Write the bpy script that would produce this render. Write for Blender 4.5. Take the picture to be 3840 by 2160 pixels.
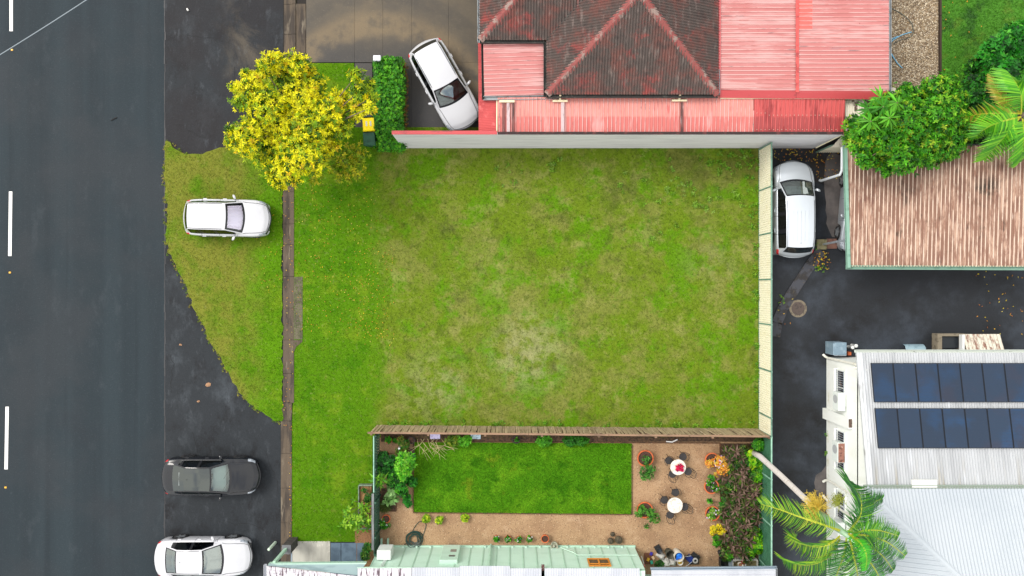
import bpy, bmesh, math, random
import numpy as np
from mathutils import Vector, Matrix

# ---------------------------------------------------------------- clear
for o in list(bpy.data.objects):
    bpy.data.objects.remove(o, do_unlink=True)
S = bpy.context.scene
COL = S.collection
random.seed(7)
RNG = np.random.default_rng(7)

# ---------------------------------------------------------------- camera: drone looking straight down
CAMH, FPX = 36.0, 2700.0          # flight height in metres, focal length in photo pixels
cam = bpy.data.cameras.new('drone_camera')
cam.sensor_width = 36.0
cam.lens = 36.0 * FPX / 3840.0
cam.clip_end = 2000
camo = bpy.data.objects.new('drone_camera', cam)
camo.location = (0, 0, CAMH)
camo.rotation_euler = (0, 0, 0)
COL.objects.link(camo)
S.camera = camo
S.render.resolution_x, S.render.resolution_y = 1024, 576

# ---------------------------------------------------------------- sky, sun, exposure
SUNDIR = Vector((-0.55, 0.32, 0.77)).normalized()
SUN_STRENGTH, SUN_ANGLE = 1.5, 24
SKY_STRENGTH = 0.13
EXPOSURE = 0.80
W = bpy.data.worlds.new('World')
S.world = W
W.use_nodes = True
wn, wl = W.node_tree.nodes, W.node_tree.links
wn.clear()
wout = wn.new('ShaderNodeOutputWorld')
wbg = wn.new('ShaderNodeBackground')
wbg.inputs['Strength'].default_value = SKY_STRENGTH
sky = wn.new('ShaderNodeTexSky')
sky.sky_type = 'NISHITA'
sky.sun_disc = False
sky.sun_elevation = math.asin(SUNDIR.z)
sky.sun_rotation = math.atan2(SUNDIR.x, SUNDIR.y)
sky.dust_density = 3.0
# broken cloud over the whole sky (the cars' roofs mirror it)
wtc = wn.new('ShaderNodeTexCoord')
wno = wn.new('ShaderNodeTexNoise')
wno.inputs['Scale'].default_value = 2.6
wno.inputs['Detail'].default_value = 6
wra = wn.new('ShaderNodeValToRGB')
wra.color_ramp.elements[0].position = 0.30
wra.color_ramp.elements[1].position = 0.52
wmx = wn.new('ShaderNodeMixRGB')
wmx.inputs['Color2'].default_value = (8.0, 7.75, 7.35, 1)
wl.new(wtc.outputs['Generated'], wno.inputs['Vector'])
wl.new(wno.outputs['Fac'], wra.inputs['Fac'])
wl.new(wra.outputs['Color'], wmx.inputs['Fac'])
wl.new(sky.outputs['Color'], wmx.inputs['Color1'])
wl.new(wmx.outputs['Color'], wbg.inputs['Color'])
wl.new(wbg.outputs['Background'], wout.inputs['Surface'])

sl = bpy.data.lights.new('sun', 'SUN')
sl.energy = SUN_STRENGTH
sl.angle = math.radians(SUN_ANGLE)
sl.color = (1.0, 0.965, 0.91)
so = bpy.data.objects.new('sun', sl)
so.rotation_mode = 'QUATERNION'
so.rotation_quaternion = SUNDIR.to_track_quat('Z', 'Y')
so.location = SUNDIR * 60
COL.objects.link(so)

S.view_settings.view_transform = 'Standard'
S.view_settings.look = 'None'
S.view_settings.exposure = EXPOSURE
S.view_settings.gamma = 1
S.view_settings.use_curve_mapping = False

# ---------------------------------------------------------------- helpers
def P(px, py, z=0.0):
    """world point seen at photo pixel (px,py) if it stands at height z"""
    k = (CAMH - z) / FPX
    return Vector(((px - 1920) * k, -(py - 1080) * k, z))

KALB = 0.80
def c(r, g, b, k=KALB):
    f = lambda v: ((v / 255) / 12.92 if v / 255 <= 0.04045 else ((v / 255 + 0.055) / 1.055) ** 2.4) * k
    return (f(r), f(g), f(b), 1.0)

MATS = {}
def M(name, base, layers=(), rough=0.7, metal=0.0, bump=None, spec=0.5, objrand=0.0, coat=0.0, attr=False, transl=0.0):
    """procedural material: base colour, then colours laid over it through noise masks (world position)"""
    if name in MATS:
        return MATS[name]
    m = bpy.data.materials.new(name)
    m.use_nodes = True
    nt = m.node_tree
    n, l = nt.nodes, nt.links
    bs = n['Principled BSDF']
    geo = n.new('ShaderNodeNewGeometry')
    pos = geo.outputs['Position']
    def math_(op, a, b=None):
        x = n.new('ShaderNodeMath'); x.operation = op
        for i, v in enumerate((a, b)):
            if v is None: continue
            if isinstance(v, (int, float)): x.inputs[i].default_value = v
            else: l.new(v, x.inputs[i])
        return x.outputs[0]
    def mapr(v, a, b):
        x = n.new('ShaderNodeMapRange'); x.interpolation_type = 'SMOOTHSTEP'
        x.inputs['From Min'].default_value = a; x.inputs['From Max'].default_value = b
        l.new(v, x.inputs['Value'])
        return x.outputs['Result']
    rgb = n.new('ShaderNodeRGB'); rgb.outputs[0].default_value = base
    cur = rgb.outputs[0]
    if attr:
        at = n.new('ShaderNodeAttribute'); at.attribute_name = 'Col'
        cur = at.outputs['Color']
        if attr == 'mul':
            mm = n.new('ShaderNodeMixRGB'); mm.blend_type = 'MULTIPLY'; mm.inputs[0].default_value = 1
            attr_out = cur; cur = rgb.outputs[0]
    for i, L in enumerate(layers):
        s = L.get('s', 3.0)
        mp = n.new('ShaderNodeMapping')
        mp.inputs['Scale'].default_value = (s, s, s) if isinstance(s, (int, float)) else s
        mp.inputs['Location'].default_value = (3.7 * i + 1.3, 5.1 * i, 2.2 * i)
        l.new(pos, mp.inputs['Vector'])
        if L.get('vor'):
            no = n.new('ShaderNodeTexVoronoi'); no.inputs['Scale'].default_value = 1
            l.new(mp.outputs[0], no.inputs['Vector'])
            sx = n.new('ShaderNodeSeparateXYZ'); l.new(no.outputs['Color'], sx.inputs[0])
            val = sx.outputs[0]
        else:
            no = n.new('ShaderNodeTexNoise'); no.inputs['Scale'].default_value = 1
            no.inputs['Detail'].default_value = L.get('d', 5)
            no.inputs['Roughness'].default_value = L.get('r', 0.6)
            no.inputs['Distortion'].default_value = L.get('dist', 0)
            l.new(mp.outputs[0], no.inputs['Vector'])
            val = no.outputs['Fac']
        mask = mapr(val, L.get('lo', 0.45), L.get('hi', 0.6))
        if L.get('full'):
            mask = math_('ADD', 1.0, 0.0)
        sep = None
        for (ax, a, b, wob) in L.get('grad', ()):
            if sep is None:
                sep = n.new('ShaderNodeSeparateXYZ'); l.new(pos, sep.inputs[0])
            v = sep.outputs['XYZ'.index(ax)]
            if wob:
                v = math_('ADD', v, math_('MULTIPLY', math_('SUBTRACT', val, 0.5), wob))
            mask = math_('MULTIPLY', mask, mapr(v, a, b))
        if 'ring' in L:
            cx, cy, r, w, wob = L['ring']
            if sep is None:
                sep = n.new('ShaderNodeSeparateXYZ'); l.new(pos, sep.inputs[0])
            dx = math_('SUBTRACT', sep.outputs[0], cx); dy = math_('SUBTRACT', sep.outputs[1], cy)
            d = math_('SQRT', math_('ADD', math_('MULTIPLY', dx, dx), math_('MULTIPLY', dy, dy)))
            d = math_('ADD', d, math_('MULTIPLY', math_('SUBTRACT', val, 0.5), wob))
            d = math_('ABSOLUTE', math_('SUBTRACT', d, r))
            mask = math_('MULTIPLY', mask, mapr(d, w, w * 0.3))
        if 'a' in L:
            mask = math_('MULTIPLY', mask, L['a'])
        mx = n.new('ShaderNodeMixRGB')
        mx.inputs['Color2'].default_value = L['c']
        l.new(mask, mx.inputs['Fac']); l.new(cur, mx.inputs['Color1'])
        cur = mx.outputs[0]
    if attr == 'mul':
        l.new(cur, mm.inputs[1]); l.new(attr_out, mm.inputs[2]); cur = mm.outputs[0]
    if objrand:
        oi = n.new('ShaderNodeObjectInfo')
        v = math_('ADD', math_('MULTIPLY', oi.outputs['Random'], 2 * objrand), 1 - objrand)
        hs = n.new('ShaderNodeHueSaturation')
        l.new(v, hs.inputs['Value']); l.new(cur, hs.inputs['Color'])
        cur = hs.outputs[0]
    l.new(cur, bs.inputs['Base Color'])
    bs.inputs['Roughness'].default_value = rough
    bs.inputs['Metallic'].default_value = metal
    bs.inputs['Specular IOR Level'].default_value = spec
    bs.inputs['Coat Weight'].default_value = coat
    bs.inputs['Coat Roughness'].default_value = 0.05
    if bump:
        bt = n.new('ShaderNodeTexNoise'); bt.inputs['Scale'].default_value = bump[0]; bt.inputs['Detail'].default_value = 4
        l.new(pos, bt.inputs['Vector'])
        bn = n.new('ShaderNodeBump'); bn.inputs['Strength'].default_value = bump[1]; bn.inputs['Distance'].default_value = bump[2] if len(bump) > 2 else 0.02
        l.new(bt.outputs['Fac'], bn.inputs['Height']); l.new(bn.outputs[0], bs.inputs['Normal'])
    if transl:
        tr = n.new('ShaderNodeBsdfTranslucent'); l.new(cur, tr.inputs['Color'])
        ms = n.new('ShaderNodeMixShader'); ms.inputs[0].default_value = transl
        l.new(bs.outputs[0], ms.inputs[1]); l.new(tr.outputs[0], ms.inputs[2])
        l.new(ms.outputs[0], n['Material Output'].inputs['Surface'])
    MATS[name] = m
    return m

def glass_mat(name, tint, refl=0.10, k=1.0):
    m = bpy.data.materials.new(name); m.use_nodes = True
    n, l = m.node_tree.nodes, m.node_tree.links
    n.clear()
    out = n.new('ShaderNodeOutputMaterial')
    tr = n.new('ShaderNodeBsdfTransparent'); tr.inputs[0].default_value = tint
    gl = n.new('ShaderNodeBsdfGlossy'); gl.inputs['Roughness'].default_value = 0.03
    gl.inputs['Color'].default_value = (0.9, 1.0, 0.97, 1)
    fr = n.new('ShaderNodeFresnel'); fr.inputs[0].default_value = 1.5
    ad = n.new('ShaderNodeMath'); ad.operation = 'MAXIMUM'; ad.inputs[1].default_value = refl
    mx = n.new('ShaderNodeMixShader')
    l.new(fr.outputs[0], ad.inputs[0]); l.new(ad.outputs[0], mx.inputs[0])
    l.new(tr.outputs[0], mx.inputs[1]); l.new(gl.outputs[0], mx.inputs[2])
    l.new(mx.outputs[0], out.inputs['Surface'])
    return m

# ---- objects
ORG = {}
def prop(o, label=None, cat=None, group=None, kind=None):
    if label: o['label'] = label
    if cat: o['category'] = cat
    if group: o['group'] = group
    if kind: o['kind'] = kind
    return o

def thing(name, label, cat, loc=(0, 0, 0), rotz=0.0, group=None):
    o = bpy.data.objects.new(name, None)
    o.empty_display_size = 0.2
    o.location = loc; o.rotation_euler = (0, 0, rotz)
    COL.objects.link(o)
    ORG[o] = Vector(loc)
    return prop(o, label, cat, group)

class MB:
    def __init__(s):
        s.v, s.f = [], []
    def add(s, vs, fs):
        b = len(s.v)
        s.v += [tuple(v) for v in vs]
        s.f += [tuple(i + b for i in f) for f in fs]
        return s
    def box(s, cx, cy, z0, sx, sy, h, rot=0.0, taper=1.0):
        ca, sa = math.cos(rot), math.sin(rot)
        vs = []
        for z, t in ((z0, 1.0), (z0 + h, taper)):
            for dx, dy in ((-1, -1), (1, -1), (1, 1), (-1, 1)):
                x, y = dx * sx / 2 * t, dy * sy / 2 * t
                vs.append((cx + x * ca - y * sa, cy + x * sa + y * ca, z))
        return s.add(vs, [(3, 2, 1, 0), (4, 5, 6, 7), (0, 1, 5, 4), (1, 2, 6, 5), (2, 3, 7, 6), (3, 0, 4, 7)])
    def beam(s, a, b, w, h, up=(0, 0, 1)):
        """rectangular bar from a to b"""
        a, b = Vector(a), Vector(b)
        d = (b - a).normalized(); up = Vector(up)
        r = d.cross(up)
        if r.length < 1e-4: r = d.cross(Vector((0, 1, 0)))
        r.normalize(); u = r.cross(d).normalized()
        vs = [p + r * (i * w / 2) + u * (j * h / 2) for p in (a, b) for i, j in ((-1, -1), (1, -1), (1, 1), (-1, 1))]
        return s.add(vs, [(0, 1, 2, 3), (7, 6, 5, 4), (0, 4, 5, 1), (1, 5, 6, 2), (2, 6, 7, 3), (3, 7, 4, 0)])
    def prism(s, pts, z0, z1):
        n = len(pts)
        vs = [(p[0], p[1], z0) for p in pts] + [(p[0], p[1], z1) for p in pts]
        fs = [tuple(range(n - 1, -1, -1)), tuple(range(n, 2 * n))]
        fs += [(i, (i + 1) % n, n + (i + 1) % n, n + i) for i in range(n)]
        return s.add(vs, fs)
    def tube(s, pts, r, n=6, caps=True):
        pts = [Vector(p) for p in pts]
        rs = r if isinstance(r, (list, tuple)) else [r] * len(pts)
        vs = []
        for i, p in enumerate(pts):
            d = (pts[min(i + 1, len(pts) - 1)] - pts[max(i - 1, 0)]).normalized()
            a = d.cross(Vector((0, 0, 1)))
            if a.length < 1e-3: a = d.cross(Vector((0, 1, 0)))
            a.normalize(); b = a.cross(d)
            for k in range(n):
                t = 2 * math.pi * k / n
                vs.append(p + (a * math.cos(t) + b * math.sin(t)) * rs[i])
        fs = []
        for i in range(len(pts) - 1):
            for k in range(n):
                fs.append((i * n + k, i * n + (k + 1) % n, (i + 1) * n + (k + 1) % n, (i + 1) * n + k))
        if caps:
            fs.append(tuple(range(n - 1, -1, -1))); e = (len(pts) - 1) * n
            fs.append(tuple(range(e, e + n)))
        return s.add(vs, fs)
    def lathe(s, prof, cx=0, cy=0, n=20, close=False, sx=1.0, sy=1.0):
        vs = []
        for r, z in prof:
            for k in range(n):
                t = 2 * math.pi * k / n
                vs.append((cx + r * sx * math.cos(t), cy + r * sy * math.sin(t), z))
        fs = []
        for i in range(len(prof) - 1):
            for k in range(n):
                fs.append((i * n + k, i * n + (k + 1) % n, (i + 1) * n + (k + 1) % n, (i + 1) * n + k))
        if prof[0][0] > 1e-4 and close: fs.append(tuple(range(n - 1, -1, -1)))
        if prof[-1][0] > 1e-4 and close: fs.append(tuple(range((len(prof) - 1) * n, len(prof) * n)))
        return s.add(vs, fs)
    def quad(s, *p):
        return s.add(p, [tuple(range(len(p)))])
    def mesh(s, name, off=(0, 0, 0)):
        me = bpy.data.meshes.new(name)
        ox, oy, oz = off
        me.from_pydata([(x - ox, y - oy, z - oz) for x, y, z in s.v], [], s.f)
        return me

def link(name, me, mat, parent=None, smooth=False, loc=(0, 0, 0), rot=0.0):
    if mat is not None and not me.materials: me.materials.append(mat)
    if smooth:
        me.polygons.foreach_set('use_smooth', [True] * len(me.polygons))
    o = bpy.data.objects.new(name, me)
    o.location = loc; o.rotation_euler = (0, 0, rot)
    COL.objects.link(o)
    if parent is not None:
        o.parent = parent
        ORG[o] = ORG.get(parent, Vector((0, 0, 0)))
    return o

def part(name, mb, mat, parent, smooth=False, kind=None):
    """mesh given in world coordinates, stored relative to its thing's base"""
    o = link(name, mb.mesh(name, ORG.get(parent, Vector((0, 0, 0)))), mat, parent, smooth)
    if kind: o['kind'] = kind
    return o

def lpart(name, mb, mat, parent, smooth=False):
    """mesh given in the thing's own coordinates"""
    return link(name, mb.mesh(name), mat, parent, smooth)

def single(name, mb, mat, label, cat, loc=(0, 0, 0), group=None, kind=None, smooth=False):
    """a thing of one mesh, given in world coordinates, origin at loc"""
    o = link(name, mb.mesh(name, loc), mat, None, smooth, loc)
    ORG[o] = Vector(loc)
    return prop(o, label, cat, group, kind)

def struct(name, mb, mat, label=None):
    o = link(name, mb.mesh(name), mat)
    ORG[o] = Vector((0, 0, 0))
    o['kind'] = 'structure'
    if label: o['label'] = label
    return o

def copy_tree(root, loc, rotz, label=None, parent=None):
    r = root.copy(); COL.objects.link(r)
    if parent is None:
        r.location = loc; r.rotation_euler = (0, 0, rotz)
    else:
        r.parent = parent
    if label: r['label'] = label
    for ch in root.children:
        copy_tree(ch, None, None, None, r)
    return r

def bevel(o, w=0.02, seg=2):
    m = o.modifiers.new('bevel', 'BEVEL'); m.width = w; m.segments = seg; m.limit_method = 'ANGLE'
    return o

# ---- ribbed roofing
def sheet(poly, ribdir, pitch, amp, prof='cor', phase=0.0):
    """convex planar polygon -> ribbed sheet (MB); ribs run along ribdir"""
    poly = [Vector(p) for p in poly]
    nrm = (poly[1] - poly[0]).cross(poly[2] - poly[0]).normalized()
    if nrm.z < 0: nrm = -nrm
    v = Vector(ribdir); v = (v - nrm * v.dot(nrm)).normalized()
    u = v.cross(nrm).normalized()
    o = poly[0]
    q = [((p - o).dot(u), (p - o).dot(v)) for p in poly]
    umin, umax = min(a for a, b in q), max(a for a, b in q)
    if prof == 'cor':
        fr = [(i / 6, 0.5 + 0.5 * math.cos(2 * math.pi * i / 6)) for i in range(6)]
    elif prof == 'trim':
        fr = [(0.0, 0.0), (0.07, 1.0), (0.2, 1.0), (0.27, 0.0), (0.62, 0.0), (0.64, 0.12), (0.68, 0.12), (0.70, 0.0)]
    else:  # fence profile
        fr = [(0.0, 0.0), (0.18, 1.0), (0.5, 1.0), (0.68, 0.0)]
    us = []
    k = math.floor(umin / pitch) - 1
    while k * pitch < umax + pitch:
        for a, h in fr:
            us.append((k * pitch + a * pitch + phase, h))
        k += 1
    def hh(x):
        for (a, ha), (b, hb) in zip(us, us[1:]):
            if a <= x <= b: return ha + (hb - ha) * (x - a) / max(b - a, 1e-9)
        return 0
    ins = [(x, h) for x, h in us if umin + 1e-4 < x < umax - 1e-4]
    ins += [(x, hh(x)) for x in {umin + 1e-5, umax - 1e-5} | {a for a, b in q if umin + 1e-3 < a < umax - 1e-3}]
    ins.sort()
    mb = MB(); vs = []
    for x, h in ins:
        vv = []
        for (a, b), (a2, b2) in zip(q, q[1:] + q[:1]):
            if (a - x) * (a2 - x) <= 0 and abs(a - a2) > 1e-9:
                vv.append(b + (b2 - b) * (x - a) / (a2 - a))
        if not vv: continue
        for t in (min(vv), max(vv)):
            vs.append(o + u * x + v * t + nrm * (h * amp))
    n = len(vs) // 2
    mb.add(vs, [(2 * i, 2 * i + 1, 2 * i + 3, 2 * i + 2) for i in range(n - 1)])
    return mb

# ---- foliage
def colmesh(name, verts, faces, cols, mat):
    me = bpy.data.meshes.new(name)
    nv, nf = len(verts), len(faces)
    me.vertices.add(nv); me.vertices.foreach_set('co', np.asarray(verts, np.float32).ravel())
    k = faces.shape[1]
    me.loops.add(nf * k); me.loops.foreach_set('vertex_index', np.asarray(faces, np.int32).ravel())
    me.polygons.add(nf)
    me.polygons.foreach_set('loop_start', np.arange(nf, dtype=np.int32) * k)
    me.polygons.foreach_set('loop_total', np.full(nf, k, np.int32))
    me.update(calc_edges=True)
    a = me.color_attributes.new('Col', 'FLOAT_COLOR', 'POINT')
    a.data.foreach_set('color', np.asarray(cols, np.float32).ravel())
    me.materials.append(mat)
    return me

def nrmz(a):
    return a / (np.linalg.norm(a, axis=-1, keepdims=True) + 1e-9)

def leaves(cent, axis, k, ll, lw, cols, wts, elev=(0.1, 0.7), jit=0.25, inner=None, rng=RNG, pick=None):
    """k leaves round each rosette; returns verts, faces, colours"""
    n = len(cent)
    ref = np.where(np.abs(axis[:, 2:3]) > 0.9, np.array([[1.0, 0, 0]]), np.array([[0, 0, 1.0]]))
    a = nrmz(np.cross(axis, ref)); b = np.cross(axis, a)
    th = rng.uniform(0, 6.283, (n, 1)) + np.arange(k)[None] * 6.283 / k + rng.normal(0, 0.25, (n, k))
    el = rng.uniform(elev[0], elev[1], (n, k))
    rad = a[:, None] * np.cos(th)[..., None] + b[:, None] * np.sin(th)[..., None]
    d = rad * np.cos(el)[..., None] + axis[:, None] * np.sin(el)[..., None]
    side = nrmz(np.cross(d, axis[:, None] + 1e-3))
    L = (ll * rng.uniform(0.65, 1.2, (n, k)))[..., None]
    Wd = (lw * rng.uniform(0.7, 1.2, (n, k)))[..., None]
    p0 = np.repeat(cent[:, None], k, 1)
    up = np.cross(side, d)
    mid = p0 + d * L * 0.5
    tip = p0 + d * L - np.array([0, 0, 1.0]) * L * 0.15
    V = np.stack([p0, mid + side * Wd * 0.5 + up * Wd * 0.12, tip, mid - side * Wd * 0.5 + up * Wd * 0.12], 2).reshape(-1, 3)
    F = np.arange(n * k * 4, dtype=np.int32).reshape(-1, 4)
    cols = np.asarray(cols)[:, :3]
    wts = np.asarray(wts, float)
    ci = rng.choice(len(cols), n, p=wts / wts.sum())
    if pick is not None: ci = pick
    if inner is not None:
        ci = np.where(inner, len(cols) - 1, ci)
    cc = cols[ci][:, None] * (1 + rng.normal(0, jit, (n, k, 1))).clip(0.45, 1.7)
    C = np.concatenate([np.repeat(cc[:, :, None], 4, 2).reshape(-1, 3), np.ones((n * k * 4, 1))], 1)
    return V, F, C

def foliage(blobs, n, ll, lw, cols, wts, k=6, up=0.5, fill=0.25, elev=(0.1, 0.7), rng=RNG, ragged=0.05, green=0):
    B = np.array(blobs, float)              # x,y,z,rx,rz
    w = B[:, 3] ** 2; w /= w.sum()
    i = rng.choice(len(B), n, p=w)
    d = nrmz(rng.normal(0, 1, (n, 3))); d[:, 2] = np.where(rng.random(n) < 0.8, np.abs(d[:, 2]), d[:, 2])
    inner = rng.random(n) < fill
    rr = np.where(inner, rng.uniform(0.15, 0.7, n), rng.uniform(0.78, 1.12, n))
    R = np.stack([B[i, 3], B[i, 3], B[i, 4]], 1)
    cen = B[i, :3] + d * R * rr[:, None] + rng.normal(0, 1, (n, 3)) * R * ragged
    cen[:, 2] = np.maximum(cen[:, 2], 0.04)
    ax = nrmz(d + np.array([0, 0, up]) + rng.normal(0, 0.25, (n, 3)))
    pick = None
    if green:                      # some boughs still green: they draw from the later half of the colours
        gb = rng.uniform(0, green, len(B))[i]; h = len(cols) // 2; w_ = np.asarray(wts, float)
        pick = np.where(rng.random(n) < gb, h + rng.choice(len(cols) - h, n, p=w_[h:] / w_[h:].sum()), rng.choice(h, n, p=w_[:h] / w_[:h].sum()))
    return leaves(cen, ax, k, ll, lw, cols, wts, elev, inner=inner, rng=rng, pick=pick)

FOL = None
def crown(name, data, parent, mat, kind='stuff'):
    V, F, C = data
    off = np.array(ORG.get(parent, Vector((0, 0, 0))))
    o = link(name, colmesh(name, V - off, F, C, mat), None, parent)
    if kind: o['kind'] = kind
    return o

def inpoly(x, y, poly):
    r = np.zeros(len(x), bool)
    n = len(poly)
    for i in range(n):
        x1, y1 = poly[i][0], poly[i][1]; x2, y2 = poly[(i + 1) % n][0], poly[(i + 1) % n][1]
        cnd = ((y1 > y) != (y2 > y)) & (x < (x2 - x1) * (y - y1) / (y2 - y1 + 1e-12) + x1)
        r ^= cnd
    return r

def blades(name, poly, dens, h, w, z, mat, label, cat, holes=(), var=0.25):
    """short grass as real blades"""
    xs = [p[0] for p in poly]; ys = [p[1] for p in poly]
    A = (max(xs) - min(xs)) * (max(ys) - min(ys))
    n = int(A * dens)
    x = RNG.uniform(min(xs), max(xs), n); y = RNG.uniform(min(ys), max(ys), n)
    ok = inpoly(x, y, poly)
    for hp in holes: ok &= ~inpoly(x, y, hp)
    x, y = x[ok], y[ok]; n = len(x)
    t = RNG.uniform(0, 6.283, n); lean = RNG.uniform(0.4, 1.3, n); L = h * RNG.uniform(0.5, 1.3, n)
    d = np.stack([np.cos(t) * np.sin(lean), np.sin(t) * np.sin(lean), np.cos(lean)], 1) * L[:, None]
    s = np.stack([-np.sin(t), np.cos(t), 0 * t], 1) * (w * RNG.uniform(0.6, 1.4, n))[:, None] / 2
    p = np.stack([x, y, np.full(n, z)], 1)
    V = np.stack([p - s, p + s, p + d], 1).reshape(-1, 3)
    F = np.arange(n * 3, dtype=np.int32).reshape(-1, 3)
    v = (1 + RNG.normal(0, var, (n, 1))).clip(0.5, 1.7)
    tint = np.concatenate([v * (1 + RNG.normal(0, 0.07, (n, 1))), v, v, np.ones((n, 1))], 1)
    o = link(name, colmesh(name, V, F, np.repeat(tint, 3, 0), mat), None)
    return prop(o, label, cat, None, 'stuff')

def rect(x0, y0, x1, y1, z=0.0):
    """photo-pixel rectangle on the ground -> four world points, anticlockwise"""
    return [P(x0, y1, z), P(x1, y1, z), P(x1, y0, z), P(x0, y0, z)]

def poly_px(pts, z=0.0):
    return [P(a, b, z) for a, b in pts]
# ================================================================ THE SETTING
# ---- materials of the ground
m_road = M('road_asphalt', c(32, 44, 51), [
    dict(c=c(46, 60, 67), s=(.6, .05, 1), lo=.2, hi=.7, grad=[('X', -23.2, -22.7, .3), ('X', -21.7, -22.2, .3)], a=.45),
    dict(c=c(46, 60, 67), s=(.6, .05, 1), lo=.2, hi=.7, grad=[('X', -20.6, -20.2, .3), ('X', -19.3, -19.8, .3)], a=.4),
    dict(c=c(31, 37, 43), s=(.6, .05, 1), lo=.2, hi=.7, grad=[('X', -25.0, -24.4, .3), ('X', -23.6, -24.2, .3)], a=.45),
    dict(c=c(30, 36, 42), s=(.6, .05, 1), lo=.2, hi=.7, grad=[('X', -18.9, -18.2, .3)], a=.35),
    dict(c=c(40, 53, 60), s=(.7, 0.03, 1), lo=.42, hi=.72, d=3, a=.7),
    dict(c=c(26, 37, 44), s=(1.6, 0.03, 1), lo=.52, hi=.72, d=3, a=.6),
    dict(c=c(48, 53, 58), s=.18, lo=.45, hi=.65, d=6, a=.6),
    dict(c=c(60, 68, 74), s=(1.2, .5, 1), lo=.56, hi=.72, d=7, r=.7, a=.35),
    dict(c=c(34, 40, 47), s=.35, lo=.5, hi=.75, d=6, a=.5),
    dict(c=c(66, 76, 82), s=16, lo=.54, hi=.78, d=3, a=.45),
    dict(c=c(22, 26, 30), s=20, lo=.52, hi=.74, d=3, a=.55),
    dict(c=c(80, 88, 96), s=.9, lo=.72, hi=.82, d=3, a=.3)], rough=.75, bump=(60, .3, .01), spec=.25)
m_park = M('parking_asphalt', c(38, 43, 48), [
    dict(c=c(66, 72, 78), s=(.9, .5, 1), lo=.48, hi=.70, d=7, r=.7, a=.75),
    dict(c=c(26, 28, 32), s=(.8, .5, 1), lo=.48, hi=.66, d=6, r=.7),
    dict(c=c(36, 34, 37), s=.4, lo=.3, hi=.6, grad=[('Y', 3, 7, 1)], a=.75),
    dict(c=c(96, 88, 76), s=.4, lo=.44, hi=.66, d=7, r=.7, dist=.6, grad=[('Y', 9.0, 12.0, 3), ('X', -15.0, -12.5, 2)], a=.75),
    dict(c=c(88, 95, 102), s=(2.4, 1.1, 1), lo=.56, hi=.76, d=6, r=.7, a=.45),
    dict(c=c(70, 75, 81), s=17, lo=.54, hi=.78, d=3, a=.4),
    dict(c=c(18, 20, 23), s=20, lo=.52, hi=.74, d=3, a=.55)], rough=.75, bump=(60, .35, .01), spec=.25)
m_side = M('side_asphalt', c(33, 37, 43), [
    dict(c=c(56, 63, 73), s=.28, lo=.46, hi=.66, d=7, r=.65),
    dict(c=c(22, 23, 26), s=.4, lo=.48, hi=.72, d=6, r=.65),
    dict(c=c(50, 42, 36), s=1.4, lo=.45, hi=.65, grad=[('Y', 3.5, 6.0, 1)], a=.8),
    dict(c=c(62, 68, 75), s=17, lo=.54, hi=.78, d=3, a=.35),
    dict(c=c(14, 15, 17), s=20, lo=.52, hi=.74, d=3, a=.5)], rough=.6, bump=(60, .3, .01), spec=.3)
m_patch = M('asphalt_patch', c(96, 90, 88), [dict(c=c(74, 70, 70), s=1.2, lo=.4, hi=.65), dict(c=c(120, 114, 110), s=30, lo=.6, hi=.72, a=.4)], rough=.7, bump=(60, .4, .01))
m_conc = M('driveway_concrete', c(80, 71, 56), [
    dict(c=c(54, 49, 43), s=.22, lo=.40, hi=.70, d=6, r=.65),
    dict(c=c(98, 84, 62), s=.35, lo=.48, hi=.75, d=6, r=.65, a=.8),
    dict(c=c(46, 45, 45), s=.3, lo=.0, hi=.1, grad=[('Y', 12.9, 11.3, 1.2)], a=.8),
    dict(c=c(124, 105, 74), s=1.5, lo=.2, hi=.6, ring=(-6.6, 7.6, 5.6, .9, .8), a=.6),
    dict(c=c(44, 41, 38), s=1.5, lo=.2, hi=.6, ring=(-6.6, 7.6, 4.4, .5, .8), a=.5),
    dict(c=c(44, 41, 38), s=1.5, lo=.2, hi=.6, ring=(-6.6, 7.6, 7.0, .5, .8), a=.45),
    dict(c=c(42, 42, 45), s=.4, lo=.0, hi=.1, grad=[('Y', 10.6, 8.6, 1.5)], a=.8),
    dict(c=c(150, 138, 112), s=22, lo=.62, hi=.76, d=2, a=.3),
    dict(c=c(48, 44, 40), s=28, lo=.6, hi=.72, d=2, a=.5)], rough=.62, bump=(50, .3, .01), objrand=.06)
m_kerb = M('kerb_concrete', c(90, 78, 64), [
    dict(c=c(60, 52, 45), s=(3, .5, 1), lo=.45, hi=.62),
    dict(c=c(134, 124, 108), s=(5, .8, 1), lo=.58, hi=.72, a=.8),
    dict(c=c(60, 50, 42), s=20, lo=.6, hi=.72, a=.5)], rough=.85, bump=(40, .4, .01), objrand=.10)
m_pad = M('pale_concrete', c(190, 188, 178), [dict(c=c(160, 158, 150), s=(1.2, .3, 1), lo=.42, hi=.62), dict(c=c(212, 208, 198), s=2, lo=.6, hi=.72), dict(c=c(120, 114, 100), s=3, lo=.7, hi=.8, a=.6)], rough=.8)
m_slate = M('blue_slate', c(88, 110, 128), [dict(c=c(66, 86, 104), s=2, lo=.42, hi=.62), dict(c=c(120, 142, 156), s=4, lo=.62, hi=.75, a=.7)], rough=.65, objrand=.07, bump=(20, .3, .01))
m_soil = M('mulch', c(92, 70, 52), [dict(c=c(60, 46, 36), s=9, lo=.45, hi=.6), dict(c=c(104, 78, 56), s=24, lo=.58, hi=.7)], rough=.95, bump=(30, .8, .03))
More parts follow.
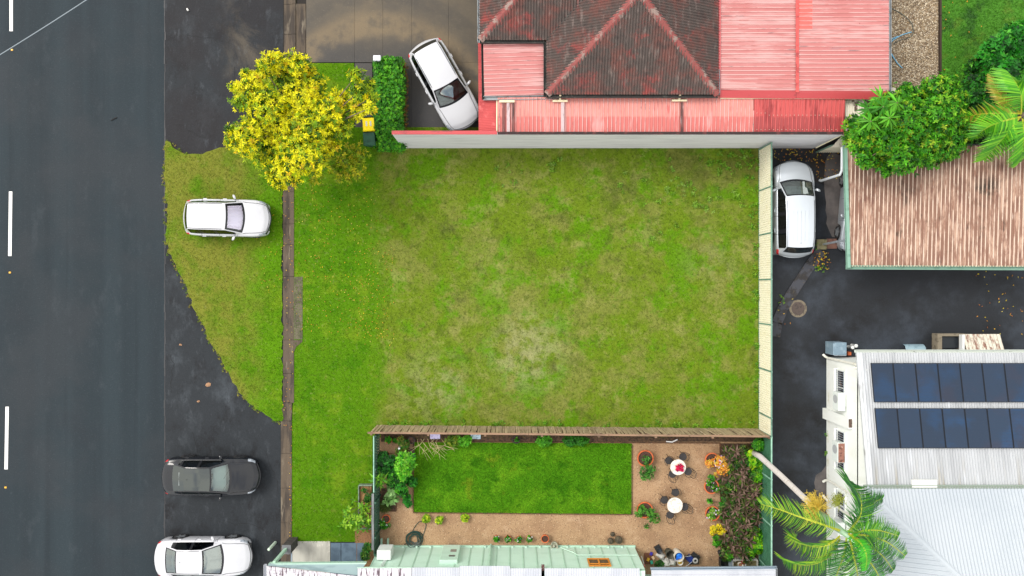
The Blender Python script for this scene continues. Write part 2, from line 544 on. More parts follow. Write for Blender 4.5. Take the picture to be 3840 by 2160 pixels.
m_gravel = M('brown_gravel', c(176, 144, 110), [
    dict(c=c(156, 124, 94), s=.9, lo=.42, hi=.66, d=4),
    dict(c=c(192, 162, 130), s=1.6, lo=.55, hi=.72, a=.7),
    dict(c=c(126, 96, 70), s=22, lo=.54, hi=.66, d=3, a=.8),
    dict(c=c(216, 176, 134), s=26, lo=.58, hi=.68, d=3, a=.7),
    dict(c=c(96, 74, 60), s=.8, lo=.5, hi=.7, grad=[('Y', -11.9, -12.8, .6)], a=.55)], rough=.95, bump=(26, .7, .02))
m_pebble = M('grey_gravel', c(150, 132, 108), [dict(c=c(92, 78, 62), s=11, lo=.45, hi=.6), dict(c=c(190, 176, 152), s=13, lo=.58, hi=.68), dict(c=c(116, 98, 76), s=.7, lo=.45, hi=.7, a=.6)], rough=.95, bump=(22, .9, .03))

def lawn_mat(nm, attr):
    return M(nm, c(104, 128, 32), [
        dict(c=c(124, 130, 62), s=.42, lo=.46, hi=.60, d=7, r=.7, a=.85),
        dict(c=c(92, 134, 20), s=.55, lo=.50, hi=.60, d=6, r=.65),
        dict(c=c(146, 146, 84), s=.9, lo=.52, hi=.66, d=7, r=.7, a=.6),
        dict(c=c(86, 98, 36), s=1.2, lo=.55, hi=.66, d=7, r=.7, a=.55),
        dict(c=c(158, 158, 112), s=1.3, lo=.40, hi=.62, d=7, r=.7, ring=(.8, -3.2, 0, 3.0, 4.0), a=.75),
        dict(c=c(158, 158, 110), s=1.3, lo=.42, hi=.62, d=7, r=.7, ring=(-3.8, -4.9, 0, 2.8, 4.0), a=.55),
        dict(c=c(152, 152, 104), s=1.3, lo=.42, hi=.62, d=7, r=.7, ring=(10.0, 1.2, 0, 2.4, 4.0), a=.35),
        dict(c=c(150, 148, 92), s=1.3, lo=.42, hi=.62, d=7, r=.7, ring=(-1.2, 1.0, 0, 2.6, 4.0), a=.3),
        dict(c=c(84, 92, 44), s=1.1, lo=.40, hi=.6, d=6, r=.65, ring=(5.6, 4.6, 0, 1.9, 3.0), a=.7),
        dict(c=c(84, 92, 44), s=1.1, lo=.40, hi=.6, d=6, r=.65, ring=(9.6, 5.6, 0, 1.9, 3.0), a=.6),
        dict(c=c(80, 88, 44), s=1.4, lo=.40, hi=.6, d=6, r=.65, ring=(2.3, -3.9, 0, .8, 1.5), a=.8),
        dict(c=c(80, 88, 44), s=1.4, lo=.40, hi=.6, d=6, r=.65, ring=(-3.2, 2.9, 0, .8, 1.5), a=.8),
        dict(c=c(80, 88, 44), s=1.4, lo=.40, hi=.6, d=6, r=.65, ring=(-2.6, -.5, 0, .6, 1.2), a=.7),
        dict(c=c(84, 90, 44), s=.7, lo=.62, hi=.74, d=6, r=.65, a=.7),
        dict(c=c(92, 96, 44), s=.5, lo=.47, hi=.60, grad=[('X', 6, 10, 2), ('Y', 2, 5, 2)], a=.6),
        dict(c=c(70, 90, 30), s=2.0, lo=.50, hi=.68, d=6, r=.7, a=.5),
        dict(c=c(82, 126, 18), s=.6, lo=.30, hi=.40, d=5, grad=[('X', -6.0, -7.2, 2.4)]),
        dict(c=c(108, 138, 30), s=.8, lo=.50, hi=.66, d=5, grad=[('X', -6.3, -7.2, 1.5)], a=.8),
        dict(c=c(60, 112, 12), s=1.1, lo=.52, hi=.66, d=5, grad=[('X', -6.3, -7.2, 1.5)], a=.6),
        dict(c=c(122, 128, 50), s=.6, lo=.30, hi=.55, d=6, grad=[('X', -12.0, -13.6, 2.5)]),
        dict(c=c(102, 124, 36), s=1.0, lo=.48, hi=.62, d=6, grad=[('X', -11.6, -12.6, 2.0)], a=.9),
        dict(c=c(92, 140, 20), s=.8, lo=.45, hi=.6, d=6, grad=[('X', -13.6, -12.4, 2.0), ('X', -11.2, -11.8, .5)], a=.7),
        dict(c=c(150, 150, 96), s=7, lo=.56, hi=.74, d=4, a=.35),
        dict(c=c(60, 80, 20), s=8, lo=.52, hi=.70, d=5, a=.5)],
        rough=1.0, bump=None if attr else (30, .6, .03), attr=attr, spec=.04)
m_lawn = lawn_mat('rough_lawn', False)
m_lawnb = lawn_mat('rough_lawn_blades', 'mul')
def glawn_mat(nm, attr):
    return M(nm, c(84, 144, 22), [
        dict(c=c(108, 164, 30), s=.8, lo=.45, hi=.65, d=5),
        dict(c=c(64, 122, 16), s=1.1, lo=.52, hi=.68, d=5),
        dict(c=c(146, 156, 40), s=.7, lo=.58, hi=.72, d=5, a=.6),
        dict(c=c(50, 104, 14), s=14, lo=.5, hi=.66, d=3, a=.5)], rough=.85, bump=None if attr else (30, .8, .04), attr=attr, spec=.06)
m_glawn = glawn_mat('garden_lawn', False)
m_glawnb = glawn_mat('garden_lawn_blades', 'mul')
m_blawn = M('back_lawn', c(70, 132, 18), [dict(c=c(96, 124, 30), s=.7, lo=.52, hi=.68, d=5), dict(c=c(34, 80, 10), s=.8, lo=.5, hi=.66), dict(c=c(120, 130, 36), s=1.2, lo=.6, hi=.72, grad=[('X', 23, 21.8, .6)], a=.8), dict(c=c(40, 90, 10), s=14, lo=.5, hi=.65, a=.5)], rough=.9, bump=(30, .8, .04))
m_ground = M('ground_earth', c(96, 112, 52), [dict(c=c(120, 112, 80), s=.2, lo=.45, hi=.62), dict(c=c(70, 92, 36), s=.5, lo=.5, hi=.66)], rough=.95)
m_paint = M('road_paint', c(238, 238, 236), [dict(c=c(176, 178, 180), s=9, lo=.58, hi=.72, a=.7)], rough=.6)
m_dark = M('dark_joint', c(40, 36, 33), rough=.95)

# ---- sheets
struct('ground', MB().quad((-300, -300, -.08), (300, -300, -.08), (300, 300, -.08), (-300, 300, -.08)), m_ground)
XR = P(618, 0).x
road = struct('road', MB().quad((-80, -200, 0), (XR, -200, 0), (XR, 200, 0), (-80, 200, 0)), m_road)
XK = P(1062, 0).x
struct('parking_strip', MB().quad((XR - .03, -200, 0.004), (XK, -200, 0.004), (XK, 200, 0.004), (XR - .03, 200, 0.004)), m_park)
# irregular seam between the two asphalts
seam = MB()
ys = np.arange(-16, 17, .4)
for a, b in zip(ys, ys[1:]):
    w1 = .015 + .025 * random.random()
    j = random.uniform(-.02, .02)
    if True:
        seam.quad((XR - w1 + j, a, .009), (XR + w1 + j, a, .009), (XR + w1 * .7 + j, b, .009), (XR - w1 * .7 + j, b, .009))
part('tar_seam', seam, M('tar', c(44, 46, 50), rough=.6), road)
# centre line dashes and raised markers
for (xa, ya, xb, yb) in ((42, -130, 42, 117), (40, 718, 37, 960), (27, 1525, 23, 1760), (14, 2330, 10, 2560)):
    a, b = P(xa, ya), P(xb, yb)
    part('lane_dash', MB().quad((b.x - .085, b.y, .005), (b.x + .085, b.y, .005), (a.x + .085, a.y, .005), (a.x - .085, a.y, .005)), m_paint, road)
m_amber = M('amber_plastic', c(245, 186, 60), rough=.4)
for (x, y) in ((45, 187), (37, 1022), (21, 1828)):
    p = P(x, y)
    part('road_stud', MB().box(p.x, p.y, .001, .11, .09, .025, taper=.7), m_amber, road)

# cracks across the parking strip
r_ = random.Random(11)
m_crack = M('crack', c(22, 23, 26), rough=.95)
pks = [o for o in bpy.data.objects if o.name == 'parking_strip'][0]
for (x, y, dx, dy, n_) in ((700, 130, 1, .3, 9), (880, 250, .4, 1, 8), (660, 470, .9, .5, 7), (720, 1620, .2, 1, 9), (1000, 1680, .1, 1, 10), (860, 1960, 1, .15, 8), (1035, 1930, .1, 1, 10), (640, 1330, .15, 1, 9)):
    q = P(x, y, .0065); g = MB(); d = Vector((dx, -dy, 0)).normalized()
    for k in range(n_):
        e = q + d * .22 + Vector((r_.gauss(0, .07), r_.gauss(0, .07), 0)); s_ = Vector((-(e - q).y, (e - q).x, 0)).normalized() * r_.uniform(.006, .015)
        g.quad(q - s_, q + s_, e + s_ * .8, e - s_ * .8); q = e
    part('crack', g, m_crack, pks)

# ---- kerb and channel, slab by slab
kerb = struct('kerb', MB().quad((XK - .06, -60, .001), (P(1105, 0).x, -60, .001), (P(1105, 0).x, 60, .001), (XK - .06, 60, .001)), m_dark)
edges = [-420, -300, -170, -60, 17, 130, 245, 360, 480, 600, 720, 840, 918, 1037, 1155, 1275, 1400, 1510, 1578, 1700, 1830, 1960, 2048, 2170, 2300]
for a, b in zip(edges, edges[1:]):
    mid = (a + b) / 2
    xl, xr = (1062, 1104) if mid < 1500 else (1054, 1096)
    if mid < 250: xl, xr = 1066, 1110
    y0, y1 = P(0, b).y + .008, P(0, a).y - .008
    x0, x1 = P(xl, 0).x, P(xr, 0).x
    h = .05 if 1037 <= mid <= 1275 else .09
    g = MB()
    xs = [x0, x0 + (x1 - x0) * .55, x0 + (x1 - x0) * .72, x1]
    zs = [.03, .02, h, h]
    vs = [(x, y, z) for y in (y0, y1) for x, z in zip(xs, zs)] + [(x0, y0, 0), (x1, y0, 0), (x0, y1, 0), (x1, y1, 0)]
    g.add(vs, [(0, 1, 5, 4), (1, 2, 6, 5), (2, 3, 7, 6), (0, 4, 10, 8), (3, 9, 11, 7), (0, 8, 9, 3, 2, 1), (4, 5, 6, 7, 11, 10)])
    part('kerb_slab', g, m_kerb, kerb)
# widened crossing beside the kerb
p = rect(1105, 1038, 1136, 1272)
part('crossing_slab', MB().prism(p, .01, .075), M('grey_crossing', c(102, 96, 78), [dict(c=c(80, 76, 60), s=4, lo=.45, hi=.6)], rough=.9), kerb)
p = poly_px([(1098, 1275), (1136, 1275), (1134, 1282), (1112, 1300), (1100, 1330)])
part('crossing_slab', MB().prism(list(reversed(p)), .01, .085), m_kerb, kerb)
p = rect(1112, 16, 1147, 232)
part('crossing_slab', MB().prism(p, .005, .06), m_kerb, kerb)

# ---- driveway of the red house in slabs
drive = struct('driveway', MB().quad(*[Vector((q.x, q.y, .012)) for q in rect(1112, -420, 1830, 508)]), m_dark)
cols_ = [1149, 1330, 1436, 1544, 1682, 1830]
for a, b in zip(cols_, cols_[1:]):
    for (r0, r1) in ((-420, 235), (235, 508)):
        if r0 == 235 and b <= 1440: continue
        q = rect(a, r0, b, r1)
        g = .004
        part('concrete_slab', MB().prism([(q[0].x + g, q[0].y + g), (q[1].x - g, q[1].y + g), (q[2].x - g, q[2].y - g), (q[3].x + g, q[3].y - g)], .013, .055), m_conc, drive)
for (r0, r1) in ((238, 360), (360, 500)):
    q = rect(1331, r0, 1396, r1)
    part('concrete_slab', MB().prism([(q[0].x, q[0].y + .01), (q[1].x, q[1].y + .01), (q[2].x, q[2].y), (q[3].x, q[3].y)], .013, .055), m_conc, drive)

# ---- the vacant lot and front strip
ZL = .06
def sheet_ground(name, pts, mat, z0=-.05, z1=ZL):
    return struct(name, MB().prism(pts, z0, z1), mat)
lot = poly_px([(1104, 478), (2850, 478), (2850, 1640), (1398, 1640), (1398, 1990), (1355, 1990), (1352, 2030), (1092, 2030), (1096, 1600), (1104, 1400)])
lot = list(reversed(lot))
sheet_ground('lot_lawn', lot, m_lawn)
patch = rect(1150, 238, 1329, 560)
sheet_ground('tree_lawn', patch, m_lawn, z1=ZL + .004)
def wobble(pts, step=.18, amp=.035):
    out = []
    for a, b in zip(pts, pts[1:] + pts[:1]):
        a, b = Vector(a), Vector(b)
        n = max(1, int((b - a).length / step))
        for i in range(n):
            q = a.lerp(b, i / n)
            out.append(Vector((q.x + random.gauss(0, amp), q.y + random.gauss(0, amp), 0)))
    return out
verge_px = [(618, 530), (634, 532), (646, 552), (664, 562), (690, 574), (720, 578), (760, 577), (790, 566), (812, 555), (860, 553), (930, 545), (1000, 520), (1059, 500),
            (1059, 1578), (1047, 1580), (1010, 1566), (985, 1548), (940, 1510), (905, 1474), (868, 1418), (830, 1345), (796, 1290), (762, 1220), (732, 1160), (712, 1110), (690, 1058),
            (668, 1010), (650, 975), (634, 945), (626, 905), (627, 840), (624, 790), (632, 772), (620, 740), (619, 640)]
verge = wobble(list(reversed(poly_px(verge_px))))
sheet_ground('verge_lawn', verge, m_lawn, z1=.05)

# ---- garden ground
gar = rect(1418, 1606, 2850, 2330)
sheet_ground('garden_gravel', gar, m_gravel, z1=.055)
gl_px = [(1556, 1657), (2369, 1662), (2367, 1926), (1551, 1920)]
glawn = list(reversed(poly_px(gl_px)))
sheet_ground('garden_lawn', glawn, m_glawn, z1=.075)
beds = struct('garden_bed', MB().prism(rect(1430, 1610, 2850, 1655), .0, .085), m_soil)
struct('garden_bed', MB().prism(rect(2702, 1662, 2850, 2100), .0, .08), m_soil)
struct('garden_bed', MB().prism(rect(1419, 1828, 1484, 1914), .0, .09), m_soil)
m_edge = M('edging_timber', c(108, 74, 50), [dict(c=c(74, 52, 38), s=6, lo=.45, hi=.6)], rough=.85)
EDG = struct('lawn_edging', MB().box(*P(1551, 1790)[:2], .03, .05, 3.5, .07), m_edge)
for a, b in (((1551, 1922), (2368, 1929)), ((2370, 1668), (2369, 1929)), ((1552, 1656), (2700, 1661)), ((2700, 1661), (2704, 2095)), ((1486, 1830), (1486, 1916)), ((1420, 1916), (1486, 1916))):
    part('edging_board', MB().beam(P(*a, .075), P(*b, .075), .045, .09), m_edge, EDG)
m_strip = M('strip_soil', c(150, 110, 76), [dict(c=c(110, 78, 52), s=20, lo=.5, hi=.65)], rough=.95, bump=(26, .7, .02))
struct('gravel_strip', MB().prism(rect(1332, 1985, 1420, 2130), 0, .066), m_strip)
# pads at the carport
pad = struct('concrete_pad', MB().prism(rect(1085, 2028, 1239, 2190), 0, .07), m_pad)
slate = struct('slate_paving', MB().prism(rect(1240, 2033, 1368, 2190), 0, .03), m_dark)
for a, b in ((1241, 1279), (1281, 1338), (1340, 1366)):
    part('slate', MB().prism(rect(a, 2034, b, 2190), .03, .075), m_slate, slate)

# ---- right-hand driveway
struct('side_driveway', MB().quad(*[Vector((q.x, q.y, .01)) for q in rect(2846, 470, 4700, 2900)]), m_side)
patch1 = poly_px([(3100, 585), (3125, 575), (3165, 590), (3170, 900), (3120, 890), (3100, 840), (3096, 760), (3090, 690), (3092, 630)])
struct('asphalt_patch', MB().prism(list(reversed(wobble(patch1, .3, .02))), 0, .016), m_patch)
patch2 = poly_px([(3100, 1745), (3080, 1768), (3060, 1780), (3054, 1810), (3058, 1840), (3068, 1868), (3100, 1875)])
struct('asphalt_patch', MB().prism(wobble(patch2, .3, .02), 0, .016), m_patch)
m_lip = M('drain_lip', c(66, 68, 76), [dict(c=c(48, 46, 46), s=3, lo=.45, hi=.6), dict(c=c(90, 80, 66), s=8, lo=.6, hi=.7)], rough=.85)
lip = MB()
path = [(3078, 940), (3040, 990), (3000, 1050), (2965, 1105), (2935, 1155), (2912, 1210), (2905, 1262)]
for (a, b) in zip(path, path[1:]):
    pa, pb = P(*a), P(*b)
    d = (pb - pa).normalized(); n_ = Vector((d.y, -d.x, 0))
    l0, l1 = -.26, .26
    v0 = [pa + n_ * l0, pa + n_ * l1, pb + n_ * l1, pb + n_ * l0]
    lip.add([(q.x, q.y, z) for z in (0, .07) for q in v0], [(4, 5, 6, 7), (0, 1, 5, 4), (1, 2, 6, 5), (2, 3, 7, 6), (3, 0, 4, 7)])
struct('drain_kerb', lip, m_lip)
# gravel yard and back lawn, top right
struct('gravel_yard', MB().prism(rect(3180, -420, 3521, 545), 0, .05), m_pebble)
struct('back_lawn', MB().prism(rect(3527, -420, 4700, 560), 0, .09), m_blawn)
g = MB()
for i, (a, b) in enumerate(((-420, -120), (-118, 60), (62, 270), (272, 470))):
    g.beam(P(3524, a, .1), P(3524, b, .1), .09, .2)
struct('yard_edging', g, M('sleeper', c(58, 44, 34), rough=.9))

# ---- grass blades and loose stones (nobody could count them)
blades('grass', lot, 330, .085, .022, ZL, m_lawnb, 'short patchy grass over the vacant lot and front strip', 'grass', var=.16)
blades('grass', verge, 420, .08, .022, .05, m_lawnb, 'short dry grass on the kerbside verge around the parked white hatchback', 'grass')
blades('grass', patch, 400, .08, .022, ZL, m_lawnb, 'short grass under the yellow tree by the driveway', 'grass')
blades('grass', glawn, 1700, .10, .024, .07, m_glawnb, 'thick green lawn grass in the fenced garden', 'grass', var=.35)
m_blawnb = M('back_lawn_blades', c(56, 112, 16), [dict(c=c(96, 124, 30), s=.7, lo=.52, hi=.68, d=5), dict(c=c(36, 84, 10), s=.8, lo=.5, hi=.66)], rough=.9, attr='mul', spec=.2)
blades('grass', rect(3530, -60, 3900, 420), 500, .09, .024, .09, m_blawnb, 'lush grass of the back lawn at the top right', 'grass')

def stones(name, poly, n, r, z, cols, label, holes=()):
    xs = [p[0] for p in poly]; ys = [p[1] for p in poly]
    x = RNG.uniform(min(xs), max(xs), n); y = RNG.uniform(min(ys), max(ys), n)
    ok = inpoly(x, y, poly)
    for h in holes: ok &= ~inpoly(x, y, h)
    x, y = x[ok], y[ok]; n = len(x)
    oc = np.array([(1, 0, 0), (0, 1, 0), (-1, 0, 0), (0, -1, 0), (0, 0, .7), (0, 0, -.7)], float)
    fc = np.array([(0, 1, 4), (1, 2, 4), (2, 3, 4), (3, 0, 4)], np.int32)
    t = RNG.uniform(0, 6.283, n)
    R = r * RNG.uniform(.5, 1.4, (n, 1, 1)) * np.stack([np.ones(n), RNG.uniform(.5, 1, n), RNG.uniform(.5, .9, n)], 1)[:, None, :]
    v = oc[None] * R
    vx = v[..., 0] * np.cos(t)[:, None] - v[..., 1] * np.sin(t)[:, None]
    vy = v[..., 0] * np.sin(t)[:, None] + v[..., 1] * np.cos(t)[:, None]
    V = np.stack([vx + x[:, None], vy + y[:, None], v[..., 2] + z], 2).reshape(-1, 3)
    F = (fc[None] + (np.arange(n) * 6)[:, None, None]).reshape(-1, 3).astype(np.int32)
    C = np.asarray(cols)[RNG.integers(0, len(cols), n)]
    C = C * np.concatenate([np.repeat(RNG.uniform(.75, 1.25, (n, 1)), 3, 1), np.ones((n, 1))], 1)
    o = link(name, colmesh(name, V, F, np.repeat(C, 6, 0), M('loose_stone', c(150, 130, 110), attr=True, rough=.9)), None)
    return prop(o, label, 'gravel', None, 'stuff')
stones('gravel', rect(3335, -20, 3519, 420), 9000, .032, .05, [c(186, 170, 144), c(120, 100, 78), c(92, 78, 62), c(206, 194, 172), c(150, 128, 96)], 'loose grey and tan stones in the yard beside the red house')
stones('gravel', gar, 14000, .022, .055, [c(186, 156, 122), c(140, 112, 84), c(206, 180, 148), c(104, 84, 66), c(168, 138, 106)], 'loose brown gravel around the garden lawn', holes=[glawn])

# dry grass creeping over the verge's edge
rim = [p for p in verge if p.x < P(1050, 0).x]
cen = np.array([(p.x + random.gauss(0, .09), p.y + random.gauss(0, .09), .03) for p in rim for k in range(random.choice((0, 0, 2, 4, 8)))])
V_, F_2, C_2 = leaves(cen, nrmz(np.array([[0, 0, 1.0]]) + RNG.normal(0, .2, (len(cen), 3))), 6, .09, .022, [c(130, 132, 50), c(104, 122, 36), c(150, 136, 66), c(88, 112, 28)], [1, 1, 1, 1], elev=(0, .5))
prop(link('grass', colmesh('grass', V_, F_2, C_2, M('dry_blade', c(120, 120, 50), attr=True, rough=1, spec=.05)), None), 'ragged dry grass fringe creeping over the verge edge', 'grass', None, 'stuff')
# ================================================================ BUILDINGS
def ribs(poly, ribdir, pitch, w, h, phase=0.0):
    """upstanding ribs of a ribbed sheet: list of MB, one bar each, clipped to the convex polygon"""
    poly = [Vector(p) for p in poly]
    nrm = (poly[1] - poly[0]).cross(poly[2] - poly[0]).normalized()
    if nrm.z < 0: nrm = -nrm
    v = Vector(ribdir); v = (v - nrm * v.dot(nrm)).normalized()
    u = v.cross(nrm).normalized(); o = poly[0]
    q = [((p - o).dot(u), (p - o).dot(v)) for p in poly]
    x = min(a for a, b in q) + pitch * .4 + phase; out = []
    while x < max(a for a, b in q) - .02:
        vv = [b + (b2 - b) * (x - a) / (a2 - a) for (a, b), (a2, b2) in zip(q, q[1:] + q[:1]) if (a - x) * (a2 - x) <= 0 and abs(a - a2) > 1e-9]
        if len(vv) >= 2:
            a, b = o + u * x + v * min(vv), o + u * x + v * max(vv)
            g = MB()
            vs = [p + u * i + nrm * j for p in (a, b) for i, j in ((-w / 2, 0), (-w * .3, h), (w * .3, h), (w / 2, 0))]
            g.add(vs, [(0, 1, 5, 4), (1, 2, 6, 5), (2, 3, 7, 6), (0, 3, 2, 1), (4, 5, 6, 7)])
            out.append(g)
        x += pitch
    return out
def join(lst):
    g = MB()
    for k in lst: g.add(k.v, k.f)
    return g
m_redold = M('old_red_corrugated', c(108, 68, 61), [
    dict(c=c(80, 70, 66), s=(.9, .9, .9), lo=.36, hi=.56, d=7, r=.72),
    dict(c=c(166, 62, 58), s=(.8, .8, .8), lo=.54, hi=.68, d=7, r=.72, dist=.5, a=.6),
    dict(c=c(150, 134, 128), s=(7, 1.2, 3), lo=.54, hi=.74, d=4, a=.5),
    dict(c=c(60, 50, 48), s=(2.5, 2.5, 2), lo=.52, hi=.68, d=5, a=.6),
    dict(c=c(206, 196, 184), s=5.5, lo=.76, hi=.80, d=2, a=.9)], rough=.75)
m_hip = M('hip_capping', c(140, 72, 68), [dict(c=c(146, 126, 118), s=2.6, lo=.48, hi=.6, d=5), dict(c=c(120, 50, 50), s=4, lo=.56, hi=.68), dict(c=c(84, 66, 62), s=6, lo=.62, hi=.7)], rough=.75)
def redmat(nm, base, pale, dark, streak):
    return M(nm, base, [
        dict(c=pale, s=streak, lo=.45, hi=.68, d=5),
        dict(c=dark, s=(streak[0] * 2, streak[1] * 2, 2), lo=.56, hi=.72, d=5, a=.6),
        dict(c=c(150, 120, 124), s=(streak[0] * 1.3, streak[1] * 1.3, 1), lo=.62, hi=.74, d=5, a=.6),
        dict(c=c(110, 40, 40), s=9, lo=.74, hi=.8, d=2, a=.8)], rough=.5, spec=.4, objrand=.03)
m_red1 = redmat('pink_ribbed_sheet', c(188, 118, 116), c(204, 160, 158), c(172, 98, 97), (.25, 1.6, 1))
m_red2 = M('lean_to_sheet', c(198, 104, 98), [
    dict(c=c(216, 136, 126), s=1.5, lo=.0, hi=.05, grad=[('Y', 7.76, 7.86, .25)]),
    dict(c=c(240, 164, 160), s=(2.2, .5, 1), lo=.55, hi=.72, d=5, a=.7),
    dict(c=c(190, 74, 72), s=(4, .8, 1), lo=.58, hi=.72, d=4, a=.7),
    dict(c=c(120, 52, 50), s=(3, .7, 1), lo=.69, hi=.76, d=4, a=.7)], rough=.45)
m_red3 = M('deep_red_sheet', c(158, 62, 62), [
    dict(c=c(190, 78, 76), s=1.5, lo=.0, hi=.05, grad=[('Y', 7.76, 7.86, .25)]),
    dict(c=c(140, 44, 46), s=(3, .7, 1), lo=.52, hi=.7, d=4),
    dict(c=c(66, 30, 32), s=(4, 1, 1), lo=.64, hi=.72, d=4, grad=[('Y', 7.8, 7.4, .3)]),
    dict(c=c(214, 98, 94), s=(3, .5, 1), lo=.6, hi=.75, a=.6)], rough=.5)
m_red4 = M('carport_red', c(194, 76, 76), [dict(c=c(172, 60, 62), s=1.2, lo=.45, hi=.65), dict(c=c(212, 104, 102), s=2.6, lo=.58, hi=.72)], rough=.6)
m_flash = M('red_flashing', c(186, 68, 72), [dict(c=c(120, 54, 58), s=(1, 3, 1), lo=.58, hi=.72, a=.8), dict(c=c(214, 110, 110), s=3, lo=.62, hi=.75, a=.7)], rough=.5)
m_gutdark = M('mossy_gutter', c(52, 52, 50), [dict(c=c(96, 100, 92), s=5, lo=.55, hi=.7), dict(c=c(30, 28, 26), s=9, lo=.5, hi=.66)], rough=.8)
m_gutgrey = M('galvanised_gutter', c(160, 166, 170), [dict(c=c(110, 112, 112), s=(4, 4, 4), lo=.5, hi=.68)], rough=.45, metal=.3)
m_cream = M('cream_paint', c(226, 218, 186), [dict(c=c(196, 184, 146), s=3, lo=.55, hi=.72)], rough=.6)
m_wallcream = M('cream_wall', c(222, 214, 196), rough=.7)
m_pvc = M('cream_pipe', c(240, 226, 190), [dict(c=c(200, 180, 140), s=8, lo=.55, hi=.7, a=.5)], rough=.5)
m_black = M('black_gap', c(18, 17, 17), rough=.9)

# ---------------------------------------------------------------- red house
RH = thing('red_roofed_house', 'old house with weathered red corrugated hip roof and pink lean-to roofs', 'house', P(2400, 150))
ZE = 3.6
BL, BR = P(2050, 354, ZE), P(2693, 354, ZE)
hw = (BR.x - BL.x) / 2
rise = hw * math.tan(math.radians(25))
cx, ey = BL.x + hw, BL.y
wy = P(0, 150, ZE).y; wx = P(1799, 0, ZE).x
ap = Vector((cx, ey + hw, ZE + rise)); FARY = 26
A_ = [BL, BR, ap]
B_ = [BL, ap, Vector((cx, wy + hw, ZE + rise)), Vector((BL.x, wy, ZE))]
C_ = [BR, Vector((BR.x, FARY, ZE)), Vector((cx, FARY, ZE + rise)), ap]
wr = Vector((wx + hw, wy + hw, ZE + rise))
D_ = [Vector((wx, wy, ZE)), Vector((BL.x, wy, ZE)), Vector((cx, wy + hw, ZE + rise)), wr]
E_ = [Vector((wx, wy, ZE)), wr, Vector((wx, wy + 2 * hw, ZE))]
F_ = [wr, Vector((cx, wy + hw, ZE + rise)), Vector((BL.x, wy + 2 * hw, ZE)), Vector((wx, wy + 2 * hw, ZE))]
G_ = [Vector((cx, wy + hw, ZE + rise)), Vector((cx, FARY, ZE + rise)), Vector((BL.x, FARY, ZE)), Vector((BL.x, wy + 2 * hw, ZE))]
for pl, d in ((A_, (0, 1, 1)), (B_, (1, 0, 1)), (C_, (-1, 0, 1)), (D_, (0, 1, 1)), (E_, (1, 0, 1)), (F_, (0, -1, 1)), (G_, (1, 0, 1))):
    part('roof_face', sheet(pl, d, .125, .055), m_redold, RH)
def ridge(a, b, w=.17):
    a, b = Vector(a) + Vector((0, 0, .03)), Vector(b) + Vector((0, 0, .03))
    d = (b - a).normalized(); s = d.cross(Vector((0, 0, 1))).normalized()
    dn = Vector((0, 0, -.075))
    g = MB(); n = 14; r_ = random.Random(3)
    vs = []
    for i in range(n + 1):
        q = a.lerp(b, i / n); j = .03 * r_.random()
        vs += [q - s * (w + j) + dn, q - s * .05 + Vector((0, 0, .02)), q + s * .05 + Vector((0, 0, .02)), q + s * (w + j) + dn]
    fs = [(i * 4 + k, i * 4 + k + 1, i * 4 + k + 5, i * 4 + k + 4) for i in range(n) for k in range(3)]
    return g.add(vs, fs)
for a, b in ((BL, ap), (BR, ap), (D_[0], wr), (ap, C_[2]), (wr, D_[2])):
    part('ridge_cap', ridge(a, b), m_hip, RH, smooth=False)
v0 = Vector((BL.x, wy, ZE)); v1 = Vector((cx, wy + hw, ZE + rise))
part('valley_gutter', MB().beam(v0 + Vector((0, 0, .03)), v1 + Vector((0, 0, .03)), .07, .03), m_gutdark, RH)
def gutter(a, b, mat, w=.14, h=.12, parent=None, nm='gutter', out=(0, 0, 0)):
    """open box gutter: two lips and a bottom"""
    a, b = Vector(a) + Vector(out), Vector(b) + Vector(out)
    d = (b - a).normalized(); s = d.cross(Vector((0, 0, 1))).normalized()
    g = MB()
    g.beam(a - Vector((0, 0, h * .8)), b - Vector((0, 0, h * .8)), w, .012)
    for k in (-1, 1):
        g.beam(a + s * k * w / 2 - Vector((0, 0, h * .4)), b + s * k * w / 2 - Vector((0, 0, h * .4)), .018, h)
    return part(nm, g, mat, parent)
gutter(BL, BR, m_gutdark, parent=RH, out=(0, -.06, 0))
gutter(BL + Vector((0, -.1, 0)), Vector((BL.x, wy - .05, ZE)), m_gutdark, parent=RH, out=(-.06, 0, 0))
gutter(Vector((wx, wy, ZE)), Vector((BL.x - .1, wy, ZE)), m_gutdark, parent=RH, out=(0, -.06, 0))
gutter(Vector((wx, wy - .1, ZE)), Vector((wx, wy + 2 * hw, ZE)), m_gutgrey, w=.1, parent=RH, out=(-.05, 0, 0))
gutter(P(2696, 260, ZE), P(2696, 354, ZE), m_gutgrey, w=.08, parent=RH)
# walls under the hip roof
wall = MB()
wall.box(cx, (ey + FARY) / 2 + .3, 0, 2 * hw - .8, FARY - ey - .9, ZE - .06)
wall.box((wx + BL.x) / 2 + .8, wy + hw, 0, BL.x - wx, 2 * hw - .9, ZE - .07)
part('wall', wall, m_wallcream, RH)
# porch roof on the left
ZP = 3.34
part('porch_roof', sheet([P(1812, 162, ZP + .05), P(2046, 160, ZP + .05), P(2046, 356, ZP), P(1816, 360, ZP)], (1, 0, 0), .185, .004, 'trim'), m_red1, RH)
gutter(P(1809, 156, ZP), P(1812, 372, ZP), m_gutdark, w=.10, parent=RH)
gutter(P(1812, 368, ZP), P(2098, 364, ZP - .04), m_gutgrey, w=.15, parent=RH)
part('wall', MB().box(*(P(1940, 260, 0)[:2]), 0, 2.3, 1.9, ZP - .15), m_wallcream, RH)
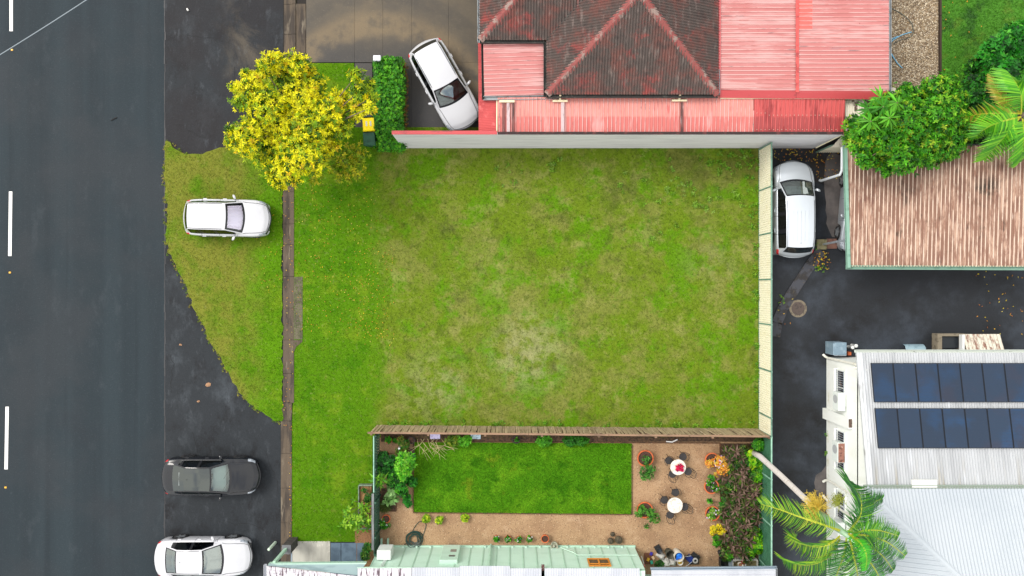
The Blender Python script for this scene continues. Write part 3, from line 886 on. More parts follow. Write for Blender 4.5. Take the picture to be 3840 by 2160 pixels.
# carport strip, far left
part('carport_roof', sheet([P(1793, 140, 3.1), P(1863, 140, 3.12), P(1863, 500, 3.12), P(1795, 500, 3.1)], (1, .06, 0), .076, .018), m_red4, RH)
part('eave_strip', MB().beam(P(1863, 372, 3.2), P(1863, 500, 3.12), .05, .06), m_cream, RH)
# long lean-to
z1_, z0_ = 3.28, 3.08
part('lean_to_roof', sheet([P(1866, 501, z0_), P(2826, 501, z0_), P(2826, 352, z1_), P(1866, 366, z1_)], (0, 1, .1), .19, .004, 'trim'), m_red2, RH)
part('lean_to_roof', sheet([P(2828, 502, z0_ + .02), P(3164, 502, z0_ + .02), P(3170, 366, z1_ + .02), P(2828, 360, z1_ + .02)], (0, 1, .1), .19, .004, 'trim'), m_red3, RH)
m_rib = M('red_rib', c(218, 172, 168), [dict(c=c(204, 136, 132), s=(1, 1, 1), lo=.45, hi=.62), dict(c=c(160, 130, 130), s=(.8, 2, 1), lo=.6, hi=.7)], rough=.5)
m_ribd = M('deep_red_rib', c(200, 92, 90), [dict(c=c(150, 54, 54), s=(3, 1, 1), lo=.5, hi=.66)], rough=.5)
for pl_, d_, m_ in (([P(1866, 501, z0_), P(2826, 501, z0_), P(2826, 352, z1_), P(1866, 366, z1_)], (0, 1, .1), m_rib), ([P(2828, 502, z0_ + .02), P(3164, 502, z0_ + .02), P(3170, 366, z1_ + .02), P(2828, 360, z1_ + .02)], (0, 1, .1), m_ribd)):
    for g in ribs(pl_, d_, .19, .04, .035): part('roof_rib', g, m_, RH)
for g in ribs([P(1812, 162, ZP + .05), P(2046, 160, ZP + .05), P(2046, 356, ZP), P(1816, 360, ZP)], (1, .03, 0), .19, .04, .035): part('roof_rib', g, m_rib, RH)
# screws along the deep red sheets
g = MB()
for k in range(20):
    q = P(2838 + k * 15.6, 486, z0_ + .05); g.lathe([(.016, q.z), (.016, q.z + .02), (0, q.z + .025)], q.x, q.y, 5)
    q = P(2838 + k * 15.6, 432 if k > 2 else 424, (z0_ + z1_) / 2 + .04); g.lathe([(.016, q.z), (.016, q.z + .02), (0, q.z + .025)], q.x, q.y, 5)
part('roof_screw', g, M('roof_screw', c(214, 196, 176), rough=.5), RH, kind='stuff')
# stained strips below the downpipes
m_stain = M('water_stain', c(120, 70, 66), [dict(c=c(70, 44, 42), s=(8, 1.5, 2), lo=.45, hi=.62), dict(c=c(206, 190, 188), s=(9, 1, 1), lo=.56, hi=.68)], rough=.7)
m_stain2 = M('pale_stain', c(196, 176, 178), [dict(c=c(110, 92, 92), s=(8, 1.5, 2), lo=.5, hi=.66)], rough=.7)
for x, w, m in ((2110, 13, m_stain2), (2557, 11, m_stain), (1888, 10, m_stain), (1906, 12, m_stain2), (1925, 8, m_stain)):
    a, b, d, e = P(x - w / 2, 500, z0_ + .060), P(x + w / 2, 500, z0_ + .060), P(x + w / 2, 384, z1_ + .056), P(x - w / 2, 384, z1_ + .056)
    part('flashing_strip', MB().quad(a, b, d, e), m, RH)
for x, y in ((2100, 378), (2547, 376), (1901, 380)):
    g = MB()
    q = P(x, y, 3.36)
    g.tube([q + Vector((-.34, 0, 0)), q + Vector((.34, 0, 0))], .055, 8)
    if x != 1901: g.tube([q, q + Vector((0, .16, .06)), q + Vector((0, .2, .2))], .05, 8)
    part('spreader_pipe', g, m_pvc, RH)
# right-hand flat roofs
ZF = 3.5
part('flat_roof', sheet([P(2702, -420, ZF), P(2985, -420, ZF), P(2985, 344, ZF), P(2702, 336, ZF)], (1, 0, 0), .175, .004, 'trim'), m_red1, RH)
part('flat_roof', sheet([P(2986, -420, ZF + .015), P(3333, -420, ZF + .015), P(3333, 347, ZF + .015), P(2986, 345, ZF + .015)], (1, 0, 0), .175, .004, 'trim', .05), m_red1, RH)
for g in ribs([P(2702, -420, ZF), P(2985, -420, ZF), P(2985, 344, ZF), P(2702, 336, ZF)], (1, 0, 0), .19, .045, .035) + ribs([P(2986, -420, ZF + .015), P(3333, -420, ZF + .015), P(3333, 347, ZF + .015), P(2986, 345, ZF + .015)], (1, 0, 0), .19, .045, .035, .04):
    part('roof_rib', g, m_rib, RH)
part('overlap_strip', MB().quad(P(2984, -420, ZF + .072), P(2996, -420, ZF + .072), P(2996, 346, ZF + .072), P(2984, 345, ZF + .072)), M('overlap_red', c(212, 84, 80), [dict(c=c(160, 60, 60), s=3, lo=.5, hi=.65)], rough=.5), RH)
part('overlap_strip', MB().quad(P(2997, -420, ZF + .026), P(3046, -420, ZF + .026), P(3046, 108, ZF + .026), P(2997, 112, ZF + .026)), M('fresh_red', c(232, 100, 92), [dict(c=c(238, 140, 136), s=(.4, 3, 1), lo=.5, hi=.7)], rough=.5), RH)
for (xa, xb, ya, yb) in ((2700, 2985, 344, 345), (2986, 3335, 346, 348)):
    part('barge_flashing', MB().quad(P(xa, ya - 6, ZF + .04), P(xb, yb - 6, ZF + .04), P(xb, yb + 25, ZF - .12), P(xa, ya + 23, ZF - .12)), m_flash, RH)
part('flashing_strip', MB().quad(P(2692, -420, ZF + .02), P(2703, -420, ZF + .06), P(2703, 340, ZF + .06), P(2694, 340, ZF + .02)), m_flash, RH)
part('fascia', MB().beam(P(2700, 369, ZF - .2), P(3336, 371, ZF - .2), .03, .14), m_cream, RH)
gutter(P(3338, -420, ZF), P(3338, 368, ZF), m_gutgrey, w=.09, parent=RH)
w2 = MB(); a, b = P(2720, 340, 0), P(3300, 340, 0)
w2.box((a.x + 16.0) / 2, 16.5, 0, 16.0 - a.x, 14, ZF - .12)
part('wall', w2, m_wallcream, RH)

# ---- grey boundary wall with its red capping
GW = thing('boundary_wall', 'tall plain light grey wall along the top edge of the vacant lot', 'wall', (4.7, 6.98, 0))
yb = 6.98
part('wall_face', MB().box((-5.44 + 15.05) / 2, yb + .05, 0, 20.49, .10, 3.28), M('grey_render', c(226, 226, 230), [dict(c=c(200, 200, 205), s=(.4, 1, 6), lo=.45, hi=.62, a=.7)], rough=.8), GW)
part('capping', MB().box((-5.46 + P(1864, 0, 3.3).x) / 2, yb + .08, 3.282, P(1864, 0, 3.3).x + 5.46, .17, .03), m_flash, GW)

part('shadow_gap', MB().box((P(1866, 0, 3.3).x + 15.05) / 2, yb + .055, 3.281, 15.05 - P(1866, 0, 3.3).x, .13, .012), M('gap_shade', c(50, 36, 36), [dict(c=c(90, 50, 48), s=3, lo=.5, hi=.65)], rough=.9), GW)  # dark strip along the wall top, shade of the gap painted in
# ---- rusty shed corner right of the wall
m_rustw = M('rusty_white_sheet', c(224, 216, 198), [dict(c=c(92, 70, 58), s=(3, 1.2, 1), lo=.54, hi=.62, d=5), dict(c=c(150, 128, 104), s=5, lo=.6, hi=.7)], rough=.7)
SH = thing('lean_to_shed', 'small shed with rust-stained cream corrugated roof wedged beside the red lean-to', 'shed', P(3180, 450))
part('roof_sheet', sheet([P(3168, 512, 2.9), P(3240, 520, 2.9), P(3240, 376, 3.0), P(3170, 376, 3.0)], (0, 1, 0), .076, .016), m_rustw, SH)
part('roof_sheet', sheet([P(3118, 552, 2.1), P(3200, 545, 2.1), P(3200, 505, 2.5), P(3158, 505, 2.5)], (0, 1, .5), .076, .016), m_rustw, SH)
part('barge_board', MB().beam(P(3062, 553, 1.2), P(3162, 504, 3.0), .05, .10), m_cream, SH)
part('wall', MB().box(P(3215, 440, 0).x, P(0, 440, 0).y, 0, .8, 1.4, 2.85), m_wallcream, SH)

# ================================================================ FENCES
m_colcream = M('cream_steel', c(250, 244, 220), [dict(c=c(240, 230, 198), s=2, lo=.5, hi=.7, a=.6), dict(c=c(190, 178, 130), s=1.5, lo=.66, hi=.76, a=.6)], rough=.5)
m_colgreen = M('green_steel_sheet', c(72, 124, 96), [dict(c=c(56, 104, 78), s=1.2, lo=.45, hi=.66), dict(c=c(84, 130, 102), s=3, lo=.6, hi=.74)], rough=.5)
m_frame = M('green_steel_frame', c(112, 150, 132), [dict(c=c(80, 112, 98), s=3, lo=.5, hi=.7)], rough=.5)
m_framel = M('pale_green_rail', c(150, 196, 174), [dict(c=c(120, 166, 146), s=3, lo=.5, hi=.7)], rough=.5)
XF = 12.335
def steel_fence(name, label, ys, h, msheet, mframe, pitch=.11):
    t = thing(name, label, 'fence', (XF, ys[0], 0))
    for a, b in zip(ys, ys[1:]):
        s = sheet([(XF, a - .03, .08), (XF, b + .03, .08), (XF, b + .03, h - .03), (XF, a - .03, h - .03)], (0, 0, 1), pitch, .022, 'fence')
        part('steel_panel', s, msheet, t)
        part('top_rail', MB().box(XF, (a + b) / 2, h - .05, .06, abs(a - b) - .01, .05), mframe, t)
        part('bottom_rail', MB().box(XF, (a + b) / 2, .04, .05, abs(a - b) - .06, .06), mframe, t)
    for y in ys:
        part('fence_post', MB().box(XF, y, 0, .075, .06, h + .02), mframe, t)
    return t
CF = steel_fence('steel_panel_fence', 'cream steel panel fence with green posts along the right of the lot', [6.9, 4.84, 2.63, .41, -1.75, -3.98, -6.2, -7.06], 1.8, m_colcream, m_frame)
# rivets at the foot of the cream panels
rv = MB()
for i in range(100):
    rv.box(XF - .035, 6.7 - i * .137, .055, .015, .03, .03)
part('rivet', rv, M('rivet', c(60, 92, 76), rough=.5), CF, kind='stuff')
steel_fence('steel_panel_fence', 'dark green steel panel fence along the right of the garden', [-7.1, -9.1, -11.3, -13.5, -15.7], 1.8, m_colgreen, m_framel)
# short cream fence at the end of the side driveway
t = thing('short_steel_fence', 'short cream ribbed steel fence beside the carport corner', 'fence', (15.9, 6.78, 0))
part('steel_panel', sheet([(15.2, 6.78, .06), (16.7, 6.78, .06), (16.7, 6.78, 1.76), (15.2, 6.78, 1.76)], (0, 0, 1), .11, .022, 'fence'), m_colcream, t)
part('top_rail', MB().box(15.95, 6.78, 1.76, 1.5, .06, .05), m_frame, t)
part('fence_post', MB().box(15.2, 6.78, 0, .06, .06, 1.8), m_frame, t)

# ---- paling fence between lot and garden
m_pale = M('weathered_paling', c(178, 158, 126), [
    dict(c=c(146, 126, 98), s=(14, 14, 1.2), lo=.44, hi=.64), dict(c=c(212, 196, 166), s=(9, 9, .8), lo=.58, hi=.72, a=.8),
    dict(c=c(110, 112, 80), s=1.2, lo=.56, hi=.72, a=.4)], rough=.85, objrand=.16)
m_rail = M('fence_rail_timber', c(150, 120, 96), [dict(c=c(110, 88, 72), s=(1, 6, 6), lo=.45, hi=.65)], rough=.85)
PF = thing('paling_fence', 'weathered grey-brown timber paling fence between the lot and the garden', 'fence', (2.8, -6.95, 0))
x0, x1, ya, yb = -6.74, 12.26, -6.84, -7.02
n = 176
pm = [MB().box(0, 0, 0, w, .018, h).mesh('paling') for w, h in ((.100, 1.74), (.094, 1.76), (.104, 1.715))]
for i in range(n):
    t_ = (i + .5) / n
    o = link('paling', pm[random.randrange(3)], m_pale, PF)
    o.location = Vector((x0 + (x1 - x0) * t_, ya + (yb - ya) * t_ + random.uniform(-.012, .012), 0)) - ORG[PF]
    o.rotation_euler = (random.gauss(0, .012), random.gauss(0, .012), random.gauss(0, .05))
for z in (.35, 1.4):
    part('fence_rail', MB().beam((x0, ya - .06, z), (x1, yb - .06, z), .04, .09), m_rail, PF)
for i in range(8):
    t_ = i / 7
    part('fence_post', MB().box(x0 + (x1 - x0) * t_ + .03, ya + (yb - ya) * t_ - .13, 0, .1, .09, 1.7), m_rail, PF)
for i in range(5):
    a, b = i / 5, (i + 1) / 5 - .001
    part('top_capping', MB().beam((x0 - .12 + (x1 - x0 + .12) * a, ya + (yb - ya) * a - .035, 1.785), (x0 - .12 + (x1 - x0 + .12) * b, ya + (yb - ya) * b - .035, 1.785), .085, .03), m_rail, PF)

# ---- green picket fence on the garden's left
m_pick = M('dark_green_paint', c(50, 92, 72), [dict(c=c(38, 70, 56), s=4, lo=.5, hi=.68), dict(c=c(78, 118, 96), s=7, lo=.62, hi=.74)], rough=.6, objrand=.08)
m_gcap = M('grey_timber', c(128, 132, 134), [dict(c=c(98, 104, 104), s=(9, 1, 3), lo=.45, hi=.65)], rough=.8)
KF = thing('picket_fence', 'dark green picket fence between the front lawn and the garden', 'fence', (-6.62, -9.6, 0))
xk = -6.62
pk = MB().box(0, 0, 0, .02, .085, 1.42).mesh('picket')
y = -7.15
while y > -11.95:
    o = link('picket', pk, m_pick, KF)
    o.location = Vector((xk, y, .04)) - ORG[KF]
    o.rotation_euler = (random.gauss(0, .006), random.gauss(0, .006), 0)
    y -= .135
for z in (.3, .85, 1.30):
    part('fence_rail', MB().box(xk + .035, -9.55, z, .04, 4.85, .08), m_pick, KF)
for y in (-7.1, -8.7, -10.3, -11.98, -12.82):
    part('fence_post', MB().box(xk + .05, y, 0, .09, .09, 1.5), m_pick, KF)
part('top_capping', MB().box(xk - .01, -8.45, 1.47, .05, 2.7, .03), m_framel, KF)
part('top_capping', MB().box(xk - .05, -11.2, 1.49, .11, 2.7, .035), m_gcap, KF)
part('solid_gate', MB().box(xk, -12.4, .05, .035, .80, 1.44), m_pick, KF)
for y in (-12.1, -12.4, -12.7):
    part('gate_batten', MB().box(xk + .03, y, .05, .02, .03, 1.42), m_pick, KF)

# ================================================================ MINT HOUSE (bottom)
m_mint = M('mint_weatherboard', c(204, 236, 218), [dict(c=c(192, 226, 206), s=(.6, 1, 2), lo=.45, hi=.65, a=.7), dict(c=c(202, 230, 214), s=1.4, lo=.58, hi=.72, a=.7)], rough=.6)
m_mintd = M('mint_batten', c(184, 220, 198), [dict(c=c(166, 206, 184), s=3, lo=.5, hi=.68)], rough=.6)
m_white = M('white_corrugated', c(194, 198, 206), [dict(c=c(178, 183, 193), s=(2, .5, 1), lo=.45, hi=.66, a=.7), dict(c=c(196, 198, 204), s=(6, 1, 1), lo=.64, hi=.75, a=.5)], rough=.5)
m_whiteold = M('weathered_white_corrugated', c(214, 212, 220), [dict(c=c(92, 74, 84), s=(9, 1.4, 2), lo=.52, hi=.62, d=5), dict(c=c(160, 146, 150), s=(12, 2, 2), lo=.56, hi=.66)], rough=.65)
MH = thing('mint_house', 'mint green weatherboard house with white corrugated roof along the bottom edge', 'house', (0, -13.5, 0))
yw, xl, xr = -12.93, -6.60, 6.10
hb = MB()
hb.box((xl + xr) / 2, yw - 3, 0, xr - xl, 5.94, 3.0)
part('wall', hb, m_mint, MH)
# overlapping boards, joined: each shows only a few pixels
bo = MB(); z = .12
while z < 2.95:
    bo.add([(xl, yw + .032, z), (xr, yw + .032, z), (xr, yw + .02, z + .14), (xl, yw + .02, z + .14), (xl, yw, z), (xr, yw, z)], [(0, 1, 2, 3), (4, 5, 1, 0)])
    z += .142
part('weatherboard', bo, m_mint, MH, kind='stuff')
x = xl + .04
while x < xr:
    if not (-3.5 < x < -2.75):
        part('batten', MB().box(x, yw + .035, .1, .05, .03, 2.85), m_mintd, MH)
    x += .645
part('base_beam', MB().box((xl + xr) / 2, yw + .05, .02, xr - xl + .1, .1, .12), m_mintd, MH)
for k in range(18):
    part('bracket', MB().box(xl + .5 + k * .68, yw + .07, .16, .09, .09, .10), m_mint, MH)
for x in (xl + .1, xl + .42, -1.05):
    part('stump', MB().box(x, yw + .3 if x < -2 else yw + .1, 0, .08, .3 if x < -2 else .12, .2), m_mintd, MH)
# air conditioner
AC_W = M('white_enamel', c(232, 240, 236), [dict(c=c(214, 224, 220), s=2, lo=.5, hi=.7, a=.6)], rough=.45)
def px_on_wall(px, zz):  # x on the mint wall plane for a pixel column at height zz
    return (px - 1920) * (CAMH - zz) / FPX
ac = thing('air_conditioner', 'mint white wall unit near the left end of the mint house wall', 'air conditioner', (px_on_wall(1446, 1.5), yw + .35, 0.9))
ax = px_on_wall(1446, 1.5)
b_ = part('casing', MB().box(ax, yw + .30, 1.15, .66, .46, .85), AC_W, ac); bevel(b_, .03)
part('bracket', MB().box(ax - .2, yw + .25, 1.06, .05, .42, .06).box(ax + .2, yw + .25, 1.06, .05, .42, .06), m_mintd, ac)
for dx in (.02, .07, .13):
    part('pipe', MB().tube([(ax + dx, yw + .08, 2.0), (ax + dx - .03, yw + .07, 2.4), (ax + dx - .04, yw + .07, 2.95)], .016, 6), AC_W, ac)
# meter box
mx_ = -2.95
mb_ = thing('meter_box', 'pale green meter cabinet with two dark viewing windows on the mint wall', 'meter box', (mx_, yw + .1, .5))
bevel(part('cabinet', MB().box(mx_ - .02, yw + .12, .35, .84, .20, 2.0), m_mint, mb_), .02)
part('viewing_window', MB().box(mx_ + .12, yw + .228, 1.0, .28, .012, .33), M('meter_glass', c(140, 138, 132), rough=.3), mb_)
part('viewing_window', MB().box(mx_ + .1, yw + .228, 1.75, .28, .012, .18), M('meter_glass_dark', c(88, 92, 92), rough=.3), mb_)
# orange window
ow = part('window', MB().box(4.08, yw + .045, 1.82, .95, .03, .86), M('window_dark', c(66, 58, 44), [dict(c=c(96, 80, 56), s=6, lo=.5, hi=.65)], rough=.15), MH)
m_or = M('orange_timber', c(226, 144, 48), [dict(c=c(190, 112, 34), s=8, lo=.5, hi=.68)], rough=.55)
fr = MB()
for x in (3.6, 4.08, 4.56): fr.box(x, yw + .07, 1.8, .07, .05, .9)
for z in (1.78, 2.62): fr.box(4.08, yw + .072, z, 1.02, .05, .07)
fr.box(4.08, yw + .073, 2.4, 1.0, .045, .045)
part('window_frame', fr, m_or, ow)
# pipes on the wall
part('wall_pipe', MB().tube([(2.4, yw + .1, .4), (3.0, yw + .1, 1.1), (3.15, yw + .1, 1.4), (6.0, yw + .1, 1.42)], .022, 6), m_mint, MH)
part('downpipe', MB().tube([(-1.05, yw + .12, .1), (-1.05, yw + .12, 2.95)], .055, 8), m_mintd, MH)
# roof
def mroof(x0p, x1p, yp, z, zz, mat, prof='cor', nm='roof_sheet'):
    a, b = P(x0p, yp, z), P(x1p, yp, z)
    return part(nm, sheet([a, b, (b.x, b.y - 7, z + zz), (a.x, a.y - 7, z + zz)], (0, -1, zz / 7), .076, .02, prof), mat, MH)
mroof(1342, 1544, 2131, 3.06, .9, m_whiteold)
mroof(1545, 1724, 2128, 3.08, .9, m_white)
mroof(1724, 1912, 2122, 3.10, .9, m_white)
mroof(1912, 2030, 2131, 3.09, .9, m_white)
mroof(2042, 2398, 2131, 3.09, .9, m_white)
part('roof_gap', MB().box(P(2036, 0, 3.0).x, -14, 2.9, .14, 2.6, .1), M('rust_stain_gap', c(90, 56, 52), [dict(c=c(180, 170, 168), s=6, lo=.5, hi=.6)], rough=.8), MH)
part('fascia', MB().beam(P(1340, 2128, 3.0), P(1545, 2128, 3.0), .03, .1), m_mint, MH)
# right-hand skillion roof of the same row
SK = thing('skillion_roof_shed', 'shed with clean white ribbed skillion roof at the bottom beside the side driveway', 'shed', (9.2, -13.6, 0))
zs = 2.55
a, b = P(2442, 2137, zs), P(2908, 2133, zs)
part('roof_sheet', sheet([a, b, (b.x, b.y - 5, zs + .3), (a.x, a.y - 5, zs + .3)], (1, 0, 0), .19, .03, 'trim'), m_white, SK)
gutter(P(2440, 2134, zs + .02), P(2914, 2129, zs + .02), M('slate_blue_gutter', c(150, 168, 184), rough=.5), w=.08, parent=SK)
gutter(P(2912, 2130, zs + .02), P(2912, 2300, zs + .02), m_gutgrey, w=.06, parent=SK)
part('wall', MB().box((a.x + b.x) / 2, a.y - 3.6, 0, b.x - a.x - .3, 4.8, zs - .1), m_mint, SK)
# ---- carport with its fascia, post and pier
CP = thing('front_carport', 'carport with white ribbed roof and grey-green fascia at the bottom left of the mint house', 'carport', P(1200, 2150))
zc = 3.0
part('fascia_panel', MB().quad(P(1012, 2112, zc), P(1374, 2110, zc), P(1342, 2158, zc + .06), P(1002, 2121, zc + .06)), M('grey_green_sheet', c(136, 160, 162), [dict(c=c(112, 136, 140), s=(1, 3, 1), lo=.5, hi=.68)], rough=.5), CP)
part('fascia_beam', MB().beam(P(1010, 2112, zc - .1), P(1374, 2110, zc - .1), .04, .22), m_mintd, CP)
part('roof_sheet', sheet([P(1000, 2122, zc + .1), P(1000, 2330, zc + .1), P(1342, 2330, zc + .1), P(1342, 2160, zc + .1)], (1, -.11, 0), .15, .035, 'trim'), m_whiteold, CP)
gutter(P(994, 2118, zc + .1), P(994, 2330, zc + .1), m_white, w=.10, parent=CP)
px_, py_ = -10.93, -12.62
part('post', MB().box(px_, py_, 1.18, .13, .13, 1.75), m_mintd, CP)
pier = part('pier', MB().box(px_ + .03, py_ - .02, 0, .42, .42, 1.2), M('dark_brick_pier', c(66, 62, 60), [dict(c=c(90, 86, 84), s=8, lo=.5, hi=.65)], rough=.9), CP)
part('pier_cap', MB().box(px_ + .03, py_ - .02, 1.2, .44, .44, .03), M('grey_cap', c(112, 114, 118), rough=.8), CP)
part('side_rail', MB().box(px_ + .18, py_ - .95, .85, .06, 1.45, .06), M('blue_grey_rail', c(150, 166, 180), rough=.6), CP)
bo_ = P(1033, 2034)
single('bollard', MB().lathe([(.07, 0), (.07, .98), (.055, 1.0), (0, 1.005)], bo_.x, bo_.y, 14), M('mint_bollard', c(206, 226, 206), rough=.5), 'pale mint steel bollard beside the carport pier', 'bollard', bo_, smooth=True)

# ================================================================ CARPORT with brown roof
m_brown = M('lichened_brown_sheet', c(134, 100, 84), [
    dict(c=c(190, 158, 138), s=(5, .7, 1), lo=.46, hi=.64, d=6, r=.7), dict(c=c(116, 80, 70), s=(2.2, .8, 1), lo=.52, hi=.68, d=6, r=.7, a=.8),
    dict(c=c(70, 54, 44), s=(1.6, .8, 1), lo=.60, hi=.70, d=5, a=.8), dict(c=c(236, 224, 208), s=(9, 1.2, 1), lo=.66, hi=.74, d=5, a=.8),
    dict(c=c(84, 56, 44), s=.6, lo=.35, hi=.6, grad=[('Y', 3.2, 6.0, 1.5)], a=.75),
    dict(c=c(40, 34, 26), s=1.2, lo=.42, hi=.58, ring=(21.9, 4.5, 0, 1.1, 1.2), a=.9),
    dict(c=c(56, 46, 36), s=.9, lo=.45, hi=.62, ring=(18.2, 4.9, 0, 1.0, 1.5), a=.8)], rough=.85)
m_gg = M('sea_green_gutter', c(126, 166, 148), [dict(c=c(100, 140, 122), s=3, lo=.5, hi=.68)], rough=.5)
zc = 2.7
BC = thing('carport', 'carport with lichen-streaked brown and white corrugated roof and green gutters', 'carport', P(3500, 780))
pl = [P(3186, 996, zc), P(4300, 1004, zc), P(4300, 546, zc + .12), P(3172, 546, zc + .12)]
part('roof_sheet', MB().quad(*pl), m_brown, BC)
# pale worn rib crests, each a strip of its own
m_crest = M('worn_rib', c(226, 204, 186), [dict(c=c(164, 126, 108), s=(5, 1.2, 1), lo=.46, hi=.66)], rough=.8)
for g in ribs([pl[0], P(3860, 1001, zc), P(3860, 546, zc + .12), pl[3]], (.012, 1, .02), .19, .036, .04):
    part('roof_rib', g, m_crest, BC)
gutter(P(3176, 1002, zc + .02), P(4300, 1008, zc + .02), m_gg, w=.17, h=.16, parent=BC)
gutter(P(3168, 545, zc + .12), P(3181, 1004, zc + .02), m_gg, w=.15, h=.06, parent=BC, nm='side_gutter')
part('side_fascia', MB().beam(P(3171, 545, zc + .16), P(3184, 1004, zc + .06), .15, .02), m_gg, BC)
dot = MB()
for k in range(62):
    q = P(3196 + k * 11, 998, zc + .05); dot.box(q.x, q.y, q.z, .05, .03, .03)
part('gutter_clip', dot, m_cream, BC, kind='stuff')
part('back_beam', MB().beam(P(3165, 543, zc + .1), P(4300, 543, zc + .1), .06, .08), m_gutdark, BC)
m_galv = M('galvanised_steel', c(196, 206, 216), [dict(c=c(150, 160, 170), s=6, lo=.5, hi=.68)], rough=.4, metal=.5)
part('post', MB().tube([P(3083, 917, .02), P(3172, 900, 2.6)], .05, 8), m_galv, BC)
part('downpipe', MB().tube([P(3158, 552, 2.6), P(3157, 640, 2.2), P(3150, 655, 2.1), P(3079, 678, .25), P(3074, 676, .1)], .062, 8), M('white_pipe', c(226, 232, 238), rough=.45), BC)
for (x, y) in ((24.5, 2.0), (24.5, 6.2), (19.0, 6.5)):
    part('post', MB().tube([(x, y, 0), (x, y, 2.66)], .05, 8), m_galv, BC)
pier = P(3078, 917)
single('footing_block', MB().box(pier.x, pier.y, 0, .48, .5, .14).box(pier.x + .05, pier.y, .14, .16, .16, .03), M('stone_block', c(134, 128, 96), [dict(c=c(100, 98, 72), s=6, lo=.5, hi=.65), dict(c=c(196, 112, 56), s=5, lo=.66, hi=.72)], rough=.9), 'weathered concrete footing block under the leaning carport post', 'block', pier)
b0 = P(3118, 914)
single('paving_slab', MB().box(b0.x, b0.y, .012, .5, .5, .05), M('brown_paver', c(118, 84, 72), [dict(c=c(92, 66, 58), s=5, lo=.5, hi=.65)], rough=.85), 'brown square paving slab beside the footing block', 'paver', b0)
b0 = P(3162, 918, .25)
dsh = MB().lathe([(.0, .30), (.12, .26), (.2, .30), (.23, .36), (.21, .36), (0, .33)], b0.x, b0.y, 20).tube([(b0.x, b0.y, 0), (b0.x, b0.y, .28)], .03, 6)
single('birdbath', dsh, M('white_stone', c(222, 222, 214), rough=.6), 'white round dish on a stem by the carport post', 'birdbath', (b0.x, b0.y, 0), smooth=True)

# ---- manhole
q = P(2992, 1157)
MHC = thing('manhole', 'round iron manhole cover in a concrete ring in the side driveway', 'manhole', q)
part('concrete_ring', MB().lathe([(.44, .0), (.44, .03), (.33, .03), (.33, .02)], q.x, q.y, 28), M('ring_concrete', c(124, 114, 98), [dict(c=c(90, 82, 72), s=6, lo=.5, hi=.65)], rough=.9), MHC)
g = MB().lathe([(.325, .0), (.325, .026), (0, .026)], q.x, q.y, 28)
for i in range(-4, 5):
    for j in range(-4, 5):
        if i * i + j * j < 18: g.box(q.x + i * .068, q.y + j * .068, .026, .042, .042, .008)
part('cover', g, M('cast_iron', c(92, 80, 74), [dict(c=c(70, 62, 60), s=9, lo=.5, hi=.65)], rough=.6, metal=.3), MHC)

# ================================================================ WHITE BUILDING (right)
m_wwall = M('white_wall', c(248, 252, 248), [dict(c=c(238, 242, 234), s=(2, 2, .4), lo=.5, hi=.7, a=.7), dict(c=c(206, 200, 160), s=2, lo=.5, hi=.7, grad=[('Z', .5, .05, .3)])], rough=.7)
m_wroof = M('pale_grey_corrugated', c(178, 182, 186), [dict(c=c(160, 164, 168), s=(3, .2, 1), lo=.42, hi=.68), dict(c=c(200, 205, 211), s=(4, .3, 1), lo=.54, hi=.74), dict(c=c(146, 136, 108), s=(4, .2, 1), lo=.52, hi=.70, d=5, grad=[('Y', -7, -8.8, 1)], a=.8)], rough=.5)
m_wroof2 = M('white_hip_sheet', c(180, 188, 195), [dict(c=c(172, 181, 189), s=.4, lo=.4, hi=.7)], rough=.55, spec=.3)
WB_ = thing('white_building', 'white rendered building with corrugated roofs at the lower right', 'building', (20, -9, 0))
XWAL = 15.72
part('wall', MB().box(XWAL + 6, -10.2, 0, 12, 13.5, 3.3), m_wwall, WB_)
sl = math.tan(math.radians(10))
e0 = P(3213, 1322, 3.35); zr0 = 3.35
ytop = -9.05
xe = 15.62
def roofz(y): return zr0 + (e0.y - y) * sl
part('lower_roof', sheet([(xe + .12, e0.y, zr0), (29, e0.y, zr0), (29, ytop - .4, roofz(ytop - .4)), (xe + .12, ytop - .4, roofz(ytop - .4))], (0, -1, sl), .12, .045), m_wroof, WB_)
part('gable_wall', MB().add([(XWAL, e0.y - .5, 3.2), (XWAL, ytop - .6, 3.2), (XWAL, ytop - .6, roofz(ytop - .6) - .03), (XWAL, e0.y - .5, roofz(e0.y - .5) - .03)], [(0, 1, 2, 3)]), m_wwall, WB_)
part('verge_flashing', MB().add([(xe, e0.y, zr0 - .10), (xe, ytop, roofz(ytop) - .10), (xe, ytop, roofz(ytop) + .03), (xe, e0.y, zr0 + .03), (xe + .26, e0.y, zr0 + .035), (xe + .26, ytop, roofz(ytop) + .035)], [(0, 1, 2, 3), (3, 2, 5, 4)]), M('weathered_flashing', c(208, 212, 216), [dict(c=c(170, 172, 172), s=(6, 1, 1), lo=.5, hi=.68)], rough=.5), WB_)
gutter((xe - .05, e0.y + .06, zr0), (29, e0.y + .06, zr0), M('white_gutter', c(206, 214, 206), [dict(c=c(110, 110, 104), s=5, lo=.6, hi=.7)], rough=.5), w=.11, parent=WB_)
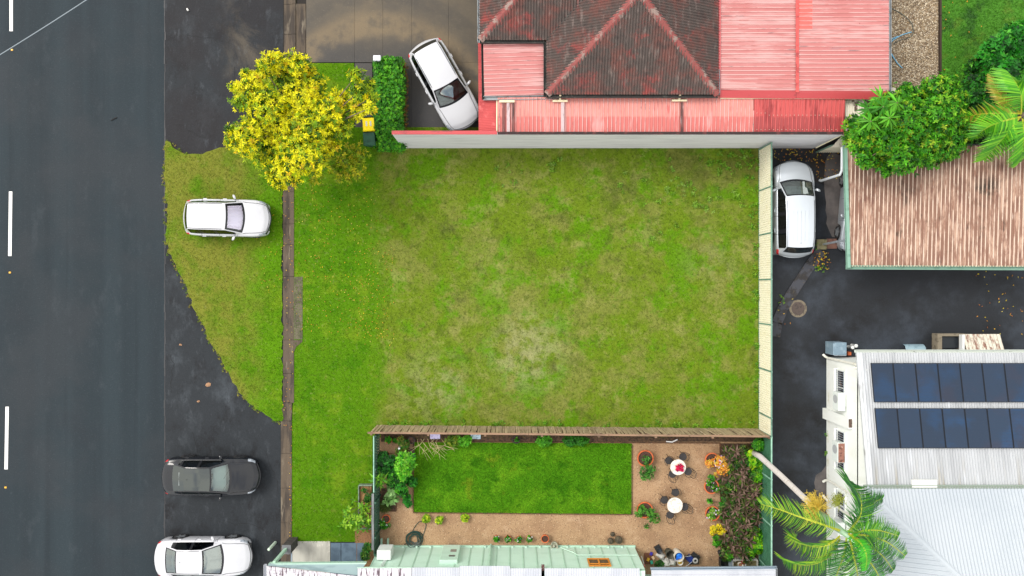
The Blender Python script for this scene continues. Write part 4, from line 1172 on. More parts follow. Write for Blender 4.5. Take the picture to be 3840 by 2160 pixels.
# upper hip roof
zh = 4.5; ph = math.tan(math.radians(20))
hx, hy = P(3245, 0, zh).x, P(0, 1832, zh).y
L_ = 7.0
part('upper_roof', sheet([(hx, hy, zh), (hx + 14, hy, zh), (hx + 14, hy - L_, zh + L_ * ph), (hx + L_, hy - L_, zh + L_ * ph)], (0, -1, ph), .15, .04), m_wroof2, WB_)
part('upper_roof', sheet([(hx, hy, zh), (hx + L_, hy - L_, zh + L_ * ph), (hx + L_, hy - 2 * L_, zh + L_ * ph), (hx, hy - 2 * L_, zh)], (1, 0, ph), .20, .045, 'trim'), m_wroof2, WB_)
part('ridge_cap', ridge((hx, hy, zh), (hx + L_, hy - L_, zh + L_ * ph), .17), m_wroof2, WB_)
gutter((hx - .05, hy + .06, zh), (hx + 14, hy + .06, zh), M('sage_gutter', c(150, 166, 152), rough=.5), w=.14, parent=WB_)
gutter((hx - .06, hy + .06, zh), (hx - .06, hy - 2 * L_, zh), M('white_gutter_b', c(216, 222, 220), rough=.5), w=.10, parent=WB_)
part('upper_wall', MB().box(hx + 7.2, hy - 7, 3, 14, 13.6, zh - 3.1), m_wwall, WB_)
rv_ = P(3465, 1820, 4.4)
part('roof_vent', MB().box(rv_.x, rv_.y + .08, roofz(rv_.y) - .02, 1.1, .34, .12), M('vent_white', c(232, 234, 230), rough=.5), WB_)
# downpipes on the wall
m_pipe = M('white_downpipe', c(238, 238, 228), [dict(c=c(220, 216, 196), s=4, lo=.5, hi=.7)], rough=.45)
xw = XWAL - .07
for ys_, bend in ((-3.47, .15), (-9.52, -.15), (-10.55, .2)):
    part('downpipe', MB().tube([(xw - .12, ys_ + bend, .06), (xw - .06, ys_ + bend * .4, .16), (xw, ys_, .35), (xw, ys_, 3.25)], .062, 8), m_pipe, WB_)
part('downpipe', MB().tube([(xw, -3.62, 3.1), (xw + .15, -3.7, 3.3), (16.02, -3.72, 3.5)], .05, 8), m_pipe, WB_)
part('duct', MB().box(XWAL - .10, -6.25, 0, .19, .52, 2.75), m_wwall, WB_)
part('duct_cap', MB().box(XWAL - .10, -6.25, 2.75, .15, .40, .02), M('rusty_cap', c(104, 84, 74), [dict(c=c(60, 48, 44), s=9, lo=.5, hi=.62)], rough=.9), WB_)
# barred windows
m_wpane = M('dark_pane', c(34, 38, 46), [dict(c=c(120, 96, 84), s=4, lo=.56, hi=.64)], rough=.12, spec=.6)
m_bar = M('steel_bar', c(196, 204, 214), rough=.4, metal=.4)
for (ya, yb_) in ((-3.95, -5.55), (-6.85, -8.65), (-9.75, -11.0)):
    wdw = part('window', MB().box(XWAL - .012, (ya + yb_) / 2, 1.32, .03, abs(ya - yb_), .74), m_wpane, WB_)
    fr = MB()
    for z in (1.27, 2.05): fr.box(XWAL - .02, (ya + yb_) / 2, z, .07, abs(ya - yb_) + .06, .05)
    for y_ in (ya, yb_, (ya + yb_) / 2): fr.box(XWAL - .022, y_, 1.27, .06, .05, .82)
    part('window_frame', fr, m_wwall, wdw)
    part('window_sill', MB().box(XWAL - .09, (ya + yb_) / 2, 1.2, .18, abs(ya - yb_) + .16, .05), m_wwall, wdw)
    ba = MB(); n_ = int(abs(ya - yb_) / .11)
    for k in range(n_ + 1):
        ba.box(XWAL - .09, ya - k * .11, 1.25, .016, .016, .84)
    for z in (1.27, 2.06): ba.box(XWAL - .09, (ya + yb_) / 2, z, .02, abs(ya - yb_) + .1, .02)
    part('security_bar', ba, m_bar, wdw)
# wall conditioners
def wall_ac(y, z, w, h, label, topmat=None):
    t = thing('air_conditioner', label, 'air conditioner', (XWAL - .25, y, z))
    bevel(part('casing', MB().box(XWAL - .24, y, z, .34, w, h), AC_W, t), .025)
    part('fan_grille', MB().add([(XWAL - .42 - .002, y + w * .12 + math.cos(a) * h * .34, z + h * .5 + math.sin(a) * h * .38) for a in np.linspace(0, 6.283, 20, False)], [tuple(range(20))]), M('fan_grey', c(176, 180, 182), rough=.6), t)
    part('bracket', MB().box(XWAL - .2, y - w * .3, z - .06, .36, .04, .05).box(XWAL - .2, y + w * .3, z - .06, .36, .04, .05), m_bar, t)
    part('top_panel', MB().box(XWAL - .24, y, z + h + .001, .30, w - .05, .012), topmat or AC_W, t)
m_rusttop = M('rusted_top', c(150, 104, 90), [dict(c=c(90, 60, 52), s=7, lo=.48, hi=.62), dict(c=c(236, 228, 220), s=8, lo=.64, hi=.7)], rough=.9)
wall_ac(-5.35, 1.62, .85, .60, 'white wall conditioner with round fan grille below the first barred window')
wall_ac(-7.75, 1.55, .95, .62, 'rust-topped wall conditioner between the middle barred window bars', m_rusttop)
wall_ac(-11.35, 1.6, .65, .60, 'plain white wall conditioner half hidden by palm fronds')

# ---- solar panels
m_sol = M('solar_cells', c(34, 52, 74), [dict(c=c(46, 52, 70), s=.55, lo=.5, hi=.66, a=.8), dict(c=c(30, 64, 100), s=.5, lo=.5, hi=.66, a=.7), dict(c=c(96, 108, 128), s=(2.5, .8, 1), lo=.68, hi=.78, a=.35)], rough=.35, spec=.35, objrand=.15)
m_solf = M('panel_frame', c(30, 36, 46), rough=.4, metal=.4)
m_bus = M('cell_line', c(24, 42, 66), rough=.4)
tilt = math.atan(sl)
ords = ['first', 'second', 'third', 'fourth', 'fifth', 'sixth', 'seventh', 'eighth']
def solar(i, row, x, y):
    z = roofz(y) + .11
    t = thing('solar_panel', '%s solar panel from the left in the %s row on the white roof' % (ords[i], row), 'solar panel', (x, y, z), 0, 'solar panels on the white roof')
    t.rotation_euler = (-tilt, 0, 0)
    w, h = .985, 1.74
    lpart('cell_sheet', MB().box(w / 2, -h / 2, 0, w - .03, h - .03, .032), m_sol, t)
    f = MB()
    f.box(w / 2, -.012, -.01, w, .024, .05).box(w / 2, -h + .012, -.01, w, .024, .05)
    f.box(.012, -h / 2, -.01, .024, h - .05, .05).box(w - .012, -h / 2, -.01, .024, h - .05, .05)
    lpart('panel_frame', f, m_solf, t)
    bl = MB()
    for k in range(1, 12): bl.box(w / 2, -k * h / 12, .0325, w - .06, .008, .002)
    lpart('cell_line', bl, m_bus, t)
for i in range(8):
    solar(i, 'upper', 16.16 + i * 1.0, P(0, 1362, 3.6).y)
    solar(i, 'lower', 16.16 + i * 1.0, P(0, 1531, 3.9).y)
# ================================================================ VEHICLES
m_tyre = M('tyre_rubber', c(30, 30, 32), rough=.9)
m_rim = M('alloy_rim', c(186, 192, 198), rough=.3, metal=.7)
m_rimd = M('dark_rim', c(70, 74, 80), rough=.35, metal=.6)
m_trim = M('black_trim', c(22, 24, 30), rough=.35)
m_lamp = M('lamp_lens', c(176, 184, 196), [dict(c=c(90, 100, 110), s=30, lo=.5, hi=.6)], rough=.1, spec=.8)
m_tail = M('tail_lens', c(196, 34, 40), rough=.2, spec=.7)
m_plate = M('number_plate', c(220, 222, 222), [dict(c=c(90, 70, 90), s=60, lo=.52, hi=.58)], rough=.5)
m_int = M('cabin_dark', c(96, 104, 108), [dict(c=c(70, 76, 80), s=5, lo=.45, hi=.6)], rough=.8)
m_intl = M('cabin_light', c(176, 184, 184), rough=.7)
m_glass = glass_mat('windscreen_glass', (.80, .93, .90, 1), .30)
m_glassd = glass_mat('tinted_glass', (.16, .18, .24, 1), .07)
m_glassr = glass_mat('rear_glass', (.45, .58, .58, 1), .22)
m_glassroof = glass_mat('roof_glass', (.03, .035, .04, 1), .11)

# control stations: x, half width, shoulder z, roof-edge half width, roof-edge z, centre z
SEDAN = dict(L=4.75, wb=5, wt=6, rt=8, rb=9, wheels=(1.42, -1.38), r=.33, mirror=.72, st=[
    (2.375, .60, .50, .44, .54, .56), (2.30, .74, .60, .58, .64, .66), (2.12, .85, .69, .67, .73, .76), (1.75, .905, .78, .71, .83, .87), (1.25, .92, .86, .73, .90, .945),
    (1.00, .92, .90, .79, .94, .98), (.15, .92, .93, .60, 1.36, 1.41), (-.45, .92, .94, .59, 1.40, 1.445), (-1.05, .92, .95, .59, 1.35, 1.395),
    (-1.72, .91, .965, .68, 1.06, 1.09), (-2.08, .88, .96, .67, 1.02, 1.05), (-2.28, .81, .90, .60, .95, .97), (-2.375, .68, .72, .48, .76, .78)])
SUV = dict(L=4.64, wb=5, wt=6, rt=9, rb=10, wheels=(1.40, -1.36), r=.36, mirror=.72, st=[
    (2.32, .62, .60, .48, .66, .68), (2.25, .78, .72, .62, .77, .79), (2.06, .88, .83, .71, .89, .92), (1.7, .93, .91, .75, .97, 1.01), (1.2, .94, .97, .77, 1.02, 1.06),
    (.95, .94, 1.0, .81, 1.05, 1.09), (.18, .94, 1.03, .68, 1.57, 1.63), (-.6, .94, 1.04, .67, 1.64, 1.70), (-1.5, .93, 1.05, .66, 1.62, 1.68),
    (-1.84, .91, 1.05, .64, 1.57, 1.62), (-2.12, .88, 1.03, .70, 1.16, 1.19), (-2.23, .86, .98, .68, 1.02, 1.04), (-2.32, .79, .8, .60, .84, .86)])
VAN = dict(L=4.8, wb=5, wt=6, rt=9, rb=10, wheels=(1.45, -1.42), r=.35, mirror=.95, st=[
    (2.40, .60, .62, .46, .66, .68), (2.33, .78, .74, .62, .78, .80), (2.14, .90, .84, .72, .89, .92), (1.85, .95, .93, .76, .98, 1.03), (1.5, .97, 1.0, .78, 1.04, 1.09),
    (1.32, .97, 1.03, .84, 1.08, 1.12), (.50, .97, 1.06, .70, 1.64, 1.70), (-.4, .97, 1.07, .69, 1.70, 1.76), (-1.6, .96, 1.08, .68, 1.68, 1.74),
    (-2.0, .94, 1.08, .66, 1.62, 1.67), (-2.22, .91, 1.05, .72, 1.20, 1.23), (-2.32, .89, .98, .70, 1.04, 1.06), (-2.40, .80, .8, .62, .84, .86)])

def car(name, spec, label, cat, loc, rotz, paint, group=None, glasses=None, sides=None, rim=None, cabin=None, rails=False, scale=(1, 1, 1), roofmat=None, shade=None, seats=None, grooves=False):
    t = thing(name, label, cat, loc, rotz, group)
    sx, sy, sz = scale
    st = [(a * sx, b * sy, c_ * sz, d * sy, e * sz, f * sz) for a, b, c_, d, e, f in spec['st']]
    L = spec['L'] * sx
    wb, wt, rt, rb = spec['wb'], spec['wt'], spec['rt'], spec['rb']
    R = spec['r']; wx_ = [w * sx for w in spec['wheels']]
    glasses = glasses or (m_glass, m_glassr); sides = sides or m_glassd
    # --- subdivide stations
    S_, tag = [], []
    def cat_(p0, p1, p2, p3, u):
        return tuple(.5 * (2 * b + (c_ - a) * u + (2 * a - 5 * b + 4 * c_ - d) * u * u + (3 * b - a - 3 * c_ + d) * u ** 3) for a, b, c_, d in zip(p0, p1, p2, p3))
    for i in range(len(st) - 1):
        n = 10 if i in (wb, rt) else 5
        sharp = {wb, wt, rt, rb}
        p0 = st[i - 1] if i > 0 and i not in sharp else tuple(2 * a - b for a, b in zip(st[i], st[i + 1]))
        p3 = st[i + 2] if i + 2 < len(st) and (i + 1) not in sharp else tuple(2 * b - a for a, b in zip(st[i], st[i + 1]))
        for k in range(n):
            q = cat_(p0, st[i], st[i + 1], p3, k / n)
            q = (st[i][0] + (st[i + 1][0] - st[i][0]) * k / n,) + q[1:]
            S_.append(q); tag.append((i, k, n))
    S_.append(st[-1])
    segs = [(0, 1, 1), (1, 2, 1), (2, 3, 1), (3, 4, 1), (4, 5, 3), (5, 6, 1), (6, 7, 5), (7, 8, 3)]
    def section(q):
        x, w, zs, wr, zr, zt = q
        zb = .22; z1 = .52 * (zs / .9) ** .5
        for wx in wx_:
            dx = abs(x - wx)
            if dx < R + .06:
                arch = .02 + R + math.sqrt(max((R + .06) ** 2 - dx * dx, 0))
                zb = max(zb, arch); z1 = max(z1, arch + .03)
        z1 = min(z1, zs - .12); zb = min(zb, z1 - .02)
        z2 = max(zs - .08, z1 + .02)
        return [(w * .95, zb), (w, z1), (w * .99, z2), (w * .955, zs), (w * .90, zs + .015), (wr, zr), (wr - .05 * sy, zr + (zt - zr) * .45), (wr * .55, zr + (zt - zr) * .86), (0, zt)]
    halfs = []
    for q in S_:
        cp = section(q); row = []
        for a, b, n in segs:
            for k in range(n):
                u = k / n; row.append((cp[a][0] + (cp[b][0] - cp[a][0]) * u, cp[a][1] + (cp[b][1] - cp[a][1]) * u))
        row.append(cp[8]); halfs.append(row)
    segid = [s for s, (a, b, n) in enumerate(segs) for k in range(n)]
    segk = [(k, n) for s, (a, b, n) in enumerate(segs) for k in range(n)]
    nv = len(halfs[0])
    def bow(x):
        # plan curvature: nose, windscreen base, tail
        f = 0
        f += .22 * max(0, min(1, (x - st[4][0]) / (st[0][0] - st[4][0])))
        d = abs(x - st[wb][0]); f = max(f, .22 * max(0, 1 - d / 1.1))
        d = abs(x - st[wt][0]); f = max(f, .12 * max(0, 1 - d / .6))
        f -= .18 * max(0, min(1, (st[rt - 1][0] - x) / (st[rt - 1][0] - st[-1][0])))
        return f
    V = []; idx = {}
    for si, (q, row) in enumerate(zip(S_, halfs)):
        b = bow(q[0])
        for vi, (y, z) in enumerate(row):
            xx = q[0] + b * (1 - min(1, (y / q[1])) ** 2)
            for s in ((1, -1) if vi < nv - 1 else (1,)):
                idx[(si, vi, s)] = len(V); V.append((xx, y * s, z))
        idx[(si, nv - 1, -1)] = idx[(si, nv - 1, 1)]
    groups = {}
    bp = -.38 * sx if spec is SEDAN else -.32 * sx
    for si in range(len(S_) - 1):
        i, k, n = tag[si]; xm = (S_[si][0] + S_[si + 1][0]) / 2
        for vi in range(nv - 1):
            sg = segid[vi]; sk, sn = segk[vi]
            for s in (1, -1):
                nm = 'body'
                if i == wb and sg >= 6: nm = 'windscreen_trim' if (k in (0, n - 1) or (sg == 6 and sk == 0)) else 'windscreen'
                elif rt <= i < rb and sg >= 6: nm = 'rear_window_trim' if (k in (0, n - 1) or (sg == 6 and sk == 0)) else 'rear_window'
                elif sg == 4 and (wb < i < rt or (i == wb and k >= 4) or (i == rt and k < (6 if spec is SEDAN else 3))):
                    nm = 'door_pillar' if abs(xm - bp) < .06 else ('rear_pillar' if abs(xm - (bp - .95 * sx)) < .06 else 'side_window')
                elif wt <= i < rt and sg >= 6 and roofmat is not None: nm = 'roof_panel'
                elif sg in (2, 3, 4) and st[2][0] - .12 < xm < st[0][0] - .06 and (sg != 4 or sk == 0): nm = 'headlight'
                elif sg in (2, 3) and xm < st[-1][0] + .24: nm = 'tail_light'
                elif sg in (1, 2) and xm > st[1][0]: nm = 'grille'
                key = (nm, s, (xm < bp) + (xm < bp - .95 * sx) if nm == 'side_window' else 0) if nm in ('headlight', 'tail_light', 'side_window', 'door_pillar', 'rear_pillar', 'grille') else (nm, 0, 0)
                f = (idx[(si, vi, s)], idx[(si + 1, vi, s)], idx[(si + 1, vi + 1, s)], idx[(si, vi + 1, s)])
                if s == -1: f = f[::-1]
                if len(set(f)) >= 3: groups.setdefault(key, []).append(tuple(dict.fromkeys(f)))
    for si, rev in ((0, True), (len(S_) - 1, False)):
        loop = [idx[(si, v, 1)] for v in range(nv)] + [idx[(si, v, -1)] for v in range(nv - 2, -1, -1)]
        groups.setdefault(('body', 0, 0), []).append(tuple(loop[::-1] if rev else loop))
    mats = dict(body=paint, windscreen=glasses[0], rear_window=glasses[1], side_window=sides, windscreen_trim=m_trim, rear_window_trim=m_trim if roofmat is None else roofmat, door_pillar=m_trim, rear_pillar=m_trim, headlight=m_lamp, tail_light=m_tail, grille=m_trim, roof_panel=roofmat)
    for (nm, s, _), fs in groups.items():
        used = sorted({v for f in fs for v in f}); mp = {v: i for i, v in enumerate(used)}
        g = MB().add([V[v] for v in used], [tuple(mp[v] for v in f) for f in fs])
        lpart(nm, g, mats[nm], t, smooth=True)
    # --- cabin
    zf = .45
    x0, x1 = st[rb][0] + .1, st[wb][0] - .05
    w = st[wt][1] * .86
    g = MB().box((x0 + x1) / 2, 0, .24, x1 - x0, 2 * w, zf - .24)
    lpart('cabin_floor', g, m_int, t)
    zd = st[wb][4] - .06
    lpart('dashboard', MB().box(st[wb][0] - .42, 0, zf, .62, 2 * w * .92, zd - zf - .02), cabin or m_int, t)
    sm = seats or m_int
    for (xx, yy, ww) in ((st[wt][0] - .15, .38, .5), (st[wt][0] - .15, -.38, .5), (st[wt][0] - 1.15, 0, 1.25)):
        lpart('seat', MB().box(xx + .12, yy, zf, .5, ww, .24).box(xx - .22, yy, zf + .1, .16, ww, .55, taper=.9).box(xx - .24, yy, zf + .66, .1, ww * .5, .16), sm, t)
    # --- wheels
    for wx in wx_:
        for s in (1, -1):
            yy = s * (st[wt][1] - .115)
            prof = [(R - .13, -.10), (R - .02, -.105), (R, -.07), (R, .07), (R - .02, .105), (R - .13, .10)]
            wm = MB()
            n = 20
            vs = [(wx + r_ * math.cos(2 * math.pi * k / n), yy + h, R + r_ * math.sin(2 * math.pi * k / n)) for r_, h in prof for k in range(n)]
            wm.add(vs, [(i * n + k, i * n + (k + 1) % n, (i + 1) * n + (k + 1) % n, (i + 1) * n + k) for i in range(5) for k in range(n)])
            wo = lpart('wheel', wm, m_tyre, t, smooth=True)
            rm_ = MB()
            yo = yy + s * .085
            for k in range(5):
                a = 2 * math.pi * k / 5 + .3
                rm_.beam((wx, yo, R), (wx + (R - .10) * math.cos(a), yo + s * .012, R + (R - .10) * math.sin(a)), .02, .085, up=(-math.sin(a), 0, math.cos(a)))
            vs = [(wx + r_ * math.cos(2 * math.pi * k / n), yy + s * h, R + r_ * math.sin(2 * math.pi * k / n)) for r_, h in ((R - .14, .09), (R - .10, .10), (R - .10, .02), (0.0, .02)) for k in range(n)]
            rm_.add(vs, [(i * n + k, i * n + (k + 1) % n, (i + 1) * n + (k + 1) % n, (i + 1) * n + k) for i in range(3) for k in range(n)])
            lpart('rim', rm_, rim or m_rim, wo)
    # --- mirrors, handles, plates, fin, wipers
    xm = st[wb][0] - .30
    for s in (1, -1):
        yy = s * (st[wb][1] + .09)
        g = MB()
        vs = []
        for (dx, k) in ((-.05, .75), (-.02, 1.0), (.03, .95), (.06, .5)):
            for a in range(8):
                ang = 2 * math.pi * a / 8
                vs.append((xm + dx - .35 * (.12 * k * math.cos(ang) * s + .05), yy + .12 * k * math.cos(ang), st[wb][2] + .10 + .07 * k * math.sin(ang)))
        g.add(vs, [(i * 8 + k, i * 8 + (k + 1) % 8, (i + 1) * 8 + (k + 1) % 8, (i + 1) * 8 + k) for i in range(3) for k in range(8)] + [tuple(range(8)), tuple(range(31, 23, -1))])
        g.beam((xm, s * (st[wb][1] - .06), st[wb][2] + .03), (xm, yy, st[wb][2] + .08), .05, .04)
        lpart('mirror', g, paint, t, smooth=True)
        for xx in (bp + .22, bp - .75):
            lpart('door_handle', MB().box(xx, s * (st[wt][1] * .995 + .012), st[wt][2] - .12, .18, .035, .035), paint, t)
    lpart('number_plate', MB().box(st[0][0] + .075, 0, .42, .02, .38, .11), m_plate, t)
    lpart('number_plate', MB().box(st[-1][0] - .03 - .09, 0, .62, .02, .38, .11), m_plate, t)
    fx = st[rt][0] + .2
    lpart('roof_fin', MB().add([(fx - .1, -.02, st[rt][5] - .01), (fx + .1, 0, st[rt][5]), (fx - .1, .02, st[rt][5] - .01), (fx - .1, 0, st[rt][5] + .07)], [(0, 1, 3), (1, 2, 3), (2, 0, 3)]), m_trim, t)
    for s in (.38, -.12):
        lpart('wiper', MB().beam((st[wb][0] + .09, s, st[wb][4] + .035), (st[wb][0] - .14, s - .42, st[wb][4] + .13), .018, .018), m_trim, t)
    # shut line across the bonnet
    lp = MB()
    for s in (1, -1):
        pts = [V[idx[(si, segs[0][2] * 7 + 0, s)]] for si in range(5, 25)]
        lp.tube([(a, b, c_ + .003) for a, b, c_ in pts], .011, 4)
        pts = [V[idx[(si, 8, s)]] for si in range(len(S_)) if S_[si][0] <= st[wt][0] - .02 and S_[si][0] >= st[rt][0]]
        lp.tube([(a, b, c_ + .001) for a, b, c_ in pts], .012, 4)
        for xd in (st[wb][0] - .18, bp, bp - .95 * sx):
            si = min(range(len(S_)), key=lambda i: abs(S_[i][0] - xd))
            lp.tube([V[idx[(si, v, s)]] for v in range(1, 5)], .008, 4)
    front = [(5, v, 1) for v in range(7, nv)] + [(5, v, -1) for v in range(nv - 2, 6, -1)]
    lp.tube([(V[idx[k]][0], V[idx[k]][1], V[idx[k]][2] + .003) for k in front], .012, 4)
    front = [(1, v, 1) for v in range(3, nv)] + [(1, v, -1) for v in range(nv - 2, 2, -1)]
    lpart('bumper_strip', MB().tube([(V[idx[k]][0] + .005, V[idx[k]][1], V[idx[k]][2]) for k in front], .028, 5), m_trim, t)
    lpart('shut_line', lp, m_trim, t)['kind'] = 'stuff'
    if grooves:
        for yy in (-.36, -.18, 0, .18, .36):
            pts = [(x_, yy, z_ + .004 - abs(yy) * .045) for x_, z_ in ((st[wt + 1][0] + .2, st[wt + 1][5] - .004), (st[wt + 1][0], st[wt + 1][5]), (st[rt - 1][0], st[rt - 1][5]), (st[rt - 1][0] - .15, st[rt - 1][5] - .02))]
            lpart('roof_rib', MB().tube(pts, .012, 5), paint, t)
    if rails:
        for s in (1, -1):
            pts = [(x_, s * (st[wt][3] - .03), z_) for x_, z_ in ((st[wt][0] - .2, st[wt][4] + .02), (st[wt][0] - .3, st[wt][4] + .07), (st[wt + 1][0], st[wt + 1][4] + .065), (st[rt - 1][0], st[rt - 1][4] + .07), (st[rt - 1][0] - .1, st[rt - 1][4] + .02))]
            lpart('roof_rail', MB().tube(pts, .018, 6), m_rim, t)
    if shade:
        g = MB(); vs, fs = [], []
        sis = [si for si in range(len(S_)) if si < len(tag) and tag[si][0] == wb and 1 <= tag[si][1] <= 9]
        vr = [v for v in range(nv) if segid[min(v, nv - 2)] >= 6 and v > 9]
        colsn = [(v, 1) for v in vr] + [(v, -1) for v in reversed(vr[:-1])]
        for j, si in enumerate(sis):
            for k, (v, s) in enumerate(colsn):
                x_, y_, z_ = V[idx[(si, v, s)]]
                vs.append((x_, y_, z_ - .05 - .03 * (k % 2)))
        nn = len(colsn)
        g.add(vs, [(j * nn + k, j * nn + k + 1, (j + 1) * nn + k + 1, (j + 1) * nn + k) for j in range(len(sis) - 1) for k in range(nn - 1)])
        o = link('sunshade', g.mesh('sunshade'), shade, None, False, loc, rotz)
        prop(o, 'folded lilac-white sunshade behind the windscreen of the white hatchback on the verge', 'sunshade')
    return t

pw = M('white_car_paint', c(206, 208, 214), [dict(c=c(198, 200, 207), s=1.5, lo=.5, hi=.7, a=.5)], rough=.3, coat=.6)
pw2 = M('pearl_white_paint', c(204, 206, 212), rough=.3, coat=.5)
pg = M('dark_grey_paint', c(15, 20, 28), rough=.25, coat=.4, metal=.0, spec=.35)
ps = M('silver_paint', c(206, 214, 222), rough=.32, coat=.5, metal=.35)
ps2 = M('grey_silver_paint', c(176, 184, 192), rough=.32, coat=.5, metal=.4)
X = lambda px, z: (px - 1920) * (CAMH - z) / FPX
Y = lambda py, z: -(py - 1080) * (CAMH - z) / FPX
grp = 'cars parked around the lot'
car('sedan', SEDAN, 'dark grey sedan with glass roof parked on the asphalt by the kerb', 'car', (X(790, .7), Y(1800, 1.4), 0), math.radians(-.5), pg, grp, rim=m_rimd, roofmat=m_glassroof, cabin=m_intl, seats=m_intl, scale=(.92, 1.0, 1.0), glasses=(glass_mat('pale_windscreen', (.8, .95, .92, 1), .12), m_glassroof))
car('sedan', SEDAN, 'white sedan parked at the bottom left next to the carport', 'car', (X(762, .7), Y(2110, 1.4), 0), 0, pw, grp, scale=(.916, 1.0, 1.0))
car('hatchback', SUV, 'white hatchback with a sunshade in its windscreen parked on the grass verge', 'car', (X(853, .7), Y(812, 1.5), 0.05), math.radians(-1), pw, grp, scale=(.83, .965, .95), shade=M('sunshade_cloth', c(250, 242, 255, 1.0), rough=.5), glasses=(glass_mat('clear_windscreen', (.97, .97, 1, 1), .06), m_glassr))
car('family_wagon', SUV, 'large white wagon parked askew on the driveway in front of the red house', 'car', (X(1668, .85), Y(318, .85), .05), math.atan2(-310, 172), pw2, grp, scale=(.925, 1.03, 1.02), rails=True)
car('people_carrier', VAN, 'silver people carrier parked in the side driveway behind the cream fence', 'car', (13.76, Y(785, .8), .012), math.radians(90), ps, grp, scale=(.915, 1, 1), grooves=True)
car('carport_sedan', SEDAN, 'silver-grey car mostly hidden under the brown carport roof', 'car', (17.12, 4.0, .012), math.radians(-95), ps2, grp, scale=(.92, 1, 1))

# ---------------------------------------------------------------- overhead cable
a, b = P(-700, 611, 7.5), P(900, -397, 7.5)
cab = [a.lerp(b, k / 20) + Vector((0, 0, -.5 * math.sin(math.pi * k / 20))) for k in range(21)]
single('overhead_cable', MB().tube(cab, .019, 6), M('cable_grey', c(126, 140, 150), rough=.5), 'thin grey overhead cable crossing the road at the top left', 'cable', a)

# ---------------------------------------------------------------- letterbox and bins
q = P(1416, 222, 1.35); q0 = Vector((q.x, q.y, 0))
lb = thing('letterbox', 'white metal letterbox on a post at the end of the hedge', 'letterbox', q0)
bevel(part('box', MB().box(q.x, q.y, 1.3, .36, .26, .26), M('white_metal', c(226, 228, 240), rough=.4), lb), .03)
part('post', MB().box(q.x, q.y, 0, .06, .06, 1.3), m_galv, lb)
def bin_(px, py, label, lid, body):
    q = P(px, py, 1.0)
    t = thing('wheelie_bin', label, 'bin', (q.x, q.y, ZL), math.radians(3))
    g = MB()
    vs = []
    for z, w, d in ((.06, .40, .46), (.95, .56, .66), (1.0, .60, .70)):
        vs += [(-w / 2, -d / 2, z), (w / 2, -d / 2, z), (w / 2, d / 2, z), (-w / 2, d / 2, z)]
    g.add(vs, [(0, 3, 2, 1)] + [(i * 4 + k, i * 4 + (k + 1) % 4, (i + 1) * 4 + (k + 1) % 4, (i + 1) * 4 + k) for i in range(2) for k in range(4)])
    lpart('bin_body', g, body, t)
    lidm = MB().add([(-.3, -.36, 1.0), (.3, -.36, 1.0), (.3, .30, 1.0), (-.3, .30, 1.0), (-.27, -.32, 1.06), (.27, -.32, 1.06), (.27, .24, 1.09), (-.27, .24, 1.09)], [(0, 1, 5, 4), (1, 2, 6, 5), (2, 3, 7, 6), (3, 0, 4, 7), (4, 5, 6, 7)])
    lo = lpart('lid', lidm, lid, t)
    for s in (-.1, .1):
        lpart('lid_label', MB().box(s, .0, 1.078, .08, .24, .006), M('white_label', c(226, 226, 214), rough=.6), lo) if 'bright yellow lid' in label else None
    lpart('handle', MB().tube([(-.26, .36, .97), (.26, .36, .97)], .022, 6), body, t)
    for s in (-.24, .24):
        wmb = MB(); wmb.tube([(s - .03, .2, .1), (s + .03, .2, .1)], .1, 12)
        lpart('wheel', wmb, m_tyre, t)
m_bing = M('bin_green', c(38, 88, 66), [dict(c=c(30, 70, 54), s=5, lo=.5, hi=.65)], rough=.5)
bin_(1384, 466, 'green wheelie bin with a bright yellow lid beside the hedge', M('bin_yellow', c(255, 226, 20, 1.0), rough=.45), m_bing)
bin_(1386, 520, 'all-green wheelie bin just below the yellow-lidded one', m_bing, m_bing)
# broken white timber and rubble by the hedge end
q = P(1428, 535)
single('timber_scrap', MB().beam(q + Vector((-.02, .35, .1)), q + Vector((0, -.1, .08)), .05, .03).beam(q + Vector((0, 0, .06)), q + Vector((.22, -.28, .05)), .14, .04).box(q.x + .05, q.y - .02, .05, .16, .1, .06, .5), M('scrap_white', c(222, 210, 196), [dict(c=c(150, 130, 110), s=9, lo=.5, hi=.62)], rough=.8), 'small heap of broken white timber at the foot of the hedge', 'timber', q)

# ================================================================ TREES AND PLANTS
m_leaf = M('leaf', c(90, 130, 30), attr=True, rough=.55, transl=.32, spec=.3)
m_bark = M('grey_bark', c(128, 112, 94), [dict(c=c(88, 76, 64), s=(9, 9, 2), lo=.45, hi=.62)], rough=.9)
def pxblobs(lst, z, dz=.5, flat=.75):
    out = []
    for (x, y, r) in lst:
        zz = z + random.uniform(-dz, dz)
        q = P(x, y, zz); rr = r * (CAMH - zz) / FPX
        out.append((q.x, q.y, zz, rr, rr * flat))
    return out
def tree(name, label, base, lst, z, n, ll, lw, cols, wts, k=6, trunk=.14, dz=.5, up=.5, flat=.75, fill=.25, cat='tree', elev=(.1, .7), shrink=1.0, ragged=.12, green=0):
    bl = pxblobs([(a, b, r * shrink) for a, b, r in lst], z, dz, flat)
    t = thing(name, label, cat, (base[0], base[1], 0))
    g = MB()
    top = Vector((base[0], base[1], z * .45))
    g.tube([(base[0], base[1], 0), (base[0] + .03, base[1], z * .2), top], [trunk, trunk * .85, trunk * .7], 8)
    for b in bl:
        e = Vector(b[:3]); m_ = top.lerp(e, .5) + Vector((0, 0, .25))
        g.tube([top, m_, e], [trunk * .45, trunk * .28, trunk * .1], 5, False)
    part('trunk', g, m_bark, t, smooth=True)
    crown('crown', foliage(bl, n, ll, lw, cols, wts, k, up, fill, elev, ragged=ragged, green=green), t, m_leaf)
    return t
